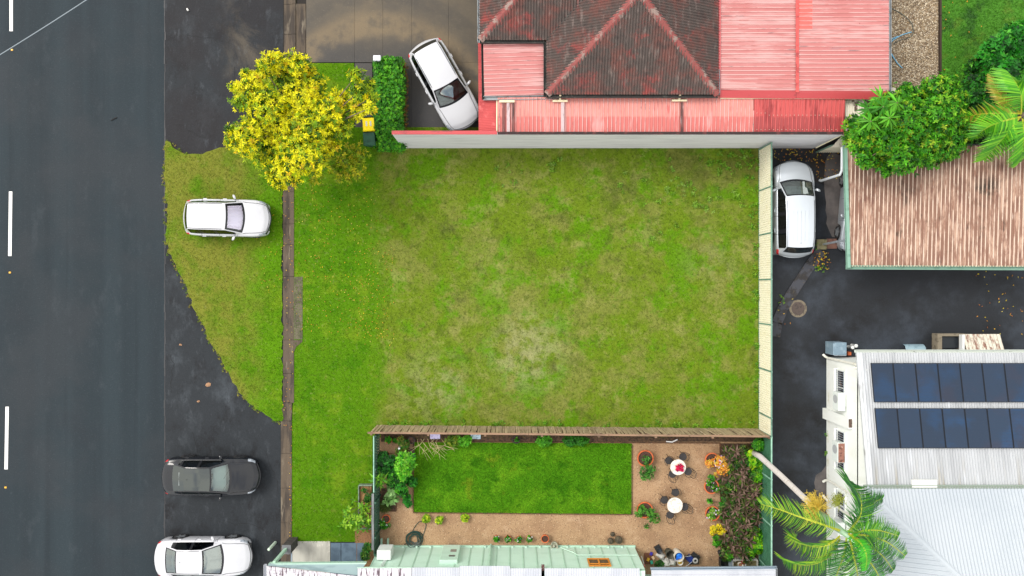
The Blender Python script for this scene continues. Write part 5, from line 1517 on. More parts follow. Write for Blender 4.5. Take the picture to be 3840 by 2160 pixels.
YT = [(1030, 232, 44), (985, 255, 30), (1112, 240, 46), (1150, 262, 36), (985, 300, 55), (925, 285, 26), (1070, 310, 74), (935, 335, 46), (890, 330, 26), (900, 385, 34), (1000, 395, 70),
      (1120, 390, 80), (1180, 315, 44), (1185, 370, 50), (1335, 285, 30), (1375, 320, 30), (1345, 345, 36), (1395, 365, 24), (1348, 392, 34), (1270, 380, 46), (1390, 405, 22), (1230, 425, 66),
      (1060, 470, 84), (940, 470, 44), (930, 520, 62), (868, 490, 22), (868, 530, 28), (1150, 490, 78), (1270, 470, 60), (1335, 425, 30), (1010, 560, 76), (940, 560, 40), (1110, 560, 70), (1080, 630, 56),
      (1160, 610, 56), (1030, 655, 34), (1050, 695, 24), (1100, 670, 30), (1230, 540, 46), (1200, 590, 30), (1180, 520, 50)]
tb = P(1120, 470, 4.3)
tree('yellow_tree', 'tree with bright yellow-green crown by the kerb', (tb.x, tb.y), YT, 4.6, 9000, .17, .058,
     [c(248, 240, 16), c(222, 224, 16), c(234, 200, 26), c(164, 192, 18), c(116, 158, 16), c(58, 104, 12)], [.27, .26, .04, .20, .14, .07], k=6, dz=1.0, up=.7, fill=.36, flat=.6, shrink=.72, ragged=.28, green=.8)  # last green darkened: shade of the crown's hollows painted into inner leaves
# low outer branches over the lawn
tree('yellow_sapling', 'sparse low yellow-green branches over the lawn beside the wheelie bins', tuple(P(1300, 610)[:2]), [(1240, 600, 40), (1300, 590, 45), (1350, 580, 35), (1330, 640, 40), (1270, 650, 30), (1180, 660, 30)], 1.4, 240, .20, .07,
     [c(196, 190, 30), c(150, 170, 20), c(122, 156, 16)], [.4, .4, .2], dz=.2, trunk=.05)

# hedge
t = thing('hedge', 'clipped dense green hedge between the driveway and the yellow tree', 'hedge', P(1460, 390))
hb = []
for yy in np.arange(232, 560, 22):
    for xx in (1424, 1446, 1468, 1486):
        if xx == 1422 and yy < 250: continue
        sh = 6 * math.sin(yy / 40)
        q = P(xx + sh + (yy - 232) * .03, yy, 1.3); hb.append((q.x, q.y, 1.05, .28, .42))
for yy in np.arange(240, 560, 30):
    for xx in (1424, 1494):
        q = P(xx, yy, .6); hb.append((q.x, q.y, .5, .3, .45))
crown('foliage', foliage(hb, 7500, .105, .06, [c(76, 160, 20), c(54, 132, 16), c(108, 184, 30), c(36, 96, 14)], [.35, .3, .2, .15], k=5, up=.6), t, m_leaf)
crown('dry_twig', foliage([(P(1517, y, .7).x, P(0, y, .7).y, .6, .16, .4) for y in range(250, 540, 24)], 420, .09, .03, [c(150, 96, 40), c(120, 90, 36), c(96, 110, 30)], [.4, .3, .3], k=4), t, m_leaf)
part('trunk', MB().tube([P(1450, 300), P(1450, 300) + Vector((0, 0, .9))], .05, 6).tube([P(1465, 420), P(1465, 420) + Vector((0, 0, .9))], .05, 6), m_bark, t)

GREENS = [c(82, 164, 18), c(56, 138, 14), c(122, 186, 32), c(150, 180, 36), c(28, 90, 12)]
tree('broadleaf_tree', 'dense bright green tree overhanging the corner of the brown carport roof', tuple(P(3400, 500)[:2]),
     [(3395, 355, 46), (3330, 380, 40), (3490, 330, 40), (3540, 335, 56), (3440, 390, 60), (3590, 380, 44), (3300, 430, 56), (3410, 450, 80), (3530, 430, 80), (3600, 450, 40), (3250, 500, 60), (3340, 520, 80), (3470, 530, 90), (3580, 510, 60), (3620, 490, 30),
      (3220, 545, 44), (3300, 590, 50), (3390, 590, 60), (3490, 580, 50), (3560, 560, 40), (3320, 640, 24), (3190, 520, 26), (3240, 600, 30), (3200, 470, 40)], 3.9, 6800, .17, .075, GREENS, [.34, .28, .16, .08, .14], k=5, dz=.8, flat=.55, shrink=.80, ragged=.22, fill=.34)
tree('dark_shrub', 'dark glossy broad-leaved shrub at the top right edge of the back lawn', tuple(P(3790, 230)[:2]),
     [(3800, 140, 40), (3835, 120, 30), (3760, 170, 40), (3810, 200, 60), (3740, 225, 44), (3790, 260, 50), (3850, 250, 50), (3690, 215, 26), (3720, 190, 30)], 1.9, 1300, .26, .13, [c(44, 148, 28), c(28, 116, 20), c(92, 180, 56), c(16, 74, 16)], [.35, .35, .15, .15], k=5, dz=.3)
tree('mid_shrub', 'fine-leaved dark green shrub between the bright tree and the palm', tuple(P(3690, 350)[:2]),
     [(3660, 320, 40), (3690, 345, 50), (3650, 380, 44), (3720, 390, 44), (3680, 420, 40), (3640, 260, 26), (3660, 240, 22), (3740, 440, 36)], 1.6, 1500, .15, .08, [c(40, 124, 22), c(24, 92, 16), c(84, 160, 30), c(14, 60, 12)], [.35, .35, .12, .18], k=5, dz=.3)
tree('dark_shrub', 'very dark bush in the shade behind the brown carport roof under the palm', tuple(P(3700, 520)[:2]),
     [(3660, 520, 36), (3700, 510, 40), (3740, 470, 40), (3640, 480, 30), (3830, 570, 40), (3820, 520, 40)], 1.5, 700, .16, .08, [c(22, 72, 16), c(12, 48, 10), c(50, 100, 24)], [.45, .4, .15], k=5, dz=.2)

# umbrella plant: rosettes of long drooping leaflets
t = thing('umbrella_plant', 'umbrella plant with drooping leaf whorls beside the red lean-to roof', 'plant', P(3290, 450))
up_ = []
for (x, y, z, s) in ((3258, 408, 5.0, 1), (3312, 400, 5.2, 1), (3336, 442, 5.2, 1.1), (3365, 385, 5.1, 1), (3265, 455, 5.0, .9), (3300, 365, 4.9, .8)):
    up_.append(P(x, y, z))
cen = np.array([tuple(q) for q in up_])
d1 = leaves(cen, np.tile(np.array([[0, 0, 1.0]]), (len(cen), 1)), 14, .62, .11, [c(96, 176, 40), c(60, 140, 24), c(150, 200, 70)], [.5, .3, .2], elev=(-.5, .0))
crown('leaf_whorl', d1, t, m_leaf)
g = MB()
for q in up_: g.tube([P(3290, 450), q], .03, 5)
part('stem', g, m_bark, t)

# ---------------------------------------------------------------- palms
m_frond = M('palm_leaf', c(90, 150, 30), attr=True, rough=.45, transl=.25, spec=.35)
def frond(ctrl, nl, ll, lw, cols, droop=.5, bias=0.0, rng=None):
    """rachis through control points, leaflets both sides; returns verts, faces, colours"""
    rng = rng or RNG
    pts = [np.array(p, float) for p in ctrl]
    def at(u):
        # Catmull-Rom
        n = len(pts) - 1; f = min(u * n, n - 1e-6); i = int(f); w = f - i
        p0, p1, p2, p3 = pts[max(i - 1, 0)], pts[i], pts[i + 1], pts[min(i + 2, n)]
        return .5 * (2 * p1 + (p2 - p0) * w + (2 * p0 - 5 * p1 + 4 * p2 - p3) * w * w + (3 * p1 - p0 - 3 * p2 + p3) * w ** 3)
    V, F, C = [], [], []
    cols = [np.array(x[:3]) for x in cols]
    def quad(a, b, cc, d, col):
        i = len(V); V.extend([a, b, cc, d]); F.append((i, i + 1, i + 2, i + 3)); C.extend([np.append(col, 1)] * 4)
    N = 16
    for i in range(N):
        a, b = at(i / N), at((i + 1) / N); t = b - a; s = np.cross(t, (0, 0, 1)); s /= np.linalg.norm(s) + 1e-9
        w0 = .045 * (1 - .8 * i / N); w1 = .045 * (1 - .8 * (i + 1) / N)
        quad(a - s * w0, a + s * w0, b + s * w1, b - s * w1, np.array(c(206, 206, 60)[:3]))
    for i in range(nl):
        u = .10 + .90 * i / nl
        p = at(u); t = at(min(u + .02, 1)) - at(max(u - .02, 0)); t /= np.linalg.norm(t) + 1e-9
        s = np.cross(t, (0, 0, 1)); s /= np.linalg.norm(s) + 1e-9
        env = (math.sin(math.pi * min(1, .18 + .78 * u)) ** .6)
        for sd in (-1, 1):
            L = ll * env * rng.uniform(.8, 1.12)
            dr = droop * rng.uniform(.7, 1.3)
            d = s * sd * (1.0) + t * rng.uniform(.45, .75) + np.array([0, 0, .15])
            d = d + np.array(bias if isinstance(bias, tuple) else (0, 0, 0))
            d /= np.linalg.norm(d)
            wv = np.cross(d, (0, 0, 1)); wv /= np.linalg.norm(wv) + 1e-9
            q1 = p + d * L * .5 + np.array([0, 0, -dr * L * .12]); q2 = p + d * L + np.array([0, 0, -dr * L * .55])
            col = cols[rng.integers(0, len(cols))] * rng.uniform(.75, 1.25)
            quad(p - wv * lw * .35, p + wv * lw * .35, q1 + wv * lw * .5, q1 - wv * lw * .5, col)
            quad(q1 - wv * lw * .5, q1 + wv * lw * .5, q2 + wv * lw * .05, q2 - wv * lw * .05, col)
    return np.array(V), np.array(F, np.int32), np.array(C)

cb = P(2806, 1688); CT = P(3178, 2008, 9.3)
pt = thing('palm_tree', 'tall slim palm with pale trunk leaning over the side driveway', 'palm tree', (cb.x, cb.y, 0))
cpt = [Vector((cb.x, cb.y, 0)), P(2850, 1712, 1.4), P(2930, 1785, 3.9), P(3010, 1862, 6.0), P(3080, 1930, 7.6), CT]
part('trunk', MB().tube(cpt, [.17, .14, .125, .12, .12, .10], 10), M('palm_trunk', c(214, 208, 204), [dict(c=c(150, 122, 104), s=(3, 3, 14), lo=.56, hi=.7, a=.7), dict(c=c(206, 200, 194), s=(2, 2, 8), lo=.55, hi=.7)], rough=.8), pt, smooth=True)
part('crownshaft', MB().tube([P(3072, 1922, 7.5), P(3120, 1965, 8.5), CT + Vector((0, 0, .2))], [.13, .16, .09], 10), M('crownshaft_green', c(150, 186, 150), rough=.4), pt, smooth=True)
LG = [c(124, 172, 34), c(88, 148, 30), c(160, 192, 52), c(56, 120, 30)]
DG = [c(44, 116, 38), c(28, 90, 32), c(70, 144, 42), c(50, 106, 60)]
MG = [c(76, 148, 30), c(48, 120, 26), c(112, 172, 38)]
fr = [
    ([(3150, 1990, 9.3), (3080, 1965, 9.6), (2990, 1935, 9.3), (2915, 1908, 8.7), (2852, 1890, 8.0)], LG, .55, (0, -.5, 0)),
    ([(3150, 2010, 9.3), (3110, 2040, 9.6), (3050, 2050, 9.5), (2995, 2030, 8.8), (2958, 2000, 8.0)], LG, .62, (0, -.8, 0)),
    ([(3150, 2020, 9.2), (3110, 2085, 9.3), (3050, 2115, 9.0), (2980, 2115, 8.4), (2935, 2092, 7.6)], LG + MG, .60, (0, -.7, 0)),
    ([(3180, 1995, 9.4), (3222, 1940, 10.0), (3228, 1880, 10.0), (3205, 1830, 9.4), (3178, 1800, 8.7)], MG + DG, .80, (.7, -.1, 0)),
    ([(3190, 2000, 9.3), (3225, 1930, 9.6), (3260, 1890, 9.2), (3310, 1870, 8.3)], DG, .55, (.2, -.2, 0)),
    ([(3195, 2005, 9.3), (3260, 2010, 9.8), (3330, 2035, 9.4), (3395, 2085, 8.2)], DG + MG, .60, (0, 0, 0)),
    ([(3195, 2010, 9.3), (3250, 2040, 9.6), (3310, 2085, 9.2), (3350, 2140, 8.0)], DG, .58, (0, 0, 0)),
    ([(3185, 2015, 9.3), (3200, 2080, 9.7), (3215, 2150, 9.2), (3225, 2230, 8.0)], DG + MG, .62, (0, 0, 0)),
    ([(3175, 2015, 9.3), (3165, 2080, 9.6), (3140, 2150, 9.0), (3120, 2220, 8.0)], DG, .60, (0, 0, 0)),
    ([(3190, 2005, 9.4), (3240, 1990, 10.2), (3300, 1990, 10.0), (3370, 2010, 9.0)], MG, .50, (0, 0, 0)),
    ([(3195, 2010, 9.4), (3250, 2090, 9.6), (3290, 2150, 9.0), (3310, 2210, 8.0)], DG, .55, (0, 0, 0)),
    ([(3180, 2000, 9.4), (3230, 2040, 10.4), (3250, 2090, 10.4), (3245, 2140, 9.8)], [c(60, 170, 40), c(80, 180, 40)], .30, (0, 0, 0)),
]
for ct, cs, ll, bias in fr:
    crown('frond', frond([P(*q) for q in ct], 64, ll * 1.25, .030, cs, .9, bias), pt, m_frond, None)
# hanging yellow flower spray
V, F, C = [], [], []
r_ = random.Random(5)
sp0 = P(3112, 1928, 7.7)
g = MB()
def spray(ctr, n, rad, nm, mt):
    g = MB()
    for k in range(n):
        d = Vector((r_.gauss(-.35, .7), r_.gauss(.2, .6), r_.gauss(-.2, .5)))
        d = d.normalized() * rad * r_.uniform(.5, 1.1)
        e = ctr + d; m1 = ctr.lerp(e, .5) + Vector((r_.gauss(0, .05), r_.gauss(0, .05), .08))
        g.tube([ctr, m1, e], [.014, .011, .006], 3, False)
        for j in range(3):
            p_ = m1.lerp(e, r_.random()); g.tube([p_, p_ + Vector((r_.gauss(0, .09), r_.gauss(0, .09), r_.gauss(-.04, .05)))], [.009, .005], 3, False)
    part(nm, g, mt, pt)
m_infl = M('flower_stalk', c(226, 196, 74), [dict(c=c(190, 170, 50), s=5, lo=.5, hi=.65)], rough=.7)
spray(P(3066, 1900, 7.5), 150, .62, 'flower_spray', m_infl)
spray(P(3066, 1930, 7.3), 90, .55, 'flower_spray', m_infl)
spray(P(3150, 1880, 6.6), 60, .38, 'flower_spray', M('green_stalk', c(150, 160, 50), rough=.7))
part('flower_stem', MB().tube([P(3120, 1955, 8.0), P(3095, 1925, 7.6), P(3066, 1905, 7.5)], [.05, .04, .03], 6), M('brown_stem', c(110, 76, 50), rough=.8), pt)

# second palm, top right
q0 = P(3815, 450)
p2 = thing('palm_tree', 'low bushy palm with wide green fronds at the top right edge', 'palm tree', (q0.x, q0.y, 0))
ct2 = P(3835, 430, 4.6)
part('trunk', MB().tube([(q0.x, q0.y, 0), ct2], [.16, .11], 10), M('palm_trunk_b', c(120, 108, 92), [dict(c=c(84, 76, 62), s=(2, 2, 10), lo=.5, hi=.65)], rough=.85), p2, smooth=True)
PG = [c(90, 172, 24), c(64, 146, 20), c(124, 194, 38)]
OG = [c(150, 150, 40), c(120, 150, 30), c(176, 160, 60)]
for ct, cs, ll, bias in (
    ([(3830, 430, 4.6), (3830, 360, 5.3), (3815, 320, 5.2), (3790, 285, 4.6), (3770, 262, 4.0)], PG, .85, (-.5, -.1, 0)),
    ([(3830, 425, 4.6), (3780, 425, 5.0), (3720, 425, 4.8), (3660, 430, 4.2), (3612, 446, 3.5)], OG + PG, .62, (0, -.4, 0)),
    ([(3825, 440, 4.6), (3790, 480, 5.0), (3760, 520, 4.8), (3720, 565, 4.2), (3685, 600, 3.6)], PG, .72, (.1, -.2, 0)),
    ([(3835, 445, 4.6), (3840, 500, 5.0), (3835, 560, 4.6), (3820, 610, 3.9)], PG, .70, (0, 0, 0)),
    ([(3830, 425, 4.6), (3770, 380, 4.9), (3735, 330, 4.6), (3715, 280, 4.0)], OG, .40, (0, 0, 0)),
    ([(3845, 430, 4.6), (3890, 380, 5.0), (3930, 340, 4.5)], PG, .70, (0, 0, 0)),
    ([(3830, 438, 4.6), (3760, 455, 5.2), (3700, 480, 4.8), (3650, 520, 4.0)], PG, .60, (0, 0, 0)),
    ([(3845, 440, 4.6), (3900, 480, 5.0), (3940, 520, 4.5)], PG, .70, (0, 0, 0))):
    crown('frond', frond([P(*q) for q in ct], 44, ll * 1.15, .06, cs, .55, bias), p2, m_frond, None)
# ================================================================ GARDEN
m_terra = M('terracotta', c(208, 106, 58), [dict(c=c(180, 84, 44), s=6, lo=.48, hi=.65), dict(c=c(214, 160, 120), s=4, lo=.64, hi=.74, a=.6)], rough=.8, objrand=.08)
m_bpot = M('black_plastic', c(36, 38, 40), rough=.5)
m_potsoil = M('potting_soil', c(84, 58, 46), [dict(c=c(52, 38, 32), s=16, lo=.45, hi=.6)], rough=.95)
GM = [c(70, 160, 20), c(44, 128, 16), c(110, 184, 40), c(26, 90, 14)]
def pot_mesh(r, h):
    return MB().lathe([(r * .62, 0), (r * .9, h * .8), (r * .92, h * .8), (r, h * .82), (r, h), (r * .86, h), (r * .84, h * .9), (r * .84, h * .8)], 0, 0, 22)
def potted(name, label, px, py, rpx, h, blobs=(), n=60, ll=.12, lw=.06, cols=GM, wts=None, flowers=None, nf=0, mat=None, cat='potted plant', group=None, z=.06):
    q = P(px, py, h)
    r = rpx * (CAMH - h) / FPX
    t = thing(name, label, cat, (q.x, q.y, z), 0, group)
    lpart('pot', pot_mesh(r, h), mat or m_terra, t, smooth=True)
    lpart('soil', MB().lathe([(r * .85, h * .86), (0, h * .88)], 0, 0, 20), m_potsoil, t)
    if blobs:
        bl = []
        for (dx, dy, dz, br) in blobs:   # offsets in photo pixels, height and radius in metres
            bl.append((q.x + dx / 76, q.y - dy / 76, z + h + dz, br, br * .8))
        crown('foliage', foliage(bl, n, ll, lw, cols, wts or [.35, .3, .2, .15][:len(cols)], k=5, up=.6), t, m_leaf)
        if flowers:
            crown('flower', foliage(bl if nf > 0 else bl[:1], abs(nf), .05, .045, flowers, [1] * len(flowers), k=5, up=1.2, fill=0, elev=(.0, .3)), t, m_leaf)
    return t
def shrub(name, label, lst, z, n, ll, lw, cols=GM, wts=None, k=5, cat='shrub', group=None, flowers=None, nf=0, elev=(.1, .7), stem=True):
    bl = pxblobs(lst, z, z * .15, .8)
    b0 = bl[0]
    t = thing(name, label, cat, (b0[0], b0[1], .06), 0, group)
    crown('foliage', foliage(bl, n, ll, lw, cols, wts or [.35, .3, .2, .15][:len(cols)], k=k, up=.7, elev=elev), t, m_leaf)
    g = MB()
    for b in bl: g.tube([(b0[0], b0[1], .05), b[:3]], .015, 4)
    part('stem', g, m_bark, t)
    if flowers: crown('flower', foliage(bl, nf, .06, .05, flowers, [1] * len(flowers), k=5, up=1.2, fill=0, elev=(.0, .3)), t, m_leaf)
    return t

# big terracotta pots
FL = [c(226, 206, 236), c(240, 236, 240), c(206, 160, 214)]
potted('terracotta_pot', 'large terracotta pot with a small shrub spilling downward near the top right of the lawn', 2420, 1718, 31, .42, [(4, 4, .1, .2), (0, 44, .0, .26), (16, 58, -.1, .24), (-6, 66, -.1, .2), (20, 36, 0, .2)], 130, .12, .05, [c(70, 140, 40), c(90, 160, 60), c(56, 110, 40)], [.4, .3, .3])
potted('terracotta_pot', 'large terracotta pot with leafy sprays near the bottom right corner of the lawn', 2418, 1912, 31, .42, [(-18, -4, .1, .22), (18, 4, .1, .22), (34, 30, 0, .24), (24, 22, 0, .2), (-26, 10, .05, .16), (8, 64, -.2, .1)], 150, .12, .05, [c(76, 146, 40), c(96, 164, 50), c(56, 110, 40)], [.4, .3, .3])
potted('terracotta_pot', 'terracotta pot with orange-leaved shrub and mauve flowers by the bronze plants', 2670, 1724, 27, .45, [(26, 4, .15, .28), (38, 22, .1, .28), (40, 40, .05, .24), (24, 50, 0, .2), (-10, 10, .0, .2)], 230, .10, .05, [c(236, 176, 70), c(226, 196, 60), c(240, 150, 60)], [.4, .3, .3], FL, -36)
potted('terracotta_pot', 'terracotta pot with pink flowers, middle of the three by the bronze plants', 2668, 1824, 28, .45, [(-8, -14, .05, .18), (12, 6, .05, .18), (-2, -34, .05, .14)], 70, .10, .05, GM, None, FL + [c(236, 150, 190)], 22)
potted('terracotta_pot', 'terracotta pot with white flowers, lowest of the three by the bronze plants', 2672, 1925, 28, .45, [(-10, 8, .02, .2), (10, -8, .05, .16), (-6, -14, .02, .14)], 70, .09, .05, [c(150, 186, 50), c(90, 150, 40)], [.5, .5], FL + [c(240, 240, 236)], 26)
# seedling pots in a row
for i, (x, y) in enumerate(((1862, 2018), (1905, 2018), (1946, 2020), (1985, 2018))):
    potted('seedling_pot', '%s of four small terracotta seedling pots along the mint wall' % ('first (leftmost)', 'second', 'third', 'fourth (rightmost)')[i], x, y, 12, .2, [(0, 0, .06, .13)], 34, .09, .05, GM, None, [c(246, 232, 236)], 8, group='seedling pots along the mint wall')
# lime shrubs
for i, (x, y) in enumerate(((1598, 1945), (1647, 1950), (1743, 1942))):
    shrub('lime_shrub', '%s lime-yellow ball shrub in the gravel below the lawn' % ('leftmost', 'middle', 'rightmost')[i], [(x, y, 12), (x - 4, y + 4, 8), (x + 5, y - 3, 8)], .25, 90, .10, .06, [c(176, 206, 30), c(146, 190, 30), c(206, 220, 50), c(96, 150, 20)], group='lime shrubs in the gravel')
potted('empty_pot', 'empty terracotta bucket pot next to the seedling pots', 2044, 2020, 15, .36, cat='pot')
q = P(2077, 2040)
t = thing('stone_ornament', 'small pale carved stone basin against the mint wall', 'ornament', (q.x, q.y, .05))
m_stone = M('pale_stone', c(176, 176, 156), [dict(c=c(130, 132, 116), s=8, lo=.48, hi=.62)], rough=.9)
lpart('basin', MB().lathe([(.10, 0), (.16, .08), (.19, .30), (.15, .30), (.12, .22), (0, .2)], 0, 0, 18, sy=1.2), m_stone, t, smooth=True)
lpart('knob', MB().lathe([(.06, .2), (.07, .27), (.04, .33), (0, .34)], 0, 0, 10), m_stone, t, smooth=True)
# stone spheres
for (x, y, r, lab) in ((2297, 2003, 8.5, 'smallest dark stone ball of the three on the gravel'), (2289, 2027, 11.5, 'mid-sized dark stone ball at the left of the three on the gravel'), (2319, 2022, 14.5, 'largest dark mossy stone ball of the three on the gravel')):
    q = P(x, y, .15); rr = r * 35.8 / 2700
    prof = [(rr * math.sin(a) if 0 < a < math.pi else 0, -rr * math.cos(a) * .96) for a in np.linspace(.35, math.pi, 12)]
    g = MB().lathe([(a, b + .06 + rr * .9) for a, b in prof], q.x, q.y, 20)
    single('stone_ball', g, M('mossy_stone', c(86, 78, 60), [dict(c=c(60, 54, 44), s=9, lo=.45, hi=.6), dict(c=c(112, 104, 76), s=5, lo=.58, hi=.7)], rough=.9, bump=(40, .5, .01)), lab, 'stone ball', (q.x, q.y, .06), 'stone balls', smooth=True)
# hose
hc = P(1555, 2018); pts = []
r_ = random.Random(2)
for k in range(230):
    a = k * .24
    rr = (.20 + .20 * (.5 + .5 * math.sin(k * .061)) + .03 * math.sin(k * .7))
    pts.append((hc.x + rr * math.cos(a) * 1.02 + .02 * math.sin(k * .3), hc.y + rr * math.sin(a), .08 + .05 * abs(math.sin(k * .13)) + .0003 * k))
lead = [P(x, y, .08) for x, y in ((1586, 2010), (1594, 1985), (1598, 1970), (1594, 1958), (1584, 1954), (1570, 1958), (1558, 1972), (1548, 1990), (1546, 2000))]
g = MB().tube(pts, .018, 5).tube([Vector(pts[-1])] + lead, .018, 5).tube([hc + Vector((-.42, -.1, .08)), P(1531, 2030, .08), P(1518, 2042, .08), P(1519, 2052, .08)], .018, 5)
single('garden_hose', g, M('hose_green', c(38, 66, 60), [dict(c=c(60, 92, 78), s=8, lo=.55, hi=.68)], rough=.4), 'coiled dark green garden hose on the gravel near the mint wall', 'hose', (hc.x, hc.y, .06))

# tables and chairs
m_marble = M('mottled_marble', c(232, 226, 216), [dict(c=c(196, 186, 172), s=5, lo=.48, hi=.66, dist=1), dict(c=c(246, 242, 236), s=9, lo=.56, hi=.7)], rough=.35)
m_iron = M('black_iron', c(44, 42, 44), rough=.5, metal=.3)
tabs = []
for (x, y, lab) in ((2543, 1752, 'round white marble table with pink flowers, upper of the two'), (2531, 1895, 'round bare marble table, lower of the two on the gravel')):
    q = P(x, y, .74)
    t = thing('bistro_table', lab, 'table', (q.x, q.y, .055), 0, 'bistro tables')
    r = 29.5 * 35.2 / 2700
    lpart('table_top', MB().lathe([(r - .02, .66), (r, .675), (r, .69), (r - .012, .70), (0, .70)], 0, 0, 32), m_marble, t, smooth=False)
    lpart('column', MB().lathe([(.03, .03), (.03, .66)], 0, 0, 8), m_iron, t)
    for k in range(3):
        a = k * 2.094; lpart('foot', MB().tube([(0, 0, .12), (.2 * math.cos(a), .2 * math.sin(a), .03), (.26 * math.cos(a), .26 * math.sin(a), .015)], .018, 5), m_iron, t)
    tabs.append(q)
fq = P(2549, 1757, .85)
fl = thing('flower_bunch', 'bunch of magenta flowers lying on the upper marble table', 'flowers', (fq.x, fq.y, .76))
crown('bloom', foliage([(fq.x + dx, fq.y + dy, .84, .09, .07) for dx, dy in ((0, 0), (.1, -.08), (-.1, .08), (.02, .12), (.1, .06), (-.12, -.05))], 90, .06, .05, [c(226, 24, 84), c(206, 16, 100), c(240, 60, 110), c(180, 20, 70)], [.4, .3, .2, .1], k=5, up=1), fl, m_leaf)
def make_chair():
    t = thing('wire_chair', 'chair', 'chair', (0, 0, 0), 0, 'black bistro chairs')
    lpart('seat', MB().lathe([(.175, .43), (.19, .44), (.19, .455), (.17, .462), (0, .458)], 0, 0, 22), M('mesh_seat', c(62, 58, 58), [dict(c=c(40, 38, 40), s=60, lo=.45, hi=.55)], rough=.7), t)
    for a in (.7, 2.44, -.7, -2.44):
        lpart('leg', MB().tube([(.15 * math.cos(a), .15 * math.sin(a), .44), (.21 * math.cos(a), .21 * math.sin(a), 0)], .012, 5), m_iron, t)
    bk = MB()
    arc = [(.15, -.17, .44), (.20, -.18, .62), (.25, -.17, .80), (.29, -.10, .90), (.30, 0, .93), (.29, .10, .90), (.25, .17, .80), (.20, .18, .62), (.15, .17, .44)]
    bk.tube(arc, .013, 5, False)
    inn = [(.18, -.08, .46), (.24, -.09, .68), (.28, -.04, .82), (.285, 0, .84), (.28, .04, .82), (.24, .09, .68), (.18, .08, .46)]
    bk.tube(inn, .008, 4, False)
    lpart('back_frame', bk, m_iron, t)
    for s in (-1, 1):
        lpart('armrest', MB().tube([(.21, s * .18, .66), (.08, s * .235, .68), (-.06, s * .23, .66), (-.09, s * .19, .45)], .011, 4, False), m_iron, t)
    return t
ch0 = make_chair()
spots = [(2508, 1727, 0, 'black wire chair at upper left of the table with flowers'), (2561, 1713, 0, 'black wire chair at upper right of the table with flowers'), (2580, 1768, 0, 'black wire chair at lower right of the table with flowers'), (2522, 1778, 0, 'black wire chair at lower left of the table with flowers'),
         (2533, 1847, 1, 'black wire chair directly above the bare marble table'), (2491, 1875, 1, 'black wire chair at the left of the bare marble table'), (2567, 1901, 1, 'black wire chair at the right of the bare marble table'), (2513, 1931, 1, 'black wire chair at the lower left of the bare marble table')]
for i, (x, y, k, lab) in enumerate(spots):
    q = P(x, y, .5)
    d = Vector((q.x, q.y)) - Vector((tabs[k].x, tabs[k].y))
    rz = math.atan2(d.y, d.x) + random.uniform(-.25, .25)
    if i == 0:
        ch0.location = (q.x, q.y, .055); ch0.rotation_euler = (0, 0, rz); ch0['label'] = lab
    else:
        copy_tree(ch0, (q.x, q.y, .055), rz, lab)

# bronze plants: strap-leaf rosettes
def bronze_mesh(seed):
    rg = np.random.default_rng(seed)
    d = []
    for k, el, ll, z in ((9, (-.1, .25), .40, .42), (8, (.25, .7), .34, .50), (4, (.8, 1.2), .22, .55)):
        d.append(leaves(np.array([[0, 0, z]]), np.array([[0, 0, 1.0]]), k, ll, .075, [c(124, 92, 84), c(96, 74, 66), c(140, 110, 96), c(92, 100, 52)], [.35, .3, .2, .15], elev=el, rng=rg, jit=.3))
    V = np.concatenate([x[0] for x in d]); C = np.concatenate([x[2] for x in d])
    # tint leaves singly
    nl = len(V) // 4; tint = np.array([c(126, 98, 88)[:3], c(94, 78, 60)[:3], c(150, 122, 108)[:3], c(92, 108, 50)[:3], c(70, 62, 40)[:3]])[rg.integers(0, 5, nl)] * rg.uniform(.7, 1.3, (nl, 1))
    C[:, :3] = np.repeat(tint, 4, 0)
    return colmesh('leaf_rosette', V, np.arange(len(V), dtype=np.int32).reshape(-1, 4), C, m_leaf)
bm = [bronze_mesh(s) for s in range(6)]
sm_ = MB().tube([(0, 0, 0), (0, 0, .45)], .03, 6).mesh('stem'); sm_.materials.append(m_bark)
zc_ = [(240, 160), (330, 150), (390, 220), (270, 240), (350, 330), (430, 330), (300, 390), (400, 400), (460, 430), (250, 440), (320, 480), (390, 540), (560, 510), (530, 575), (440, 590), (350, 610), (280, 640), (500, 650), (430, 720), (330, 760), (260, 710), (540, 730), (450, 830), (300, 860), (370, 950), (440, 920), (520, 1000), (410, 1030), (300, 1030), (560, 870), (215, 1050), (290, 1130), (370, 1140), (330, 1210), (410, 1220), (480, 1090), (380, 800), (230, 920), (500, 800), (190, 400), (200, 780), (340, 690), (470, 510)]
for i, (zx, zy) in enumerate(zc_):
    px, py = 2640 + zx / 2.786, 1640 + zy / 2.786
    zz = random.uniform(.02, .3)
    q = P(px, py, .5 + zz)
    t = thing('bronze_plant', 'dark bronze strap-leaved plant in the dense bed by the green steel fence', 'plant', (q.x, q.y, .07), random.uniform(0, 6.28), 'bronze plants in the garden bed')
    s_ = random.uniform(.85, 1.2); t.scale = (s_, s_, 1 + zz)
    link('leaf_rosette', bm[i % 6], None, t); link('stem', sm_, None, t)
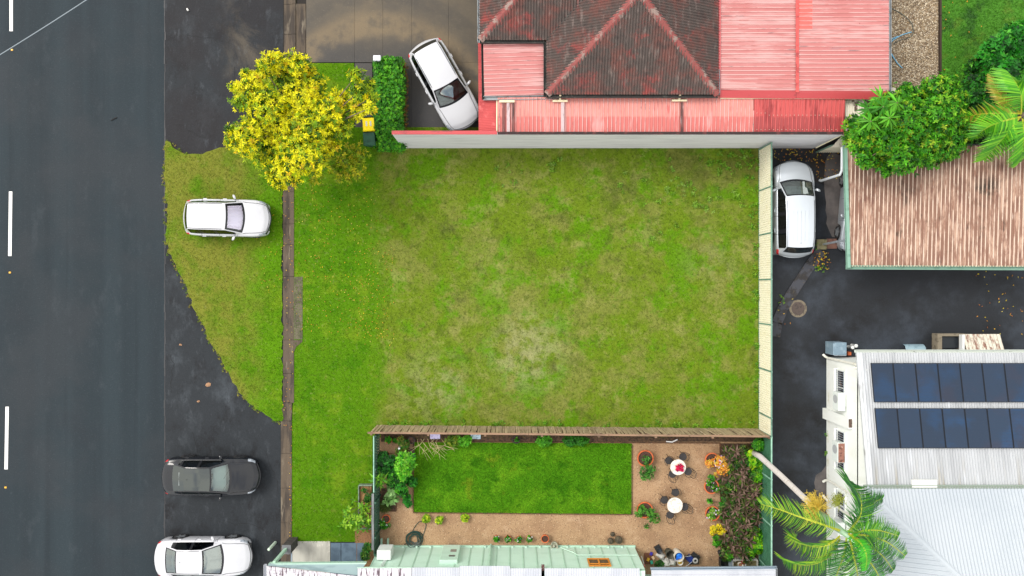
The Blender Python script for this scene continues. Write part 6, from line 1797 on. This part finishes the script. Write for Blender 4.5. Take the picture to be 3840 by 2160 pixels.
# green undergrowth among them
shrub('undergrowth', 'low dark green undergrowth between the bronze plants', [(2730 + random.uniform(-15, 100), y, 22) for y in range(1690, 2095, 8)], .42, 1700, .14, .06, [c(60, 116, 26), c(36, 80, 20), c(104, 140, 40), c(84, 84, 40)], [.35, .3, .2, .15], cat='plants')
LM = [c(120, 190, 20), c(86, 168, 20), c(176, 212, 30), c(50, 130, 16)]
shrub('broadleaf_plant', 'round bright green bush in the corner where the paling fence meets the steel fence', [(2848, 1666, 20), (2838, 1672, 14), (2858, 1672, 12)], .6, 220, .13, .07, GM)
shrub('broadleaf_plant', 'big-leaved lime plant at the foot of the palm trunk', [(2808, 1704, 12), (2834, 1718, 16), (2822, 1735, 16), (2850, 1738, 12)], .5, 70, .22, .17, LM, k=4)
shrub('broadleaf_plant', 'lime and green bush halfway along the green steel fence', [(2838, 1768, 16), (2842, 1785, 14), (2838, 1805, 10), (2843, 1832, 12)], .5, 170, .15, .09, LM)
shrub('broadleaf_plant', 'glossy green bush near the bottom of the green steel fence', [(2838, 2005, 18), (2846, 2022, 16), (2842, 2050, 20), (2815, 2065, 16), (2830, 2030, 14)], .45, 200, .18, .12, LM)
shrub('flowering_shrub', 'bright yellow-leaved shrub at the lower left of the bronze plants', [(2678, 1985, 14), (2692, 1978, 14), (2672, 1998, 10), (2710, 1990, 10), (2700, 1996, 8)], .5, 150, .09, .05, [c(240, 216, 30), c(226, 196, 30), c(200, 200, 40)], [.5, .3, .2])
shrub('small_shrub', 'small green shrub below the yellow-leaved one', [(2690, 2025, 14), (2702, 2030, 12), (2685, 2038, 10)], .35, 120, .11, .06, GM)
shrub('small_shrub', 'little green tuft beside the grey concrete planters', [(2734, 2085, 14), (2728, 2078, 8)], .4, 80, .11, .06, GM)
shrub('trailing_plant', 'leafy vine between the pots and the bronze plants', [(2710, 1890, 10), (2730, 1882, 10), (2708, 1905, 8), (2720, 1925, 6), (2662, 1880, 8)], .35, 60, .12, .08, GM)

# left-hand shrubbery of the garden
shrub('garden_shrub', 'dark green shrub against the picket fence', [(1440, 1718, 20), (1446, 1740, 24), (1435, 1762, 18), (1465, 1750, 22), (1470, 1728, 18)], .8, 420, .13, .09, [c(28, 104, 20), c(18, 78, 16), c(48, 132, 30), c(12, 56, 12)])
shrub('garden_shrub', 'bright large-leaved shrub beside the top left of the garden lawn', [(1515, 1728, 24), (1530, 1740, 22), (1505, 1750, 20), (1522, 1768, 16), (1538, 1718, 14), (1510, 1785, 12)], 1.1, 330, .20, .10, [c(110, 196, 34), c(76, 172, 26), c(140, 210, 60), c(36, 120, 20)])
shrub('garden_shrub', 'leafy green shrub in the middle of the left garden bed', [(1478, 1785, 22), (1500, 1800, 20), (1470, 1808, 16), (1488, 1770, 18), (1505, 1830, 20), (1515, 1850, 14)], .7, 430, .13, .08, [c(44, 138, 20), c(30, 104, 18), c(90, 176, 36), c(18, 70, 14)])
shrub('strap_plant', 'pale strap-leaved plant leaning over the picket fence', [(1422, 1800, 14), (1428, 1806, 8)], 1.1, 12, .40, .10, [c(110, 170, 40), c(80, 150, 36)], [.5, .5])
shrub('garden_shrub', 'round dark bush touching the left edge of the garden lawn', [(1545, 1805, 16), (1535, 1800, 10), (1552, 1812, 10)], .4, 150, .12, .08, [c(36, 130, 26), c(26, 100, 20), c(70, 160, 40)], [.4, .4, .2])
shrub('pale_plant', 'silvery pale green large-leaved plant in the square left bed', [(1472, 1850, 18), (1468, 1838, 14), (1455, 1868, 16), (1478, 1866, 12)], .5, 26, .30, .18, [c(160, 200, 130), c(140, 186, 110), c(120, 170, 90)], [.4, .3, .3], k=4)
shrub('grass_tuft', 'dark bristly grass tuft at the bottom of the square left bed', [(1443, 1900, 16)], .25, 120, .22, .014, [c(52, 84, 28), c(70, 100, 34), c(96, 110, 40)], [.4, .4, .2], elev=(.2, 1.1))
shrub('small_plant', 'small green plant in the gravel path left of the lawn', [(1526, 1868, 10), (1530, 1890, 9), (1522, 1880, 6)], .25, 50, .14, .10, [c(50, 150, 40), c(36, 120, 30)], [.5, .5])
potted('flower_pot', 'terracotta pot with white and purple flowers near the picket fence', 1448, 1945, 16, .34, [(-10, 22, -.1, .2), (-14, 14, 0, .16), (2, 28, -.1, .14)], 80, .10, .05, GM, None, [c(240, 240, 244), c(240, 240, 244), c(90, 60, 170)], 26)
potted('flower_pot', 'terracotta pot in the top left corner of the garden, leftmost', 1458, 1650, 13, .28, [(0, -2, .05, .12)], 26)
potted('flower_pot', 'small black pot between two terracotta pots in the top left corner', 1485, 1652, 8, .2, [(0, 0, .02, .08)], 14, mat=m_bpot)
potted('flower_pot', 'terracotta pot with olive leaves in the top left corner, second from left', 1502, 1648, 13, .28, [(4, -2, .08, .16)], 30, .12, .05, [c(130, 140, 50), c(90, 120, 40)], [.5, .5])
potted('flower_pot', 'dark pot in a terracotta saucer by the top left corner of the lawn', 1543, 1650, 14, .26, [], mat=m_bpot)
potted('flower_pot', 'small empty terracotta pot above the dark green shrub', 1451, 1702, 10, .22)
potted('flower_pot', 'round black pot beside the bright large-leaved shrub', 1538, 1694, 14, .3, [(-10, 10, .1, .12)], 20, mat=m_bpot)
potted('flower_pot', 'black tub standing in the mulch along the paling fence', 1936, 1648, 15, .3, [(2, 0, .02, .06)], 8, mat=m_bpot)
shrub('garden_shrub', 'olive-leaved low shrub above the bright large-leaved shrub', [(1516, 1670, 18), (1500, 1660, 10), (1495, 1692, 12)], .4, 110, .12, .05, [c(110, 124, 44), c(70, 110, 30), c(50, 130, 30)], [.4, .3, .3])
single('plant_marker', MB().box(*P(1498, 1681, .4)[:2], .05, .10, .10, .45), M('white_plastic', c(236, 236, 246), rough=.4), 'small white square marker among the left garden plants', 'marker', P(1498, 1681, .4))
# leafless branching shrub over the lawn corner
t = thing('bare_shrub', 'bare twiggy shrub reaching over the top left of the garden lawn', 'shrub', P(1600, 1650))
g = MB(); r_ = random.Random(9)
for k in range(9):
    p_ = P(1565 + k * 13, 1646, .1)
    d = Vector((r_.uniform(-.3, .6), r_.uniform(-.55, -.1), r_.uniform(.3, .6)))
    q1 = p_ + d * .6; q2 = q1 + Vector((r_.uniform(-.3, .5), r_.uniform(-.4, .1), r_.uniform(-.05, .2))); q3 = q2 + Vector((r_.uniform(-.3, .3), r_.uniform(-.35, 0), .02))
    g.tube([p_, q1, q2, q3], [.022, .018, .013, .006], 4)
    for j in range(3): g.tube([q1.lerp(q2, r_.random()), q2 + Vector((r_.uniform(-.4, .4), r_.uniform(-.4, .2), r_.uniform(0, .2)))], [.011, .005], 4)
part('branch', g, M('pale_twig', c(190, 178, 130), [dict(c=c(130, 110, 80), s=9, lo=.5, hi=.65)], rough=.8), t)
# bed plants along the paling fence
for i, (x, r, lab, cs) in enumerate(((1700, 20, 'yellow-green weeds left along the foot of the paling fence', [c(140, 160, 40), c(90, 130, 30)]), (1740, 18, 'fresh green shrub along the paling fence above the lawn', [c(80, 176, 30), c(110, 190, 40)]), (2040, 18, 'feathery green shrub in the mulch above the middle of the lawn', [c(96, 180, 40), c(70, 150, 30)]), (2140, 18, 'dark green creeper in the mulch right of the feathery shrub', [c(50, 130, 24), c(36, 100, 20)]), (2180, 14, 'small leafy plant at the right end of the mulch creepers', [c(60, 140, 24), c(40, 110, 20)]))):
    shrub('bed_plant', lab, [(x, 1654, r), (x + 16, 1650, r * .7), (x - 18, 1650, r * .6)], .35, 110, .12, .06, cs, [.5, .5])
single('stone_edge', MB().beam(P(2498, 1655, .12), P(2520, 1657, .12), .05, .08).beam(P(2520, 1657, .12), P(2540, 1648, .12), .05, .08), M('white_edge', c(240, 240, 240), rough=.6), 'short curved white edging piece in the mulch bed', 'edging', P(2518, 1655))
for x, lab, cc in ((1632, 'crumpled white and purple bag in the mulch behind the paling fence', c(206, 200, 240)), (1784, 'pale blue sheet lying behind the paling fence', c(190, 214, 230))):
    q = P(x, 1636, .1); g = MB(); r_ = random.Random(x)
    n_ = 6; vs = [(q.x - .25 + .5 * i / n_, q.y - .12 + .24 * j / 3, .12 + r_.uniform(0, .08)) for j in range(4) for i in range(n_ + 1)]
    g.add(vs, [(j * 7 + i, j * 7 + i + 1, j * 7 + i + 8, j * 7 + i + 7) for j in range(3) for i in range(n_)])
    single('plastic_bag', g, M('bag_%d' % x, cc, rough=.4), lab, 'bag', (q.x, q.y, .09))

# raised bed in front of the picket fence
RB = thing('raised_bed', 'grey-green timber raised bed in front of the picket fence', 'garden bed', P(1372, 1900))
m_sage = M('sage_timber', c(126, 146, 124), [dict(c=c(98, 116, 98), s=5, lo=.5, hi=.66)], rough=.8)
for a, b in (((1347, 1818), (1398, 1818)), ((1347, 1818), (1347, 1980)), ((1347, 1980), (1396, 1980))):
    part('side_board', MB().beam(P(*a, .2), P(*b, .2), .05, .3), m_sage, RB)
part('soil', MB().prism(rect(1348, 1820, 1396, 1978), .0, .2), M('bed_mulch', c(166, 128, 84), [dict(c=c(120, 90, 58), s=16, lo=.48, hi=.62)], rough=.95), RB)
shrub('leafy_bush', 'open bush with long light green leaves growing out of the raised bed over the lawn', [(1368, 1905, 16), (1350, 1945, 20), (1320, 1955, 16), (1300, 1945, 14), (1345, 1975, 14), (1375, 1975, 14), (1288, 1970, 10), (1310, 1915, 12), (1330, 1880, 12), (1385, 1945, 14)], 1.0, 95, .24, .10, [c(150, 196, 50), c(110, 170, 40), c(90, 150, 36)], [.4, .3, .3], k=4)
shrub('small_shrub', 'small dark shrub at the top of the raised bed', [(1366, 1838, 10), (1385, 1862, 14), (1375, 1875, 10)], .5, 90, .10, .05, [c(60, 120, 30), c(40, 90, 24)], [.5, .5])
shrub('small_shrub', 'dark leafy shrub beside the slate paving at the mint house corner', [(1378, 2055, 14), (1372, 2085, 14), (1366, 2075, 10)], .5, 130, .14, .08, [c(50, 120, 30), c(90, 130, 40), c(30, 80, 20)], [.4, .3, .3])

# ---- yard clutter at the bottom right of the garden
def lathe_thing(name, label, cat, x, y, prof, mat, z=.06, n=20, inner=None, innermat=None, h=.4):
    q = P(x, y, h)
    t = thing(name, label, cat, (q.x, q.y, z))
    lpart('body', MB().lathe(prof, 0, 0, n), mat, t, smooth=True)
    if inner: lpart('contents', MB().lathe(inner, 0, 0, n), innermat, t)
    return t
tub = lambda r, h: [(r * .75, 0), (r, h), (r * .93, h), (r * .72, .05), (0, .05)]
lathe_thing('bucket', 'black rubber bucket at the top left of the yard clutter', 'bucket', 2473, 2066, tub(.15, .3), m_bpot, inner=[(.12, .16), (0, .17)], innermat=M('murky', c(70, 76, 84), rough=.2), h=.3)
q = P(2467, 2056, .1); single('square_tray', MB().box(q.x, q.y, .055, .3, .3, .1, .5), m_bpot, 'black square tray under the rubber bucket', 'tray', (q.x, q.y, .055))
lathe_thing('garden_bin', 'dark olive plastic tub between the sacks and the white barrel', 'bin', 2512, 2078, tub(.21, .55), M('olive_plastic', c(62, 62, 50), rough=.6), h=.5)
lathe_thing('barrel', 'tall off-white plastic barrel holding a blue bag', 'barrel', 2546, 2088, tub(.24, .75), M('offwhite_plastic', c(206, 200, 184), [dict(c=c(170, 164, 150), s=5, lo=.5, hi=.65)], rough=.6), h=.75)
q = P(2549, 2088, .75); g = MB(); r_ = random.Random(4)
prof = [(.17, .60), (.16, .68), (.10, .74), (.04, .72), (0, .73)]
single('blue_bag', MB().lathe([(a * r_.uniform(.9, 1.1), b) for a, b in prof], q.x, q.y, 14).beam((q.x - .1, q.y - .05, .72), (q.x - .17, q.y - .22, .66), .1, .03), M('blue_plastic', c(20, 110, 230), [dict(c=c(60, 150, 245), s=8, lo=.5, hi=.65)], rough=.4), 'bright blue plastic bag in the white barrel', 'bag', (q.x, q.y, .66))
lathe_thing('bucket', 'white bucket with yellow contents below the barrel', 'bucket', 2550, 2108, tub(.15, .3), M('white_bucket', c(228, 226, 220), rough=.5), inner=[(.12, .2), (0, .22)], innermat=M('yellow_contents', c(206, 170, 40), [dict(c=c(120, 90, 30), s=14, lo=.5, hi=.6)], rough=.8), h=.3)
def sack(label, x, y, w, d, rot, seed):
    q = P(x, y, .2); r_ = random.Random(seed); n_ = 7; g = MB(); vs = []
    ca, sa = math.cos(rot), math.sin(rot)
    for j in range(n_ + 1):
        for i in range(n_ + 1):
            u, v = i / n_ - .5, j / n_ - .5
            e = max(0, 1 - (2 * abs(u)) ** 3) * max(0, 1 - (2 * abs(v)) ** 3)
            x_, y_ = u * w * (1 + r_.uniform(-.05, .05)), v * d * (1 + r_.uniform(-.05, .05))
            vs.append((q.x + x_ * ca - y_ * sa, q.y + x_ * sa + y_ * ca, .06 + e * .2 + r_.uniform(0, .05) * (e > .1)))
    g.add(vs, [(j * 8 + i, j * 8 + i + 1, j * 8 + i + 9, j * 8 + i + 8) for j in range(n_) for i in range(n_)])
    single('sack', g, M('white_sack', c(214, 212, 206), [dict(c=c(186, 184, 180), s=6, lo=.5, hi=.65)], rough=.6), label, 'sack', (q.x, q.y, .06), 'white sacks in the yard clutter')
sack('pale sack lying uppermost below the black bucket', 2480, 2086, .42, .34, -.7, 1)
sack('white sack lying at the lower left against the dark wall base', 2500, 2112, .40, .42, .3, 2)
sack('white sack lying right of the other two beneath the olive tub', 2524, 2110, .36, .36, -.2, 3)
t = thing('garden_cart', 'blue and black folded garden cart with a round wheel', 'cart', P(2598, 2098))
q = P(2598, 2098, .3)
m_navy = M('navy_plastic', c(30, 52, 130), rough=.5)
part('tray', MB().box(q.x - .12, q.y, .1, .3, .34, .18, .8), m_navy, t)
part('frame', MB().tube([(q.x - .3, q.y + .2, .3), (q.x + .3, q.y + .22, .35), (q.x + .28, q.y - .22, .3), (q.x - .2, q.y - .25, .2)], .03, 6).box(q.x + .12, q.y + .05, .1, .4, .42, .12, .9), m_bpot, t)
wq = MB().lathe([(.07, .36), (.13, .36), (.14, .40), (.12, .44), (.07, .44)], q.x + .1, q.y - .02, 18)
part('wheel', wq, M('grey_rubber', c(176, 176, 172), rough=.7), t)
part('handle', MB().tube([(q.x - .55, q.y + .1, .3), (q.x - .1, q.y + .2, .34)], .014, 5).tube([(q.x - .38, q.y - .38, .3), (q.x - .05, q.y - .1, .34)], .014, 5), m_galv, t)
q = P(2432, 2095, .1)
single('scrap_board', MB().box(q.x, q.y, .055, .42, .55, .06), M('rust_board', c(112, 70, 48), [dict(c=c(80, 50, 36), s=7, lo=.48, hi=.62)], rough=.9), 'rust-brown board leaning by the right end of the mint house', 'board', (q.x, q.y, .055))
q = P(2408, 2105, .3)
single('garden_stake', MB().tube([q + Vector((-.05, .3, .1)), q + Vector((.12, -.25, .1))], .022, 6), M('stake_white', c(232, 226, 220), [dict(c=c(206, 50, 40), s=2, lo=.55, hi=.6)], rough=.5), 'white and red stake lying beside the scrap board', 'stake', q)
q = P(2443, 2082, .2); r_ = random.Random(8)
for i, (dx, dy, cc, lab) in enumerate(((0, .05, c(60, 50, 160), 'violet packet on top of the scrap board'), (.1, -.16, c(220, 190, 150), 'white and orange packet beside the scrap board'), (-.15, -.24, c(216, 170, 50), 'yellow tool handle on the scrap board'), (.02, -.38, c(60, 180, 150), 'turquoise tray below the scrap board'))):
    single('packet', MB().box(q.x + dx, q.y + dy, .12, .13, .17, .06, rot=r_.uniform(-.6, .6), taper=.85), M('packet_%d' % i, cc, rough=.5), lab, 'packet', (q.x + dx, q.y + dy, .115))
shrub('small_plant', 'dark green weed at the base of the shed among the clutter', [(2468, 2120, 14), (2478, 2112, 8)], .2, 50, .12, .08, [c(40, 90, 36), c(60, 120, 40)], [.5, .5])
# concrete planters and crates
q = P(2793, 2115, .35)
CPT = thing('concrete_planter', 'two-compartment grey concrete trough at the bottom right of the garden', 'planter', (q.x, q.y, .06))
m_conct = M('trough_concrete', c(188, 186, 178), [dict(c=c(150, 148, 142), s=5, lo=.5, hi=.66)], rough=.85)
g = MB(); w, d, h, th = 1.22, .44, .36, .05
for (cx_, cy_, sx_, sy_) in ((0, d / 2, w, th), (0, -d / 2, w, th), (-w / 2, 0, th, d - th), (w / 2, 0, th, d - th), (.02, 0, th, d - th)):
    g.box(cx_, cy_, 0, sx_, sy_, h if (cx_, sy_) != (.02, d) else h - .01)
lpart('trough', g, m_conct, CPT)
lpart('soil', MB().box(.32, 0, .01, .52, d - th, .22).box(-.29, 0, .01, .55, d - th, .08), M('old_soil', c(120, 112, 76), [dict(c=c(84, 78, 56), s=7, lo=.48, hi=.62)], rough=.95), CPT)
lathe_thing('empty_pot', 'cream round pot inside the concrete trough', 'pot', 2778, 2120, [(.09, .1), (.14, .34), (.12, .34), (.09, .16), (0, .16)], M('cream_pot', c(224, 216, 200), rough=.6), inner=[(.09, .26), (0, .29)], innermat=M('orange_soil', c(166, 110, 76), rough=.9), h=.4)
lathe_thing('glazed_jar', 'dark red glazed jar inside the concrete trough', 'jar', 2790, 2108, [(.08, .1), (.14, .22), (.13, .34), (.08, .38), (.07, .36), (0, .3)], M('red_glaze', c(130, 48, 44), rough=.25), h=.4)
for (x, lab, w) in ((2712, 'black mesh crate left of the plastic tubs', .26), (2738, 'grey-lidded black tub beside the concrete trough', .26)):
    q = P(x, 2112, .35); t = thing('crate', lab, 'crate', (q.x, q.y, .06))
    g = MB()
    for (cx_, cy_, sx_, sy_) in ((0, .2, w, .03), (0, -.2, w, .03), (-w / 2, 0, .03, .37), (w / 2, 0, .03, .37)): g.box(cx_, cy_, 0, sx_, sy_, .33)
    g.box(0, 0, 0, w - .03, .37, .03)
    lpart('crate_body', g, m_bpot, t)
    if x == 2738: lpart('lid', MB().box(0, 0, .335, w - .06, .34, .03), M('grey_lid', c(120, 130, 140), rough=.5), t)
q = P(2706, 2078, .4); single('round_tub', MB().lathe(tub(.14, .4), q.x, q.y, 16), m_bpot, 'narrow black tub above the black crates', 'tub', (q.x, q.y, .06), smooth=True)
for x in (2752, 2808):
    q = P(x, 2098, .25); single('stone_block', MB().box(q.x, q.y, .06, .2, .2, .22), m_conct, '%s pale block behind the concrete trough' % ('left' if x < 2780 else 'right'), 'block', (q.x, q.y, .06))

# ---- bins and boxes at the white building's corner
q = P(3150, 1308, .9)
t = thing('metal_cabinet', 'blue-grey metal box standing at the top corner of the white building', 'cabinet', (q.x, q.y, 0))
bevel(part('casing', MB().box(q.x, q.y, 0, .66, .62, .9), M('blue_grey_metal', c(126, 150, 166), [dict(c=c(150, 172, 186), s=3, lo=.5, hi=.66), dict(c=c(90, 110, 124), s=7, lo=.6, hi=.7)], rough=.45), t), .02)
part('hinge', MB().tube([(q.x - .3, q.y - .33, .91), (q.x + .3, q.y - .33, .91)], .015, 6), m_galv, t)
for x, y, lab in ((3198, 1303, 'left of two white round-topped posts beside the metal box'), (3211, 1297, 'right of two white round-topped posts beside the metal box')):
    q = P(x, y, .5); single('white_post', MB().lathe([(.07, 0), (.07, .46), (.088, .47), (.088, .50), (.06, .505), (0, .505)], q.x, q.y, 16), M('post_white', c(230, 232, 230), rough=.5), lab, 'post', (q.x, q.y, 0), 'white posts', smooth=True)
q = P(3186, 1326, .3); single('terracotta_block', MB().box(q.x, q.y, 0, .17, .16, .3), m_terra, 'terracotta block tucked beside the metal box', 'block', (q.x, q.y, 0))
q = P(3436, 1312, .35)
g = MB(); vs = []
for i in range(9):
    a = math.pi * i / 8
    for xx in (-.5, -.2, .1, .5):
        vs.append((q.x + xx, q.y + .26 * math.cos(a), .02 + .36 * math.sin(a) * (1 if abs(xx) < .4 else .85) + .02 * math.sin(i * 3 + xx * 9)))
g.add(vs, [(i * 4 + k, i * 4 + k + 1, (i + 1) * 4 + k + 1, (i + 1) * 4 + k) for i in range(8) for k in range(3)])
single('tarpaulin', g, M('pale_blue_tarp', c(150, 178, 190), [dict(c=c(120, 148, 160), s=5, lo=.5, hi=.65)], rough=.5), 'pale blue tarpaulin roll beside the white building gutter', 'tarpaulin', (q.x, q.y, 0), smooth=True)
q = P(3570, 1285, .5)
t = thing('concrete_tank', 'open square concrete pit wall beside the white building', 'tank', (q.x, q.y, 0))
m_tank = M('tank_concrete', c(136, 126, 108), [dict(c=c(100, 92, 78), s=4, lo=.48, hi=.64)], rough=.9)
g = MB()
g.box(q.x - .6, q.y - .1, 0, .22, 1.0, .5).box(q.x + .6, q.y - .1, 0, .3, 1.0, .5).box(q.x, q.y + .38, 0, 1.4, .12, .49)
part('wall', g, m_tank, t)
part('lid', MB().box(q.x, q.y + .02, .28, .94, .60, .04), M('dark_lid', c(34, 40, 46), rough=.5), t)
part('lid', MB().box(q.x, q.y - .47, .28, .94, .30, .04), M('dark_lid_b', c(40, 46, 52), rough=.5), t)
q = P(3692, 1286, .8)
t = thing('curved_awning', 'ribbed curved white and rust awning beside the white building', 'awning', (q.x, q.y, 0))
m_awn = M('rusty_awning', c(226, 220, 204), [dict(c=c(150, 112, 96), s=(5, 2, 2), lo=.5, hi=.64, d=5), dict(c=c(190, 170, 150), s=6, lo=.55, hi=.68)], rough=.8)
for i in range(11):
    vs = []
    x0_ = q.x - .92 + i * .168
    for k in range(7):
        a = math.pi / 2 * k / 6
        yy, zz = q.y + .42 - .75 * math.sin(a) * 1.0, .55 + .0 + .32 * math.sin(a)
        vs += [(x0_, yy, zz), (x0_ + .05, yy, zz + .03), (x0_ + .11, yy, zz + .03), (x0_ + .16, yy, zz)]
    part('awning_slat', MB().add(vs, [(k * 4 + j, k * 4 + j + 1, (k + 1) * 4 + j + 1, (k + 1) * 4 + j) for k in range(6) for j in range(3)]), m_awn, t)
part('end_slat', MB().box(q.x - 1.0, q.y, .5, .12, .8, .26), M('awning_white', c(232, 234, 234), rough=.6), t)
part('frame', MB().box(q.x, q.y - .1, 0, 1.7, .6, .55), m_tank, t)
# blue hose ends beside the red house
for i, (pts, lab) in enumerate((([(3338, 160), (3352, 148), (3368, 138), (3384, 130), (3418, 120)], 'pale blue rope reaching right over the grey gravel'), ([(3338, 198), (3352, 218), (3366, 238), (3383, 255)], 'pale blue rope hanging down over the grey gravel'))):
    g = MB().tube([P(x, y, .10) for x, y in pts], .022, 5)
    g.tube([P(x - 2, y - 8 + 3 * k, .11) for k, (x, y) in enumerate(pts[:3])], .018, 5)
    single('rope', g, M('blue_rope', c(116, 188, 226), rough=.5), lab, 'rope', P(*pts[0], .06))
single('garden_hose', MB().tube([P(x, y, .08) for x, y in ((3340, 30), (3370, 45), (3400, 65), (3420, 90), (3426, 115), (3420, 135), (3400, 145), (3375, 150), (3350, 165))], .014, 5), M('hose_dark', c(56, 80, 80), rough=.5), 'dark thin hose curving over the grey gravel', 'hose', P(3400, 90, .06))

# ---- odds and ends on the road
q = P(705, 37)
single('paper_cup', MB().tube([q + Vector((-.03, .05, .05)), q + Vector((.03, -.06, .05))], [.035, .05], 10), M('cup_white', c(236, 236, 232), rough=.6), 'small white paper cup lying on the parking strip at the top', 'cup', (q.x, q.y, .01))
q = P(428, 447)
single('stick', MB().tube([q + Vector((-.14, -.07, .02)), q + Vector((0, .01, .03)), q + Vector((.15, .08, .02))], .022, 5), M('dark_stick', c(28, 26, 26), rough=.9), 'short dark stick lying across the road', 'stick', (q.x, q.y, .0))
for (x, y, s_, lab) in ((781, 1443, .2, 'largest brown leaf heap on the asphalt above the dark sedan'), (677, 1293, .1, 'small brown leaf scrap on the asphalt beside the verge tip'), (745, 1505, .1, 'small tan leaf scrap below the largest leaf heap')):
    q = P(x, y); r_ = random.Random(x)
    n_ = 9; ring = [(q.x + s_ * r_.uniform(.5, 1) * math.cos(6.283 * k / n_), q.y + s_ * .7 * r_.uniform(.5, 1) * math.sin(6.283 * k / n_), .012) for k in range(n_)]
    g = MB().add(ring + [(q.x, q.y, .05)], [(k, (k + 1) % n_, n_) for k in range(n_)])
    single('leaf_scrap', g, M('brown_leaf', c(166, 128, 96), [dict(c=c(126, 94, 70), s=20, lo=.5, hi=.62)], rough=.9), lab, 'leaf litter', (q.x, q.y, .01))
# ---- fallen leaves
def litter(name, boxes, label, cols, size=.07):
    cen = []
    for (x0, y0, x1, y1, n, z) in boxes:
        for k in range(n):
            cen.append(tuple(P(random.uniform(x0, x1), random.uniform(y0, y1), z)))
    cen = np.array(cen)
    V, F, C = leaves(cen, nrmz(np.array([[0, 0, 1.0]]) + RNG.normal(0, .15, (len(cen), 3))), 1, size, size * .5, cols, [1] * len(cols), elev=(0, .25))
    o = link(name, colmesh(name, V, F, C, m_leaf), None)
    prop(o, label, 'leaves', None, 'stuff')
YL = [c(236, 190, 40), c(214, 150, 50), c(226, 206, 90), c(196, 120, 50)]
litter('fallen_leaves', [(1062, 690, 1100, 1600, 80, .11), (1085, 1600, 1096, 2020, 30, .12), (1110, 620, 1420, 1250, 330, .11), (960, 640, 1060, 1100, 60, .09), (1330, 900, 1480, 1300, 120, .11)], 'scattered yellow fallen leaves on the kerb and front lawn', YL)
litter('fallen_leaves', [(3660, 1020, 3840, 1260, 42, .03), (3060, 560, 3160, 680, 60, .04), (2900, 555, 3060, 610, 70, .03), (3050, 940, 3110, 1010, 50, .09), (2910, 1100, 3000, 1240, 6, .09)], 'yellow and brown fallen leaves scattered over the side driveway', YL + [c(240, 214, 40), c(150, 90, 40)], .10)
litter('fallen_leaves', [(3530, 0, 3700, 290, 14, .2)], 'few orange fallen leaves on the back lawn', [c(220, 150, 50)], .10)
# weeds along the lot's edges
def weeds(name, label, boxes, ll=.12, cols=None):
    bl = []
    for (x0, y0, x1, y1, n) in boxes:
        for k in range(n):
            q = P(random.uniform(x0, x1), random.uniform(y0, y1)); bl.append((q.x, q.y, .07, random.uniform(.05, .15), .07))
    V, F, C = foliage(bl, len(bl) * 4, ll, ll * .4, cols or [c(110, 164, 30), c(90, 150, 26), c(134, 176, 44)], [.4, .4, .2], k=4, up=1.0)
    o = link(name, colmesh(name, V, F, C, m_leaf), None)
    prop(o, label, 'weeds', None, 'stuff')
weeds('weeds', 'low green weeds along the fences of the vacant lot', [(2800, 560, 2842, 900, 34), (2826, 900, 2842, 1600, 30), (1440, 1578, 2830, 1600, 60), (1480, 556, 1530, 572, 8), (2660, 565, 2800, 640, 14)])
weeds('weeds', 'sparse broad weeds scattered over the patchy lot', [(2300, 640, 2560, 900, 18), (2500, 580, 2800, 800, 40), (1850, 590, 2100, 700, 12)], .14, [c(124, 168, 44), c(136, 170, 70), c(112, 160, 36)])
weeds('weeds', 'moss and weeds along the drain kerb and driveway edges', [(2918, 1105, 2935, 1170, 5), (3058, 905, 3066, 935, 4), (3096, 1600, 3100, 1740, 6), (3062, 1005, 3090, 1020, 3)], .07)
